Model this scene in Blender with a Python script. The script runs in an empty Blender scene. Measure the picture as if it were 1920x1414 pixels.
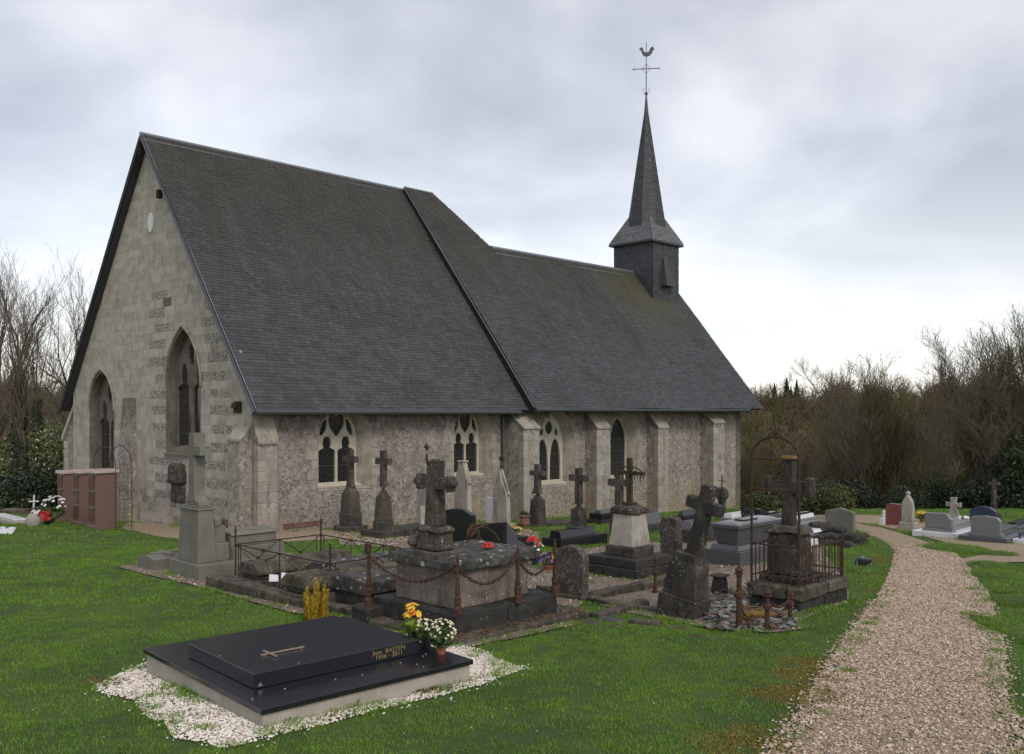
import bpy, bmesh, math, random
from mathutils import Vector, Matrix, noise
from mathutils.geometry import tessellate_polygon
R = random.Random(7)
S = bpy.context.scene
COL = S.collection

# ------------------------------------------------------------------ camera, sky, sun, exposure
FPX, HY, CX, EYE = 1720.0, 767.0, 960.0, 3.1
cam_d = bpy.data.cameras.new('camera'); cam = bpy.data.objects.new('camera', cam_d); COL.objects.link(cam)
cam.location = (0, 0, EYE); cam.rotation_euler = (math.radians(90), 0, 0)
cam_d.sensor_width = 36; cam_d.lens = 36 * FPX / 1920
cam_d.shift_y = (HY - 707) / 1920
cam_d.clip_start = 0.1; cam_d.clip_end = 2000
S.camera = cam
S.view_settings.view_transform = 'Standard'; S.view_settings.look = 'None'
S.view_settings.exposure = 0.12; S.view_settings.gamma = 1

W = bpy.data.worlds.new('World'); S.world = W; W.use_nodes = True
nt = W.node_tree; nt.nodes.clear()
def N(t, **k):
    n = nt.nodes.new(t)
    for a, b in k.items(): setattr(n, a, b)
    return n
def L(a, b): nt.links.new(a, b)
sky = N('ShaderNodeTexSky', sky_type='NISHITA', sun_disc=False)
SUN_EL, SUN_AZ = math.radians(42), math.radians(150)      # azimuth clockwise from +Y
sky.sun_elevation = SUN_EL; sky.sun_rotation = SUN_AZ
bg1 = N('ShaderNodeBackground'); bg1.inputs[1].default_value = 0.05
L(sky.outputs[0], bg1.inputs[0])
tc = N('ShaderNodeTexCoord'); sp = N('ShaderNodeSeparateXYZ'); L(tc.outputs['Generated'], sp.inputs[0])
zz = N('ShaderNodeMath', operation='MAXIMUM'); L(sp.outputs[2], zz.inputs[0]); zz.inputs[1].default_value = 0.0
za = N('ShaderNodeMath', operation='ADD'); L(zz.outputs[0], za.inputs[0]); za.inputs[1].default_value = 0.30
dx = N('ShaderNodeMath', operation='DIVIDE'); L(sp.outputs[0], dx.inputs[0]); L(za.outputs[0], dx.inputs[1])
dy = N('ShaderNodeMath', operation='DIVIDE'); L(sp.outputs[1], dy.inputs[0]); L(za.outputs[0], dy.inputs[1])
cb = N('ShaderNodeCombineXYZ'); L(dx.outputs[0], cb.inputs[0]); L(dy.outputs[0], cb.inputs[1])
cb.inputs[2].default_value = 5.1
n1 = N('ShaderNodeTexNoise'); n1.inputs['Scale'].default_value = 1.7; n1.inputs['Detail'].default_value = 8; n1.inputs['Roughness'].default_value = 0.5; n1.inputs['Distortion'].default_value = 0.25
L(cb.outputs[0], n1.inputs['Vector'])
rp = N('ShaderNodeValToRGB'); L(n1.outputs[0], rp.inputs[0])
rp.color_ramp.elements[0].position = 0.36; rp.color_ramp.elements[0].color = (0.37, 0.36, 0.37, 1)
rp.color_ramp.elements[1].position = 0.66; rp.color_ramp.elements[1].color = (0.77, 0.75, 0.745, 1)
e = rp.color_ramp.elements.new(0.5); e.color = (0.53, 0.52, 0.53, 1)
# towards the horizon the cloud sheet thins and brightens, as in the photograph
hz = N('ShaderNodeMapRange'); L(sp.outputs[2], hz.inputs[0]); hz.inputs[1].default_value = 0.0; hz.inputs[2].default_value = 0.27
hz.inputs[3].default_value = 0.85; hz.inputs[4].default_value = 0.0
mx = N('ShaderNodeMix', data_type='RGBA'); L(hz.outputs[0], mx.inputs[0]); L(rp.outputs[0], mx.inputs[6]); mx.inputs[7].default_value = (0.95, 0.92, 0.905, 1)
bg2 = N('ShaderNodeBackground'); L(mx.outputs[2], bg2.inputs[0]); bg2.inputs[1].default_value = 0.92
ms = N('ShaderNodeAddShader'); L(bg1.outputs[0], ms.inputs[0]); L(bg2.outputs[0], ms.inputs[1])
wo = N('ShaderNodeOutputWorld'); L(ms.outputs[0], wo.inputs[0])

sun_d = bpy.data.lights.new('sun', 'SUN'); sun_d.energy = 1.4; sun_d.angle = math.radians(20); sun_d.color = (1, 0.92, 0.80)
sun = bpy.data.objects.new('sun', sun_d); COL.objects.link(sun)
sd = Vector((math.sin(SUN_AZ) * math.cos(SUN_EL), math.cos(SUN_AZ) * math.cos(SUN_EL), math.sin(SUN_EL)))
sun.rotation_euler = sd.to_track_quat('Z', 'Y').to_euler(); sun.location = (20, -30, 40)

# ------------------------------------------------------------------ geometry of the place
O2 = (-6.39, 22.9); AV = (.7009, .7134); BV = (-.7134, .7009); AX = math.atan2(AV[1], AV[0])
def lerp(a, b, t): return a + (b - a) * t
GP = [(-80, 1.4), (0, .9), (6.7, .65), (15, .31), (23, 0), (31, -.58), (40, -1.25), (48, -2.6), (60, -5.2), (80, -7), (100, -8), (130, -8), (165, -5.5), (200, -4.5), (260, -6), (420, -8), (2000, -5)]
def gz0(y):
    for (a, b), (c, d) in zip(GP, GP[1:]):
        if y <= c: return b + (d - b) * (y - a) / (c - a)
    return GP[-1][1]
def gz(x, y):
    s = 1.2 if y < 60 else 6
    z = (gz0(y - s) + 2 * gz0(y) + gz0(y + s)) / 4
    if y > 55:
        k = min(1, (y - 55) / 60)
        z += k * (min(abs(x), 90) * 0.035 + 1.6 * noise.noise(Vector((x * .025, y * .03, 2))))
    elif y > 4:
        z += .018 * noise.noise(Vector((x * .7, y * .7, 0)))
    return z
def ab(a, b): return (O2[0] + AV[0] * a + BV[0] * b, O2[1] + AV[1] * a + BV[1] * b)
def at(px, py, h=0.0):
    """photo measurement -> point of the ground"""
    k = (py - HY) / FPX; y = 2.0; r = (px - CX) / FPX
    while y < 120 and EYE - k * y > gz(r * y, y) + h: y += .03
    return (r * y, y, gz(r * y, y))
def sa(px, b):
    r = (px - CX) / FPX; x0, y0 = ab(0, b)
    return (r * y0 - x0) / (AV[0] - r * AV[1])
def sz(px, py, b):
    a = sa(px, b); return EYE - (py - HY) * ab(a, b)[1] / FPX
def ga(px, a):
    r = (px - CX) / FPX; x0, y0 = ab(a, 0)
    return (r * y0 - x0) / (BV[0] - r * BV[1])
def gzz(px, py, a):
    b = ga(px, a); return EYE - (py - HY) * ab(a, b)[1] / FPX
def cornerdims(cx, cy, xl, xr, h=0.0):
    """near corner of an aligned block + the px of its left and right ends -> location, La, Lb, depth"""
    x, y, z = at(cx, cy, h)
    r = (xr - CX) / FPX; La = (r * y - x) / (AV[0] - r * AV[1])
    r = (xl - CX) / FPX; Lb = (r * y - x) / (BV[0] - r * BV[1])
    return (x, y, z), La, Lb, y

# ------------------------------------------------------------------ materials
def mat(name, build):
    m = bpy.data.materials.new(name); m.use_nodes = True
    t = m.node_tree; bs = t.nodes['Principled BSDF']
    build(t, bs); return m
def nd(t, ty, **k):
    n = t.nodes.new(ty)
    for a, b in k.items(): setattr(n, a, b)
    return n
def noi(t, vec, scale, detail=4, rough=.55, dist=0, off=None):
    n = nd(t, 'ShaderNodeTexNoise'); n.inputs['Scale'].default_value = scale; n.inputs['Detail'].default_value = detail
    n.inputs['Roughness'].default_value = rough; n.inputs['Distortion'].default_value = dist
    if vec: t.links.new(vec, n.inputs['Vector'])
    return n.outputs[0]
def ramp(t, fac, p0, p1, c0=(0, 0, 0, 1), c1=(1, 1, 1, 1)):
    r = nd(t, 'ShaderNodeValToRGB'); r.color_ramp.elements[0].position = p0; r.color_ramp.elements[1].position = p1
    r.color_ramp.elements[0].color = c0 if len(c0) == 4 else (*c0, 1); r.color_ramp.elements[1].color = c1 if len(c1) == 4 else (*c1, 1)
    t.links.new(fac, r.inputs[0]); return r.outputs[0]
def mixc(t, fac, a, b, mode='MIX'):
    m = nd(t, 'ShaderNodeMix', data_type='RGBA', blend_type=mode)
    for i, v in ((0, fac), (6, a), (7, b)):
        if isinstance(v, (int, float)): m.inputs[i].default_value = v
        elif isinstance(v, tuple): m.inputs[i].default_value = v if len(v) == 4 else (*v, 1)
        else: t.links.new(v, m.inputs[i])
    return m.outputs[2]
def mth(t, op, a, b=0.0):
    m = nd(t, 'ShaderNodeMath', operation=op)
    for i, v in enumerate((a, b)):
        if isinstance(v, (int, float)): m.inputs[i].default_value = v
        else: t.links.new(v, m.inputs[i])
    return m.outputs[0]
def wpos(t, scale=(1, 1, 1)):
    g = nd(t, 'ShaderNodeNewGeometry'); mp = nd(t, 'ShaderNodeMapping'); mp.inputs['Scale'].default_value = scale
    t.links.new(g.outputs['Position'], mp.inputs[0]); return mp.outputs[0]
def bump(t, bs, h, strength, dist=.01, prev=None):
    b = nd(t, 'ShaderNodeBump'); b.inputs['Strength'].default_value = strength; b.inputs['Distance'].default_value = dist
    t.links.new(h, b.inputs['Height'])
    if prev: t.links.new(prev, b.inputs['Normal'])
    t.links.new(b.outputs[0], bs.inputs['Normal']); return b.outputs[0]
def prand(t):
    """one random value per piece, whether it is an object or an island of a joined mesh"""
    o = nd(t, 'ShaderNodeObjectInfo'); g = nd(t, 'ShaderNodeNewGeometry')
    return mth(t, 'FRACT', mth(t, 'ADD', o.outputs['Random'], g.outputs['Random Per Island']))

def stone(name, c1, c2, dark=.5, lichen=.3, orange=0.0, moss=0.0, rough=.9, darkc=(.018, .016, .014), seed=0.0, per=0.0, lsc=26, bstr=.5):
    def b(t, bs):
        v0 = wpos(t); mp = nd(t, 'ShaderNodeMapping'); mp.inputs['Location'].default_value = (seed * 3.1, seed * 1.7, seed)
        t.links.new(v0, mp.inputs[0]); v = mp.outputs[0]
        c = mixc(t, ramp(t, noi(t, v, 3.2, 6, .65), .35, .68), c1, c2)
        vs = nd(t, 'ShaderNodeMapping'); vs.inputs['Scale'].default_value = (9, 9, 1.6); t.links.new(v, vs.inputs[0])
        st = noi(t, vs.outputs[0], 1.0, 5, .7)
        big = noi(t, v, 1.9, 5, .7, .5)
        dk = mth(t, 'MULTIPLY', ramp(t, mth(t, 'ADD', mth(t, 'MULTIPLY', st, .5), mth(t, 'MULTIPLY', big, .5)), .62 - .28 * dark, .74 - .28 * dark), min(.95, .35 + dark * .8))
        c = mixc(t, dk, c, darkc)
        sp_ = ramp(t, noi(t, v, 60, 3, .7), .35, .7)
        c = mixc(t, .28, c, mixc(t, sp_, (.02, .02, .02), (.75, .73, .7)), 'SOFT_LIGHT')
        if lichen:
            film = ramp(t, noi(t, v, 8, 7, .8), .54, .62)
            c = mixc(t, mth(t, 'MULTIPLY', film, min(.6, lichen * .7)), c, (.22, .21, .19))
            vo = nd(t, 'ShaderNodeTexVoronoi'); vo.inputs['Scale'].default_value = lsc; t.links.new(v, vo.inputs['Vector'])
            vc = nd(t, 'ShaderNodeSeparateColor'); t.links.new(vo.outputs['Color'], vc.inputs[0])
            jag = mth(t, 'ADD', vo.outputs['Distance'], mth(t, 'MULTIPLY', noi(t, v, lsc * 2.2, 4, .7), .8))
            jag = mth(t, 'ADD', jag, mth(t, 'MULTIPLY', vc.outputs[0], .38))
            spot = ramp(t, jag, .68, .76, (1, 1, 1), (0, 0, 0))
            reg = ramp(t, noi(t, v, 4.0, 5, .7), .57 - .22 * lichen, .66 - .22 * lichen)
            c = mixc(t, mth(t, 'MULTIPLY', spot, mth(t, 'MULTIPLY', reg, .8)), c, (.42, .40, .36))
        if orange:
            reg = ramp(t, noi(t, v, 7, 5, .7), .70 - .2 * orange, .74 - .2 * orange)
            c = mixc(t, mth(t, 'MULTIPLY', reg, .85), c, (.42, .19, .035))
        if moss:
            reg = ramp(t, noi(t, v, 4, 6, .7), .64 - .25 * moss, .76 - .25 * moss)
            c = mixc(t, mth(t, 'MULTIPLY', reg, .7), c, (.07, .085, .025))
        if per:
            c = mixc(t, per, c, mixc(t, prand(t), (.16, .15, .14), (.85, .82, .76)), 'SOFT_LIGHT')
        t.links.new(c, bs.inputs['Base Color']); bs.inputs['Roughness'].default_value = rough
        hgt = mth(t, 'ADD', noi(t, v, 22, 6, .7), mth(t, 'MULTIPLY', noi(t, v, 110, 3, .6), .35))
        bump(t, bs, hgt, bstr, .012)
    return mat(name, b)
def polished(name, col, rough=.12, speck=.0, spc=(.3, .3, .3)):
    def b(t, bs):
        v = wpos(t); c = mixc(t, mth(t, 'MULTIPLY', ramp(t, noi(t, v, 260, 2, .8), .55, .72), speck), (*col, 1), (*spc, 1))
        t.links.new(c, bs.inputs['Base Color'])
        t.links.new(ramp(t, noi(t, v, 3, 3, .5), .3, .8, (rough,) * 3, (rough + .06,) * 3), bs.inputs['Roughness'])
    return mat(name, b)
def rust(name, c1=(.03, .016, .012), c2=(.085, .038, .022)):
    def b(t, bs):
        v = wpos(t)
        t.links.new(mixc(t, ramp(t, noi(t, v, 24, 6, .7), .4, .68), c1, c2), bs.inputs['Base Color'])
        bs.inputs['Roughness'].default_value = .85; bs.inputs['Metallic'].default_value = .1
        bump(t, bs, noi(t, v, 90, 4), .5, .004)
    return mat(name, b)
def plain(name, col, rough=.7, metal=0.0, var=.25, sc=20):
    def b(t, bs):
        v = wpos(t); d = tuple(x * (1 - var) for x in col); u = tuple(min(1, x * (1 + var)) for x in col)
        t.links.new(mixc(t, noi(t, v, sc, 4, .6), d, u), bs.inputs['Base Color'])
        bs.inputs['Roughness'].default_value = rough; bs.inputs['Metallic'].default_value = metal
    return mat(name, b)
def leafm(name, c1, c2, rough=.6, c3=None, f3=.12):
    def b(t, bs):
        c = mixc(t, prand(t), c1, c2); v = wpos(t)
        c = mixc(t, ramp(t, noi(t, v, .9, 4), .35, .7), c, mixc(t, .5, c, (c1[0] * .7, c1[1] * .7, c1[2] * .7)))
        if c3:
            g = nd(t, 'ShaderNodeNewGeometry')
            c = mixc(t, mth(t, 'GREATER_THAN', mth(t, 'FRACT', mth(t, 'MULTIPLY', g.outputs['Random Per Island'], 7.3)), 1 - f3), c, c3)
        t.links.new(c, bs.inputs['Base Color']); bs.inputs['Roughness'].default_value = rough
    return mat(name, b)

M = {}
def m_slate(t, bs):
    v = wpos(t); r = prand(t)
    c = mixc(t, r, (.046, .047, .052), (.072, .074, .081))
    g = nd(t, 'ShaderNodeNewGeometry'); sp = nd(t, 'ShaderNodeSeparateXYZ'); t.links.new(g.outputs['Position'], sp.inputs[0])
    dp = nd(t, 'ShaderNodeVectorMath', operation='DOT_PRODUCT'); t.links.new(v, dp.inputs[0]); dp.inputs[1].default_value = (AV[0] * 2.2, AV[1] * 2.2, 0)
    vs = nd(t, 'ShaderNodeCombineXYZ'); t.links.new(dp.outputs['Value'], vs.inputs[0]); t.links.new(mth(t, 'MULTIPLY', sp.outputs[2], .28), vs.inputs[1])
    streak = noi(t, vs.outputs[0], 1, 6, .7)
    hi = nd(t, 'ShaderNodeMapRange'); t.links.new(sp.outputs[2], hi.inputs[0]); hi.inputs[1].default_value = 4.5; hi.inputs[2].default_value = 10.0; hi.inputs[3].default_value = -.14; hi.inputs[4].default_value = .2
    f = ramp(t, mth(t, 'ADD', streak, hi.outputs[0]), .42, .66)
    c = mixc(t, mth(t, 'MULTIPLY', f, .85), c, mixc(t, noi(t, v, 5, 4), (.030, .028, .022), (.064, .059, .047)))
    # pale mineral streaks and dark damp blotches
    c = mixc(t, mth(t, 'MULTIPLY', ramp(t, noi(t, vs.outputs[0], 2.3, 5, .75), .58, .78), .45), c, (.12, .12, .115))
    c = mixc(t, mth(t, 'MULTIPLY', ramp(t, noi(t, v, .8, 5, .7, .8), .5, .68), .5), c, (.022, .022, .024))
    # yellow-green moss by the turret foot
    x0, y0 = ab(20.8, 3.6); vd = nd(t, 'ShaderNodeVectorMath', operation='DISTANCE'); t.links.new(g.outputs['Position'], vd.inputs[0]); vd.inputs[1].default_value = (x0, y0, 8.2)
    mo = mth(t, 'MULTIPLY', ramp(t, mth(t, 'ADD', vd.outputs[1], mth(t, 'MULTIPLY', noi(t, v, 2.2, 5), 3.0)), .0, 1.0, (1, 1, 1), (0, 0, 0)), 1)
    mr = nd(t, 'ShaderNodeMapRange'); t.links.new(mth(t, 'ADD', vd.outputs[1], mth(t, 'MULTIPLY', noi(t, v, 2.2, 5), 2.4)), mr.inputs[0]); mr.inputs[1].default_value = 1.8; mr.inputs[2].default_value = 4.2; mr.inputs[3].default_value = .5; mr.inputs[4].default_value = 0
    c = mixc(t, mr.outputs[0], c, (.085, .082, .032))
    t.links.new(c, bs.inputs['Base Color']); bs.inputs['Roughness'].default_value = .7; bs.inputs['Specular IOR Level'].default_value = .3
    bump(t, bs, noi(t, v, 40, 4, .7), .3, .006)
M['slate'] = mat('slate', m_slate)
def m_slate2(t, bs):
    v = wpos(t); t.links.new(mixc(t, prand(t), (.026, .027, .032), (.050, .052, .059)), bs.inputs['Base Color']); bs.inputs['Roughness'].default_value = .6
    bump(t, bs, noi(t, v, 40, 4, .7), .3, .006)
M['slate_dark'] = mat('spire_slate', m_slate2)
def m_slate3(t, bs):
    v = wpos(t); t.links.new(mixc(t, prand(t), (.085, .087, .092), (.14, .143, .15)), bs.inputs['Base Color']); bs.inputs['Roughness'].default_value = .7
    bump(t, bs, noi(t, v, 40, 4, .7), .3, .006)
M['slate_skirt'] = mat('skirt_slate', m_slate3)
def m_rubble(t, bs):
    v = wpos(t)
    c = mixc(t, ramp(t, noi(t, v, 1.3, 7, .72, .6), .38, .64), (.22, .185, .16), (.40, .365, .32))
    c = mixc(t, mth(t, 'MULTIPLY', ramp(t, noi(t, v, 5.5, 7, .8), .50, .57), .7), c, (.50, .47, .43))
    c = mixc(t, mth(t, 'MULTIPLY', ramp(t, noi(t, v, 10, 7, .8), .53, .59), .7), c, (.10, .08, .072))
    vs = nd(t, 'ShaderNodeMapping'); vs.inputs['Scale'].default_value = (1.6, 1.6, .5); t.links.new(v, vs.inputs[0])
    c = mixc(t, mth(t, 'MULTIPLY', ramp(t, noi(t, vs.outputs[0], 1, 5, .7), .5, .7), .5), c, (.20, .165, .15))
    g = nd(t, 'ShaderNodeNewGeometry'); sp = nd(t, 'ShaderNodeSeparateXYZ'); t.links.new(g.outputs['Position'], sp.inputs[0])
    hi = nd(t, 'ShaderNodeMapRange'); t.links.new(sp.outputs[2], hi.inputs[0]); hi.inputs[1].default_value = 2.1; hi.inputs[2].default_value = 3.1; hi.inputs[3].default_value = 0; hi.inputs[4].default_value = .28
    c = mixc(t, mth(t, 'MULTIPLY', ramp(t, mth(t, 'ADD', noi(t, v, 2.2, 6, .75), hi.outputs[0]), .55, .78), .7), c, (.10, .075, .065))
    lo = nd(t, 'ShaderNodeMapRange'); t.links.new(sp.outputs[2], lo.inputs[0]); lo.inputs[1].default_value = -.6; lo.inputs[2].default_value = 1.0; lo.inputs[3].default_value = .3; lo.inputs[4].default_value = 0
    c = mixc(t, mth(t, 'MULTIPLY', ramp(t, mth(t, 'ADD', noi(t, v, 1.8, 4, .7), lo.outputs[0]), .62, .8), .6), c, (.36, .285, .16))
    vo = nd(t, 'ShaderNodeTexVoronoi'); vo.inputs['Scale'].default_value = 17; t.links.new(v, vo.inputs['Vector'])
    sel = mth(t, 'MULTIPLY', ramp(t, mth(t, 'ADD', vo.outputs['Distance'], mth(t, 'MULTIPLY', noi(t, v, 50, 4), .5)), .40, .56, (1, 1, 1), (0, 0, 0)), ramp(t, noi(t, v, 3.6, 5), .42, .6))
    c = mixc(t, mth(t, 'MULTIPLY', sel, .6), c, mixc(t, vo.outputs['Color'], (.05, .045, .042), (.36, .31, .28)))
    t.links.new(c, bs.inputs['Base Color']); bs.inputs['Roughness'].default_value = .95
    p = mth(t, 'ADD', mth(t, 'MULTIPLY', vo.outputs['Distance'], -.6), mth(t, 'MULTIPLY', noi(t, v, 24, 7, .8), 1.6))
    bump(t, bs, p, .9, .03)
M['rubble'] = mat('flint_rubble', m_rubble)
M['flint'] = leafm('flint_nodule', (.10, .085, .075), (.38, .34, .30), .8)
M['ashlar'] = stone('chalk_ashlar', (.355, .315, .268), (.49, .455, .41), dark=.34, lichen=0, moss=.0, per=.26, darkc=(.23, .20, .17), bstr=.35)
M['quoin'] = stone('quoin_stone', (.27, .245, .215), (.39, .36, .32), dark=.35, lichen=0, per=.3, darkc=(.16, .13, .115), bstr=.6)
M['mortar'] = stone('pale_mortar', (.37, .33, .285), (.49, .455, .41), dark=.2, lichen=0, darkc=(.2, .17, .14))
def m_fband(t, bs):
    v = wpos(t); vo = nd(t, 'ShaderNodeTexVoronoi'); vo.inputs['Scale'].default_value = 17; t.links.new(v, vo.inputs['Vector'])
    c = mixc(t, ramp(t, mth(t, 'ADD', vo.outputs['Distance'], mth(t, 'MULTIPLY', noi(t, v, 30, 4), .4)), .55, .80), mixc(t, vo.outputs['Color'], (.07, .062, .056), (.24, .215, .19)), (.36, .325, .275))
    t.links.new(c, bs.inputs['Base Color']); bs.inputs['Roughness'].default_value = .9
    bump(t, bs, mth(t, 'MULTIPLY', vo.outputs['Distance'], -1), .8, .03)
M['flint_band'] = mat('knapped_flint', m_fband)
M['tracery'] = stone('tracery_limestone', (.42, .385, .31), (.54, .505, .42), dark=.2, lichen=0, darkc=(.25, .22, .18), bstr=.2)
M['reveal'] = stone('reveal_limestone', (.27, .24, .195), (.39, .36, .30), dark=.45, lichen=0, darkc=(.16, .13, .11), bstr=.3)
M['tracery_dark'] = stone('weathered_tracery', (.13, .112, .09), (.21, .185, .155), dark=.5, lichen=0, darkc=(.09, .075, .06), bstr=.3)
M['brick'] = stone('old_brick', (.15, .075, .055), (.24, .13, .095), dark=.3, lichen=.1)
M['glass'] = polished('window_glass', (.008, .009, .011), .08)
M['lead'] = plain('lead', (.10, .10, .105), .6, .3)
M['zinc'] = plain('zinc_sheet', (.20, .21, .23), .45, .5, .15, 3)
M['gutter'] = plain('zinc_gutter', (.075, .08, .09), .5, .4, .2, 5)
M['timber_and_shade'] = plain('dark_timber_and_shade', (.007, .007, .008), .95)  # timber; kept near-black because it also colours the shade strip between the roofs
M['granite_grey'] = stone('grey_granite', (.145, .142, .118), (.20, .195, .162), dark=.3, lichen=.05, darkc=(.12, .115, .095), bstr=.15)
M['st_dark'] = stone('dark_weathered_stone', (.035, .029, .025), (.08, .068, .058), dark=.6, lichen=.32, moss=.1)
M['st_cross'] = stone('weathered_cross_stone', (.055, .043, .035), (.12, .098, .08), dark=.6, lichen=.5, orange=.25, seed=1)
M['st_brown'] = stone('brown_grey_stone', (.055, .044, .037), (.10, .084, .071), dark=.5, lichen=.3, seed=2)
M['st_lichen'] = stone('lichen_stone', (.05, .039, .033), (.09, .074, .062), dark=.5, lichen=1.0, lsc=34, seed=3)
M['st_blotch'] = stone('lichen_blotched_slab', (.036, .035, .033), (.095, .092, .086), dark=.55, lichen=1.2, lsc=9, moss=.15, seed=4)
M['st_pink'] = stone('pinkish_limestone', (.12, .09, .076), (.215, .18, .155), dark=.5, lichen=.5, seed=5, darkc=(.07, .06, .055))
M['st_black'] = stone('blackened_plinth', (.018, .017, .016), (.048, .044, .04), dark=.55, lichen=.12, seed=6, darkc=(.018, .017, .016))
M['st_moss'] = stone('mossy_kerb', (.06, .05, .035), (.135, .113, .082), dark=.6, lichen=.35, moss=.35, orange=.1, seed=7)
M['st_white'] = stone('pale_stele', (.30, .275, .24), (.42, .395, .35), dark=.42, lichen=.05, seed=8, darkc=(.13, .115, .1))
M['concrete'] = stone('concrete', (.34, .31, .26), (.43, .40, .34), dark=.1, lichen=0, darkc=(.2, .18, .15), bstr=.15)
M['black_granite'] = polished('black_granite', (.0125, .013, .017), .2, .5, (.045, .047, .056))
M['dark_granite'] = polished('dark_grey_granite', (.075, .075, .085), .25, .5, (.14, .14, .15))
M['blue_granite'] = polished('blue_granite', (.035, .045, .075), .15, .5, (.1, .1, .14))
M['grey_polish'] = polished('grey_polished_granite', (.16, .165, .17), .3, .6, (.3, .3, .3))
M['white_slab'] = polished('white_marble', (.62, .63, .66), .3)
M['red_granite'] = polished('red_granite', (.17, .055, .05), .3, .5, (.25, .1, .09))
M['pink_granite'] = polished('pink_granite', (.155, .093, .077), .45, .6, (.23, .15, .13))
M['pink_door'] = polished('niche_door', (.11, .052, .042), .22, .4, (.18, .1, .08))
M['pink_top'] = polished('pink_cap', (.42, .33, .31), .35, .5, (.5, .4, .4))
M['rust'] = rust('rusty_iron'); M['rust2'] = rust('red_rusty_iron', (.035, .018, .012), (.11, .048, .027))
M['iron'] = rust('dark_iron', (.028, .018, .014), (.07, .036, .024))
M['ironmoss'] = rust('mossy_iron', (.03, .022, .012), (.07, .06, .022))
M['gold'] = plain('gold_leaf', (.42, .31, .12), .5, .5, .2)
M['bronze'] = plain('bronze', (.42, .31, .25), .4, .5, .2)
M['steel'] = plain('steel', (.5, .5, .5), .3, .9, .1)
M['plastic_dark'] = plain('dark_plastic', (.035, .04, .05), .35, 0, .15)
M['terracotta'] = plain('terracotta', (.30, .09, .045), .7)
M['white_paint'] = plain('white_paint', (.62, .64, .62), .5, 0, .08)
M['soil'] = plain('soil', (.035, .024, .017), 1, 0, .5, 30)
M['bark'] = stone('bark', (.075, .06, .05), (.15, .125, .1), dark=.4, lichen=0, moss=.15)
M['twig'] = plain('twig', (.15, .118, .088), .9, 0, .25, 3)
M['twig_pale'] = plain('twig_pale', (.12, .097, .066), .9, 0, .25, 3)
M['twig_wood'] = leafm('brushwood', (.062, .046, .026), (.125, .092, .052), .9)
M['ivy'] = leafm('ivy_leaf', (.012, .022, .008), (.03, .05, .015), .45)
M['hedge'] = leafm('evergreen_leaf', (.014, .028, .008), (.045, .07, .02), .5)
M['spring'] = leafm('spring_leaf', (.07, .095, .025), (.14, .17, .05), .6, (.5, .5, .42), .10)
M['olive'] = leafm('olive_leaf', (.03, .05, .012), (.07, .10, .02), .6, (.16, .1, .02), .12)
M['gold_leaf'] = leafm('golden_foliage', (.42, .27, .02), (.60, .48, .05), .6, (.36, .13, .02), .14)
M['green_leaf'] = leafm('pot_leaf', (.025, .06, .012), (.06, .12, .03), .5)
M['lime_leaf'] = leafm('lime_leaf', (.16, .27, .03), (.26, .38, .06), .5)
M['fl_cream'] = leafm('cream_petal', (.62, .55, .34), (.75, .68, .48), .6)
M['fl_yellow'] = leafm('yellow_petal', (.75, .42, .01), (.8, .55, .03), .6)
M['fl_red'] = leafm('red_petal', (.45, .012, .012), (.65, .03, .03), .6)
M['fl_white'] = leafm('white_petal', (.7, .7, .7), (.8, .8, .82), .6)
M['fl_purple'] = leafm('purple_petal', (.12, .06, .35), (.2, .12, .5), .6)
def m_grassblade(t, bs):
    v = wpos(t); o = nd(t, 'ShaderNodeObjectInfo'); g = nd(t, 'ShaderNodeNewGeometry')
    r = mth(t, 'FRACT', mth(t, 'ADD', g.outputs['Random Per Island'], o.outputs['Random']))
    c = mixc(t, r, (.090, .180, .014), (.132, .250, .020))
    c = mixc(t, ramp(t, noi(t, v, 1.1, 4, .6), .4, .62), c, (.15, .265, .016))
    c = mixc(t, mth(t, 'MULTIPLY', ramp(t, noi(t, v, .6, 5, .65, .5), .52, .68), .55), c, (.055, .11, .014))
    c = mixc(t, mth(t, 'MULTIPLY', mth(t, 'GREATER_THAN', r, .96), .6), c, (.16, .17, .05))
    t.links.new(c, bs.inputs['Base Color']); bs.inputs['Roughness'].default_value = .5
M['grass'] = mat('grass_blade', m_grassblade)
M['moss_blade'] = leafm('yellow_moss', (.19, .18, .025), (.27, .21, .04), .8, (.11, .05, .02), .2)
def m_ground(t, bs):
    v = wpos(t)
    c = mixc(t, ramp(t, noi(t, v, 1.1, 4, .6), .4, .62), (.050, .10, .010), (.08, .15, .012))
    c = mixc(t, ramp(t, noi(t, v, 55, 4, .7), .35, .7), mixc(t, .5, c, (.02, .035, .008)), c)
    sp = nd(t, 'ShaderNodeSeparateXYZ'); g = nd(t, 'ShaderNodeNewGeometry'); t.links.new(g.outputs['Position'], sp.inputs[0])
    mr = nd(t, 'ShaderNodeMapRange'); t.links.new(sp.outputs[1], mr.inputs[0]); mr.inputs[1].default_value = 42; mr.inputs[2].default_value = 60
    c = mixc(t, mr.outputs[0], c, mixc(t, ramp(t, noi(t, v, .05, 4), .48, .56), (.085, .065, .038), (.06, .07, .028)))
    t.links.new(c, bs.inputs['Base Color']); bs.inputs['Roughness'].default_value = 1
    bump(t, bs, noi(t, v, 60, 4, .7), .8, .03)
M['ground'] = mat('turf', m_ground)
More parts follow.
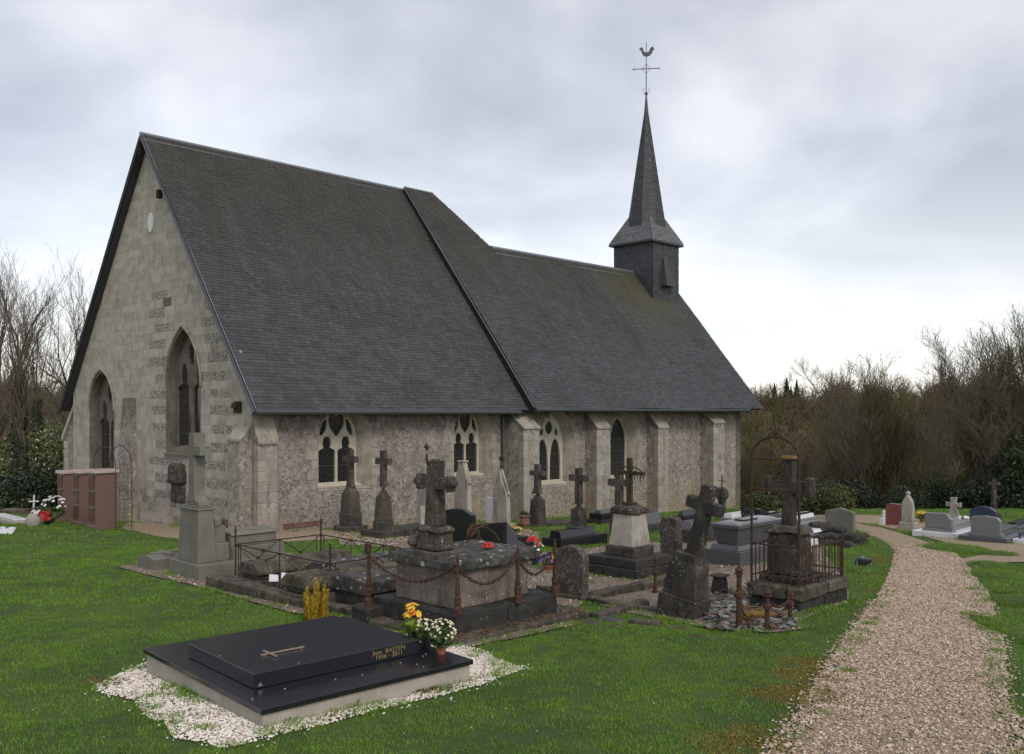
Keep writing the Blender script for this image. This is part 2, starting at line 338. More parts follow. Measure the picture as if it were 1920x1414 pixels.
def gravelm(name, a, b_, c_, d=(.06, .05, .045), sc=75):
    def f(t, bs):
        v = wpos(t); vo = nd(t, 'ShaderNodeTexVoronoi'); vo.inputs['Scale'].default_value = sc; t.links.new(v, vo.inputs['Vector'])
        s = nd(t, 'ShaderNodeSeparateColor'); t.links.new(vo.outputs['Color'], s.inputs[0])
        c = mixc(t, s.outputs[0], a, b_); c = mixc(t, mth(t, 'GREATER_THAN', s.outputs[1], .72), c, c_)
        c = mixc(t, mth(t, 'GREATER_THAN', s.outputs[2], .88), c, d)
        c = mixc(t, ramp(t, vo.outputs['Distance'], .35, .8), c, mixc(t, .45, c, d))
        c = mixc(t, .35, c, mixc(t, noi(t, v, 1.3, 5), (.2, .2, .2), (.8, .8, .8)), 'SOFT_LIGHT')
        t.links.new(c, bs.inputs['Base Color']); bs.inputs['Roughness'].default_value = .9
        bump(t, bs, mth(t, 'MULTIPLY', vo.outputs['Distance'], -1), 1, .02)
    return mat(name, f)
M['gravel'] = gravelm('flint_gravel', (.37, .25, .145), (.54, .41, .265), (.62, .52, .40))
M['gravel_white'] = gravelm('white_gravel', (.55, .47, .42), (.75, .70, .66), (.8, .78, .76), (.2, .12, .09))
M['gravel_dull'] = gravelm('dull_gravel', (.16, .11, .075), (.29, .22, .165), (.36, .32, .28), (.035, .028, .022), 50)
def pebm(name, cols):
    def f(t, bs):
        o = nd(t, 'ShaderNodeObjectInfo'); r = nd(t, 'ShaderNodeValToRGB'); r.color_ramp.interpolation = 'CONSTANT'
        for i, c in enumerate(cols):
            e = r.color_ramp.elements[i] if i < 2 else r.color_ramp.elements.new(i / len(cols))
            e.position = i / len(cols); e.color = (*c, 1)
        t.links.new(o.outputs['Random'], r.inputs[0]); t.links.new(r.outputs[0], bs.inputs['Base Color']); bs.inputs['Roughness'].default_value = .8
    return mat(name, f)
M['peb'] = pebm('path_pebble', [(.34, .245, .165), (.45, .355, .255), (.53, .44, .33), (.37, .25, .18), (.62, .55, .45), (.28, .21, .16), (.42, .29, .21), (.15, .12, .10), (.49, .395, .30)])
M['pebw'] = pebm('white_pebble', [(.72, .66, .58), (.80, .77, .70), (.66, .58, .48), (.82, .80, .75), (.76, .70, .61), (.46, .34, .25), (.78, .73, .66)])

# ------------------------------------------------------------------ mesh helpers
class MB:
    def __init__(s): s.v = []; s.f = []
    def add(s, vs, fs):
        o = len(s.v); s.v += [tuple(p) for p in vs]; s.f += [tuple(i + o for i in f) for f in fs]
    def box(s, x0, x1, y0, y1, z0, z1, tx=0, ty=0, rz=0, c=None):
        """tx,ty: inset of the top on each side"""
        vs = [(x0, y0, z0), (x1, y0, z0), (x1, y1, z0), (x0, y1, z0), (x0 + tx, y0 + ty, z1), (x1 - tx, y0 + ty, z1), (x1 - tx, y1 - ty, z1), (x0 + tx, y1 - ty, z1)]
        if rz:
            cx, cy = c or ((x0 + x1) / 2, (y0 + y1) / 2); ca, sn = math.cos(rz), math.sin(rz)
            vs = [(cx + (x - cx) * ca - (y - cy) * sn, cy + (x - cx) * sn + (y - cy) * ca, z) for x, y, z in vs]
        s.add(vs, [(3, 2, 1, 0), (4, 5, 6, 7), (0, 1, 5, 4), (1, 2, 6, 5), (2, 3, 7, 6), (3, 0, 4, 7)])
    def cbox(s, cx, cy, z0, z1, wx, wy, tx=0, ty=0, rz=0): s.box(cx - wx / 2, cx + wx / 2, cy - wy / 2, cy + wy / 2, z0, z1, tx, ty, rz)
    def tube(s, pts, r, n=6, closed=False):
        pts = [Vector(p) for p in pts]; m = len(pts); rr = r if isinstance(r, (list, tuple)) else [r] * m; rings = []
        up = None
        for i, p in enumerate(pts):
            a = pts[(i - 1) % m] if (closed or i > 0) else p; b = pts[(i + 1) % m] if (closed or i < m - 1) else p
            d = (b - a).normalized() if (b - a).length > 1e-9 else Vector((0, 0, 1))
            if up is None: up = Vector((0, 0, 1)) if abs(d.z) < .9 else Vector((1, 0, 0))
            x = d.cross(up)
            if x.length < 1e-4: x = d.orthogonal()
            x.normalize(); y = x.cross(d).normalized(); up = y
            rings.append([p + (x * math.cos(t) + y * math.sin(t)) * rr[i] for t in [k * 2 * math.pi / n for k in range(n)]])
        vs = [q for g in rings for q in g]; fs = []
        for i in range(m if closed else m - 1):
            j = (i + 1) % m
            for k in range(n): fs.append((i * n + k, i * n + (k + 1) % n, j * n + (k + 1) % n, j * n + k))
        if not closed: fs += [tuple(range(n - 1, -1, -1)), tuple((m - 1) * n + k for k in range(n))]
        s.add(vs, fs)
    def lathe(s, prof, n=12, c=(0, 0, 0)):
        vs = []; fs = []
        for r, z in prof: vs += [(c[0] + r * math.cos(2 * math.pi * k / n), c[1] + r * math.sin(2 * math.pi * k / n), c[2] + z) for k in range(n)]
        for i in range(len(prof) - 1):
            for k in range(n): fs.append((i * n + k, i * n + (k + 1) % n, (i + 1) * n + (k + 1) % n, (i + 1) * n + k))
        fs += [tuple(range(n - 1, -1, -1)), tuple((len(prof) - 1) * n + k for k in range(n))]
        s.add(vs, fs)
    def plate(s, outer, holes, mapf, t0, t1, back_holes=None, rim=True):
        """outline with holes in (u,v), thickness from t0 (front) to t1; mapf(u,v,t) -> point"""
        loops = [outer] + list(holes); bl = [outer] + list(back_holes or holes)
        flat = [p for l in loops for p in l]; tris = tessellate_polygon([[Vector((p[0], p[1], 0)) for p in l] for l in loops])
        n = len(flat); bf = [p for l in bl for p in l]
        vs = [mapf(u, v, t0) for u, v in flat] + [mapf(u, v, t1) for u, v in bf]
        fs = []
        for tr in tris:
            fs.append(tuple(tr))
            if not back_holes: fs.append((tr[2] + n, tr[1] + n, tr[0] + n))
        o = 0
        for li, l in enumerate(loops):
            m = len(l)
            if li > 0 or rim:
                for i in range(m): j = (i + 1) % m; fs.append((o + i, o + j, o + j + n, o + i + n))
            o += m
        s.add(vs, fs)
    def blob(s, c, r, n=1, jit=.2, rnd=R):
        bm = bmesh.new(); bmesh.ops.create_icosphere(bm, subdivisions=n, radius=1)
        rr = r if isinstance(r, (tuple, list)) else (r, r, r)
        vs = []
        for v in bm.verts:
            k = 1 + rnd.uniform(-jit, jit); vs.append((c[0] + v.co.x * rr[0] * k, c[1] + v.co.y * rr[1] * k, c[2] + v.co.z * rr[2] * k))
        s.add(vs, [[v.index for v in f.verts] for f in bm.faces]); bm.free()
    def mesh(s, name, m, bev=0, smooth=False, segs=1, rough=0):
        me = bpy.data.meshes.new(name); me.from_pydata(s.v, [], s.f)
        bm = bmesh.new(); bm.from_mesh(me)
        bmesh.ops.recalc_face_normals(bm, faces=bm.faces)
        if bev:
            ed = [e for e in bm.edges if len(e.link_faces) == 2 and e.calc_face_angle(0) > .35]
            try: bmesh.ops.bevel(bm, geom=ed, offset=bev, segments=segs, affect='EDGES', profile=.5, clamp_overlap=True)
            except Exception: pass
        if rough:
            bmesh.ops.triangulate(bm, faces=[f for f in bm.faces if len(f.verts) > 4])
            long = [e for e in bm.edges if e.calc_length() > .09]
            for _ in range(3):
                long = [e for e in bm.edges if e.calc_length() > .11]
                if not long or len(bm.faces) > 9000: break
                bmesh.ops.subdivide_edges(bm, edges=long, cuts=1, use_grid_fill=True)
            sd_ = R.uniform(0, 50)
            for v in bm.verts:
                q = v.co * 7 + Vector((sd_, sd_, sd_))
                v.co += Vector((noise.noise(q), noise.noise(q + Vector((9, 0, 0))), noise.noise(q + Vector((0, 9, 0))))) * rough + Vector((noise.noise(q * 3), noise.noise(q * 3 + Vector((9, 0, 0))), 0)) * rough * .5
        bm.to_mesh(me); bm.free()
        if smooth: me.polygons.foreach_set('use_smooth', [True] * len(me.polygons))
        me.materials.append(m if not isinstance(m, str) else M[m]); return me
    def build(s, name, m, parent=None, bev=0, smooth=False, segs=1, rough=0, label=None):
        o = bpy.data.objects.new(name, s.mesh(name, m, bev, smooth, segs, rough)); COL.objects.link(o)
        if parent: o.parent = parent
        if label: o['label'] = label
        return o
def tag(o, label=None, cat=None, group=None, kind=None):
    if label: o['label'] = label
    if cat: o['category'] = cat
    if group: o['group'] = group
    if kind: o['kind'] = kind
    return o
def thing(name, label, cat, loc=(0, 0, 0), rz=0.0, group=None, tilt=None):
    o = bpy.data.objects.new(name, None); COL.objects.link(o); o.location = loc
    o.rotation_euler = (tilt[0] if tilt else 0, tilt[1] if tilt else 0, rz); o.empty_display_size = .2
    return tag(o, label, cat, group)
def part(name, me, parent, loc=(0, 0, 0), rot=(0, 0, 0), sc=(1, 1, 1)):
    o = bpy.data.objects.new(name, me); COL.objects.link(o); o.parent = parent; o.location = loc; o.rotation_euler = rot; o.scale = sc; return o
def arch(w, zs, zap, z0=0.0, n=9, cx=0.0):
    """pointed or round arch outline, counter-clockwise from bottom left"""
    h = zap - zs; hw = w / 2; Rr = (hw * hw + h * h) / w; cxl = -hw + Rr
    a1 = math.atan2(h, -cxl) if cxl else math.pi / 2
    left = []
    for i in range(n + 1):
        a = lerp(math.pi, a1, i / n); left.append((cx + cxl + Rr * math.cos(a), zs + Rr * math.sin(a)))
    left[-1] = (cx, zap)
    right = [(2 * cx - u, v) for u, v in left[:-1]]
    return [(cx - hw, z0), (cx + hw, z0)] + right + left[::-1]
def inside(p, poly):
    x, y = p; c = False; j = len(poly) - 1
    for i in range(len(poly)):
        xi, yi = poly[i][:2]; xj, yj = poly[j][:2]
        if (yi > y) != (yj > y) and x < (xj - xi) * (y - yi) / (yj - yi) + xi: c = not c
        j = i
    return c

# ------------------------------------------------------------------ terrain
def grid_mesh(name, xs, ys, zf, m, smooth=True):
    mb = MB(); nx = len(xs)
    vs = [(x, y, zf(x, y)) for y in ys for x in xs]
    fs = [(j * nx + i, j * nx + i + 1, (j + 1) * nx + i + 1, (j + 1) * nx + i) for j in range(len(ys) - 1) for i in range(nx - 1)]
    me = bpy.data.meshes.new(name); me.from_pydata(vs, [], fs); me.materials.append(M[m])
    if smooth: me.polygons.foreach_set('use_smooth', [True] * len(me.polygons))
    o = bpy.data.objects.new(name, me); COL.objects.link(o); return o
xs = [-700, -500, -350, -250, -180] + [-140 + 5 * i for i in range(22)] + [-30 + .6 * i for i in range(109)] + [36 + 5 * i for i in range(32)] + [220, 300, 420, 600, 800]
ys = [-80, -40, -20] + [-10 + .5 * i for i in range(120)] + [50 + 3 * i for i in range(60)] + [240, 280, 340, 420, 600, 900, 1500]
tag(grid_mesh('ground', xs, ys, gz, 'ground'), kind='structure')

# paths and gravel are thin sheets that follow the ground
def interp(tab, t):
    for (a, b), (c, d) in zip(tab, tab[1:]):
        if t <= c: return b + (d - b) * (t - a) / (c - a)
    return tab[-1][1]
def edge_tab(pts):
    out = [at(*p)[:2] for p in pts]; out = sorted((y, x) for x, y in out); return out
PL = edge_tab([(1450, 1430), (1459, 1400), (1506, 1336), (1541, 1280), (1582, 1213), (1631, 1149), (1652, 1117), (1669, 1088), (1678, 1053), (1682, 1033), (1662, 1018), (1625, 1003), (1600, 991), (1575, 982)])
PR = edge_tab([(1935, 1430), (1925, 1375), (1879, 1327), (1877, 1231), (1856, 1152), (1853, 1126), (1841, 1102), (1818, 1082), (1809, 1059), (1790, 1042), (1745, 1018), (1705, 1004), (1660, 991), (1610, 982)])
Y0, Y1 = 2.0, PL[-1][0]
def pxl(y):
    x = interp([(0, PL[0][1] - (PL[0][0]) * .12)] + PL, y); return x + .05 * noise.noise(Vector((y * 1.7, 3, 0))) + .04 * noise.noise(Vector((y * 5, 3, 0)))
def pxr(y):
    x = interp([(0, PR[0][1] - .4)] + PR, y); return x + .05 * noise.noise(Vector((y * 1.7, 9, 0))) + .04 * noise.noise(Vector((y * 5, 9, 0)))
def strip(name, y0, y1, fl, fr, m, off=.012, n=12, dy=.12):
    vs = []; fs = []; k = int((y1 - y0) / dy) + 1
    for j in range(k + 1):
        y = y0 + (y1 - y0) * j / k
        for i in range(n + 1):
            x = lerp(fl(y), fr(y), i / n); vs.append((x, y, gz(x, y) + off + (0 if 0 < i < n else -.03)))
    for j in range(k):
        for i in range(n): a = j * (n + 1) + i; fs.append((a, a + 1, a + n + 2, a + n + 1))
    me = bpy.data.meshes.new(name); me.from_pydata(vs, [], fs); me.materials.append(M[m]); me.polygons.foreach_set('use_smooth', [True] * len(fs))
    o = bpy.data.objects.new(name, me); COL.objects.link(o); return tag(o, kind='structure')
strip('gravel_path', Y0, Y1, pxl, pxr, 'gravel')
def poly_sheet(name, pts, m, off, cell=.25, jit=.06, world=False, kind='structure', shrink=0.0):
    P = [p[:2] for p in pts] if world else [at(*p)[:2] for p in pts]
    Q = []
    for i in range(len(P)):
        a, b = P[i], P[(i + 1) % len(P)]; d = math.dist(a, b); k = max(1, int(d / cell))
        for j in range(k):
            x, y = lerp(a[0], b[0], j / k), lerp(a[1], b[1], j / k)
            q = Vector((x * 3, y * 3, off * 100)); Q.append((x + jit * noise.noise(q), y + jit * noise.noise(q + Vector((7, 0, 0)))))
    Q0 = Q
    if shrink:
        ar = sum(Q[i][0] * Q[(i + 1) % len(Q)][1] - Q[(i + 1) % len(Q)][0] * Q[i][1] for i in range(len(Q))); sg = 1 if ar > 0 else -1; Q = []
        for i in range(len(Q0)):
            a, c = Q0[i - 2], Q0[(i + 2) % len(Q0)]; d = Vector((c[0] - a[0], c[1] - a[1])).normalized() * shrink * (1 + .9 * noise.noise(Vector((i * .6, 0, 0)))) * sg
            Q.append((Q0[i][0] - d.y, Q0[i][1] + d.x))
    bm = bmesh.new()
    for t in tessellate_polygon([[Vector((x, y, 0)) for x, y in Q]]):
        bm.faces.new([bm.verts.new((Q[i][0], Q[i][1], 0)) for i in t])
    bmesh.ops.remove_doubles(bm, verts=bm.verts, dist=1e-4)
    for _ in range(6):
        lg = [e for e in bm.edges if e.calc_length() > .7]
        if not lg: break
        bmesh.ops.subdivide_edges(bm, edges=lg, cuts=1); bmesh.ops.triangulate(bm, faces=bm.faces)
    for v in bm.verts: v.co.z = gz(v.co.x, v.co.y) + off
    bmesh.ops.recalc_face_normals(bm, faces=bm.faces)
    me = bpy.data.meshes.new(name); bm.to_mesh(me); bm.free(); me.materials.append(M[m])
    o = bpy.data.objects.new(name, me); COL.objects.link(o); tag(o, kind=kind); return o, Q0
_, BR = poly_sheet('gravel_path', [(1800, 1050), (1860, 1040), (1990, 1034), (1990, 1056), (1890, 1056), (1830, 1066)], 'gravel', .017)
_, GA = poly_sheet('gravel_ground', [(220, 1064), (262, 1060), (330, 1050), (420, 1052), (470, 1050), (560, 1080), (640, 1048), (740, 1050), (880, 1042), (1040, 1036), (1150, 1024), (1260, 1016), (1330, 995), (1400, 972), (1480, 962), (1560, 968), (1600, 984), (1570, 1010), (1545, 1040), (1590, 1090), (1592, 1130), (1500, 1168), (1518, 1180), (1440, 1190), (1330, 1180), (1180, 1152), (1095, 1128), (1060, 1160), (1090, 1172), (985, 1195), (890, 1215), (800, 1215), (660, 1170), (545, 1150), (470, 1128), (395, 1108), (330, 1092), (270, 1078)], 'gravel_dull', .018, .2, .05)
_, GB = poly_sheet('gravel_ground', [(225, 992), (300, 1008), (420, 1020), (560, 1016), (640, 1010), (640, 990), (500, 980), (250, 975)], 'gravel', .010)
_, GC = poly_sheet('gravel_ground', [(640, 1022), (800, 1030), (860, 1038), (1010, 1030), (1010, 1002), (960, 985), (820, 975), (680, 985), (625, 1000)], 'gravel_dull', .010)
_, GR = poly_sheet('gravel_ground', [(1640, 985), (1700, 998), (1770, 1018), (1860, 1034), (1990, 1042), (1990, 1008), (1800, 985), (1690, 968), (1600, 965), (1540, 962), (1560, 975)], 'gravel', .010)
_, GW = poly_sheet('white_gravel', [(172, 1286), (222, 1268), (268, 1250), (400, 1200), (700, 1180), (858, 1208), (905, 1222), (985, 1258), (900, 1290), (745, 1326), (640, 1352), (560, 1374), (480, 1394), (405, 1408), (340, 1388), (300, 1362), (262, 1345), (262, 1318), (200, 1306)], 'gravel_white', .012, .12, .07, shrink=.09)

# ------------------------------------------------------------------ the church
GL = 'medieval stone church with dark slate roof and slender slate spire'
church = thing('church', GL, 'church', (O2[0], O2[1], 0), AX)
BW = .35      # south wall plane
def px_(a, b): x, y = ab(a, b); return x / y * FPX + CX

# slates laid in courses over a polygon of a roof plane; the nearest 300 of the chancel are single objects
SLW, SLE = .205, .113
def slate_unit():
    mb = MB(); w = SLW - .006
    mb.add([(0, 0, .0), (w, 0, .0), (w, 0, .017), (0, 0, .017), (w, .15, .006), (0, .15, .006), (w, .15, .0), (0, .15, 0)], [(0, 1, 2, 3), (3, 2, 4, 5), (0, 3, 5, 7), (1, 6, 4, 2), (7, 5, 4, 6)])
    return mb.mesh('slate', 'slate')
SU = slate_unit(); singles = []
def rowb(poly, v):
    xs = []
    for (x0, y0), (x1, y1) in zip(poly, poly[1:] + poly[:1]):
        if (y0 <= v < y1) or (y1 <= v < y0): xs.append(x0 + (x1 - x0) * (v - y0) / (y1 - y0))
    xs.sort(); return xs
def slates(name, o, U, V, poly, parent, m='slate', single=False, sag=.03, w=SLW, e=SLE):
    o, U, V = Vector(o), Vector(U).normalized(), Vector(V).normalized(); Nn = U.cross(V).normalized()
    mb = MB(); v = min(p[1] for p in poly); vmax = max(p[1] for p in poly); k = 0
    vv, ff = mb.v, mb.f
    while v < vmax - .03:
        b = rowb(poly, v + .02)
        for i in range(0, len(b) - 1, 2):
            u0 = b[i]; u1 = b[i + 1]; u = u0 - (w / 2 if k % 2 else 0) - .03 * (k % 3)
            while u < u1:
                a0, a1 = max(u, u0), min(u + w - .006, u1); u += w
                if a1 - a0 < .03: continue
                uc = (a0 + a1) / 2
                s = sag * (noise.noise(Vector((uc * .35, v * .35, 1))) + .75)
                base = o + U * a0 + V * (v + R.uniform(-.004, .004)) + Nn * (s + R.uniform(0, .006))
                if single and a1 - a0 > w - .01:
                    singles.append((base, U, V, Nn, parent)); 
                    sidx = len(singles) - 1; singles[sidx] += ((Matrix.Rotation(AX, 3, 'Z') @ base + Vector((O2[0], O2[1], 0)) - Vector((0, 0, EYE))).length,)
                    continue
                W_ = a1 - a0; n = len(vv); dv = V * .15; t2 = Nn * .017; t1 = Nn * .006
                p = base; q = base + U * W_
                vv += [tuple(p), tuple(q), tuple(q + t2), tuple(p + t2), tuple(q + dv + t1), tuple(p + dv + t1)]
                ff += [(n, n + 1, n + 2, n + 3), (n + 3, n + 2, n + 4, n + 5)]
        v += e; k += 1
    return mb, m
def finish_slates(mb, m, parent, name='slate_courses'):
    me = bpy.data.meshes.new(name); me.from_pydata(mb.v, [], mb.f); me.materials.append(M[m])
    ob = bpy.data.objects.new(name, me); COL.objects.link(ob); ob.parent = parent; ob['kind'] = 'stuff'; return ob

EB, EZ, RB, RZ = -.15, 3.08, 6.35, 11.25       # chancel eave and ridge
KS = (RZ - EZ) / (RB - EB)
LS = math.hypot(RB - EB, RZ - EZ); A0, A1 = -.12, 9.75
roofc = MB()
def slab(mb, pts, th):
    p = [Vector(q) for q in pts]; n = (p[1] - p[0]).cross(p[2] - p[1]).normalized() * th
    mb.add(p + [q - n for q in p], [tuple(range(len(p))), tuple(range(2 * len(p) - 1, len(p) - 1, -1))] + [(i, (i + 1) % len(p), (i + 1) % len(p) + len(p), i + len(p)) for i in range(len(p))])
slab(roofc, [(A0, EB, EZ), (A1, EB, EZ), (A1, RB, RZ), (A0, RB, RZ)], .10)
NE = 2 * RB - EB
slab(roofc, [(A1, NE, EZ), (A0, NE, EZ), (A0, RB, RZ), (A1, RB, RZ)], .10)
rc = roofc.build('chancel_roof', 'slate_dark', church)
mb, m = slates('c', (0, EB, EZ + .0), (1, 0, 0), (0, RB - EB, RZ - EZ), [(A0, -.05), (A1, -.05), (A1, LS - .05), (A0, LS - .05)], rc, single=True)
singles.sort(key=lambda s: s[5])
for s in singles[:300]:
    base, U, V, Nn, pr, d = s
    o = bpy.data.objects.new('slate', SU); COL.objects.link(o); o.parent = pr
    o.matrix_local = Matrix(((U.x, V.x, Nn.x, base.x), (U.y, V.y, Nn.y, base.y), (U.z, V.z, Nn.z, base.z), (0, 0, 0, 1)))
for base, U, V, Nn, pr, d in singles[300:]:
    n = len(mb.v); dv = V * .15; t2 = Nn * .017; t1 = Nn * .006; q = base + U * (SLW - .006)
    mb.v += [tuple(base), tuple(q), tuple(q + t2), tuple(base + t2), tuple(q + dv + t1), tuple(base + dv + t1)]
    mb.f += [(n, n + 1, n + 2, n + 3), (n + 3, n + 2, n + 4, n + 5)]
finish_slates(mb, m, rc)
# verge: pale lead strip on top, dark bargeboards below, ridge cap
vb = MB()
for sgn in (1, -1):
    f = lambda b: (b if sgn == 1 else 2 * RB - b)
    vb.tube([(A0 - .03, f(EB - .03), EZ - .08), (A0 - .03, RB, RZ - .05)], .055, 4)
vb.build('bargeboard', 'gutter', rc)
vl = MB()
vl.tube([(A0 + .01, EB - .02, EZ + .03), (A0 + .01, RB, RZ + .04)], .014, 5)
vl.build('verge_strip', 'zinc', rc)
rg = MB(); rg.tube([(A0 - .05, RB, RZ + .02), (A1 + .1, RB, RZ + .03)], .07, 8); rg.box(A0 - .05, A1, RB - .17, RB, RZ - .17, RZ - .15); rg.build('ridge_cap', 'zinc', rc)
for a_, ly in ((9.5, 0),):
    pass
sp_ = MB(); sp_.tube([(A0 - .06, RB, RZ - .2), (A0 - .06, RB, RZ - .62)], .05, 4); sp_.build('ridge_beam_end', 'timber_and_shade', rc)
for b_ in (5.1,):
    q = MB(); q.cbox(A0 - .03, b_, EZ + KS * (b_ - EB) - .52, EZ + KS * (b_ - EB) - .28, .14, .14); q.build('purlin_end', 'timber_and_shade', rc)

# nave roof, standing a little proud of the chancel roof
NB, NZ, TB, TZ = -.45, 3.12, 4.5, 9.22; KN = (TZ - NZ) / (TB - NB); H0, H1 = 9.7, 24.15
RN = 6.2; ZT = NZ + KN * (RN - NB)
def ln(b): return math.hypot(b - NB, KN * (b - NB))
rn = MB()
P6 = [(H0, NB, NZ), (H1, NB, NZ), (H1, TB, TZ), (12.55, TB, TZ), (11.05, RN, ZT), (H0, RN, ZT)]
slab(rn, P6, .10)
NN = 2 * TB - NB
slab(rn, [(H1, NN, NZ), (12.55, NN, NZ), (12.55, TB, TZ), (H1, TB, TZ)], .10)
slab(rn, [(12.55, NE + .2, NZ), (11.0, NE + .2, EZ), (11.0, RN, ZT)], .10)
slab(rn, [(11.0, NE + .2, EZ), (H0, NE + .2, EZ), (H0, RN, ZT), (11.0, RN, ZT)], .10)
slab(rn, [(12.55, TB, TZ), (12.55, NE, NZ), (11.05, RN, ZT)], .10)
rnv = rn.build('nave_roof', 'slate_dark', church)
U_, V_ = (1, 0, 0), (0, 1, KN)
mb, m = slates('n', (0, NB, NZ), U_, V_, [(H0, -.05), (H1, -.05), (H1, ln(TB)), (12.6, ln(TB)), (11.05, ln(RN) - .03), (H0, ln(RN) - .03)], rnv, sag=.05)
finish_slates(mb, m, rnv)
ck = MB()
ck.add([(H0 - .03, NB - .02, NZ - .25), (H0 - .03, RN, ZT - .35), (H0 - .03, RN, ZT - .02), (H0 - .03, NB - .02, NZ - .01), (H0 + .03, NB - .02, NZ - .25), (H0 + .03, RN, ZT - .35), (H0 + .03, RN, ZT - .02), (H0 + .03, NB - .02, NZ - .01)],
       [(0, 1, 2, 3), (7, 6, 5, 4), (0, 3, 7, 4), (1, 5, 6, 2), (3, 2, 6, 7), (0, 4, 5, 1)])
ck.build('verge_cheek', 'timber_and_shade', rnv)
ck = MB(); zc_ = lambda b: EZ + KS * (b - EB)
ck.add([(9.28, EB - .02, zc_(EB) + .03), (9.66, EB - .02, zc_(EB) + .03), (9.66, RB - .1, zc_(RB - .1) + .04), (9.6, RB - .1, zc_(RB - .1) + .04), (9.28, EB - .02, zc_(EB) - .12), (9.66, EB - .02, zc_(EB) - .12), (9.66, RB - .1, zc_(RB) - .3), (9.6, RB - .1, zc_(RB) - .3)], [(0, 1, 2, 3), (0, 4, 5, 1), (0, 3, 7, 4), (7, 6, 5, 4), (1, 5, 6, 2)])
ck.build('roof_shade_strip', 'timber_and_shade', rnv)  # black tapering strip, added as the shade band between the two roofs
q = MB(); q.tube([(H0 - .02, NB, NZ + .03), (H0 - .02, RN, ZT + .04)], .018, 5); q.build('verge_strip', 'zinc', rnv)
q = MB(); q.tube([(H0, RN, ZT + .02), (11.05, RN, ZT + .03)], .06, 8); q.build('ridge_cap', 'zinc', rnv)
q = MB(); q.tube([(12.55, TB, TZ + .03), (21.7, TB, TZ + .03)], .085, 8); q.box(12.6, 21.5, TB - .2, TB, TZ - .2, TZ - .17); q.build('ridge_cap', 'zinc', rnv)
q = MB(); q.tube([(H1 + .02, NB, NZ + .02), (H1 + .02, TB, TZ + .02)], .03, 5); q.build('verge_strip', 'gutter', rnv)
# gutters and downpipe
g = MB(); g.tube([(A0 - .02, EB - .06, EZ - .06), (9.3, EB - .06, EZ - .085)], .065, 8); g.build('gutter', 'gutter', church)
g = MB(); g.tube([(H0, NB - .05, NZ - .05), (23.0, NB - .05, NZ - .08)], .06, 8); g.build('gutter', 'gutter', church)
pa = sa(944, BW - .1)
g = MB(); g.tube([(9.35, EB - .06, EZ - .12), (9.2, EB + .05, EZ - .3), (pa, BW - .09, 2.85), (pa, BW - .09, -.55)], .05, 8)
for z in (2.5, 1.5, .5): g.lathe([(.062, z), (.062, z + .04)], 8, (pa, BW - .09, 0))
g.build('downpipe', 'gutter', church)

# walls ------------------------------------------------------------
def smap(b0): return lambda u, v, t: (u, b0 + t, v)
def gmap(a0): return lambda u, v, t: (a0 + t, u, v)
def win_outline(pl, pr, psill, pap, b, sprf=.62):
    a_l, a_r = sa(pl, b), sa(pr, b); c = (a_l + a_r) / 2; z0 = sz((pl + pr) / 2, psill, b); z1 = sz((pl + pr) / 2, pap, b)
    return c, a_r - a_l, z0, z1
FB = BW + .32     # frames sit this deep
w1 = win_outline(592, 668, 907, 771, FB); w2 = win_outline(845.5, 898, 888, 771, FB)
w3 = win_outline(1003, 1055, 904, 774, FB); w4 = win_outline(1137, 1174, 892, 779, FB)
def spring(w, z1, k=.5): return z1 - w * k
wins = []
for (c, w, z0, z1), kk in ((w1, .56), (w2, .6), (w3, .75), (w4, .8)):
    fr = arch(w, spring(w, z1, kk), z1, z0, 9, c)
    fo = arch(w + .44, spring(w, z1, kk), min(z1 + .17, 3.25), z0 - .12, 9, c + .06)
    wins.append((fr, fo, c, w, z0, z1, kk))
sw = MB(); sw.plate([(.1, -1.6), (9.0, -1.6), (9.0, 3.5), (.1, 3.5)], [wins[0][1], wins[1][1]], smap(BW), 0, .34, [wins[0][0], wins[1][0]])
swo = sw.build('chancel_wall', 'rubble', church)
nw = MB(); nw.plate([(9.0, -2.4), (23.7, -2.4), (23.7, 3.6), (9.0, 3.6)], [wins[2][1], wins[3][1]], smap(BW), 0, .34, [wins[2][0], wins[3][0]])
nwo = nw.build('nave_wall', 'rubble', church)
ew = MB(); ew.plate([(BW, -2.4), (2 * TB - BW, -2.4), (2 * TB - BW, 3.5), (TB, 8.9), (BW, 3.5)], [], gmap(23.7), -.4, 0); ew.build('west_wall', 'rubble', church)
bw_ = MB(); bw_.box(.12, 10.9, 12.0, 12.35, -2.5, 3.0); bw_.box(10.9, 23.7, 8.3, 8.65, -2.5, 3.0); bw_.box(10.6, 10.9, 8.65, 12.0, -2.5, 5); bw_.build('north_wall', 'rubble', church)
fl = MB(); fl.box(.5, 23.3, .75, 8.2, -.3, -.2); fl.build('floor', 'timber_and_shade', church)
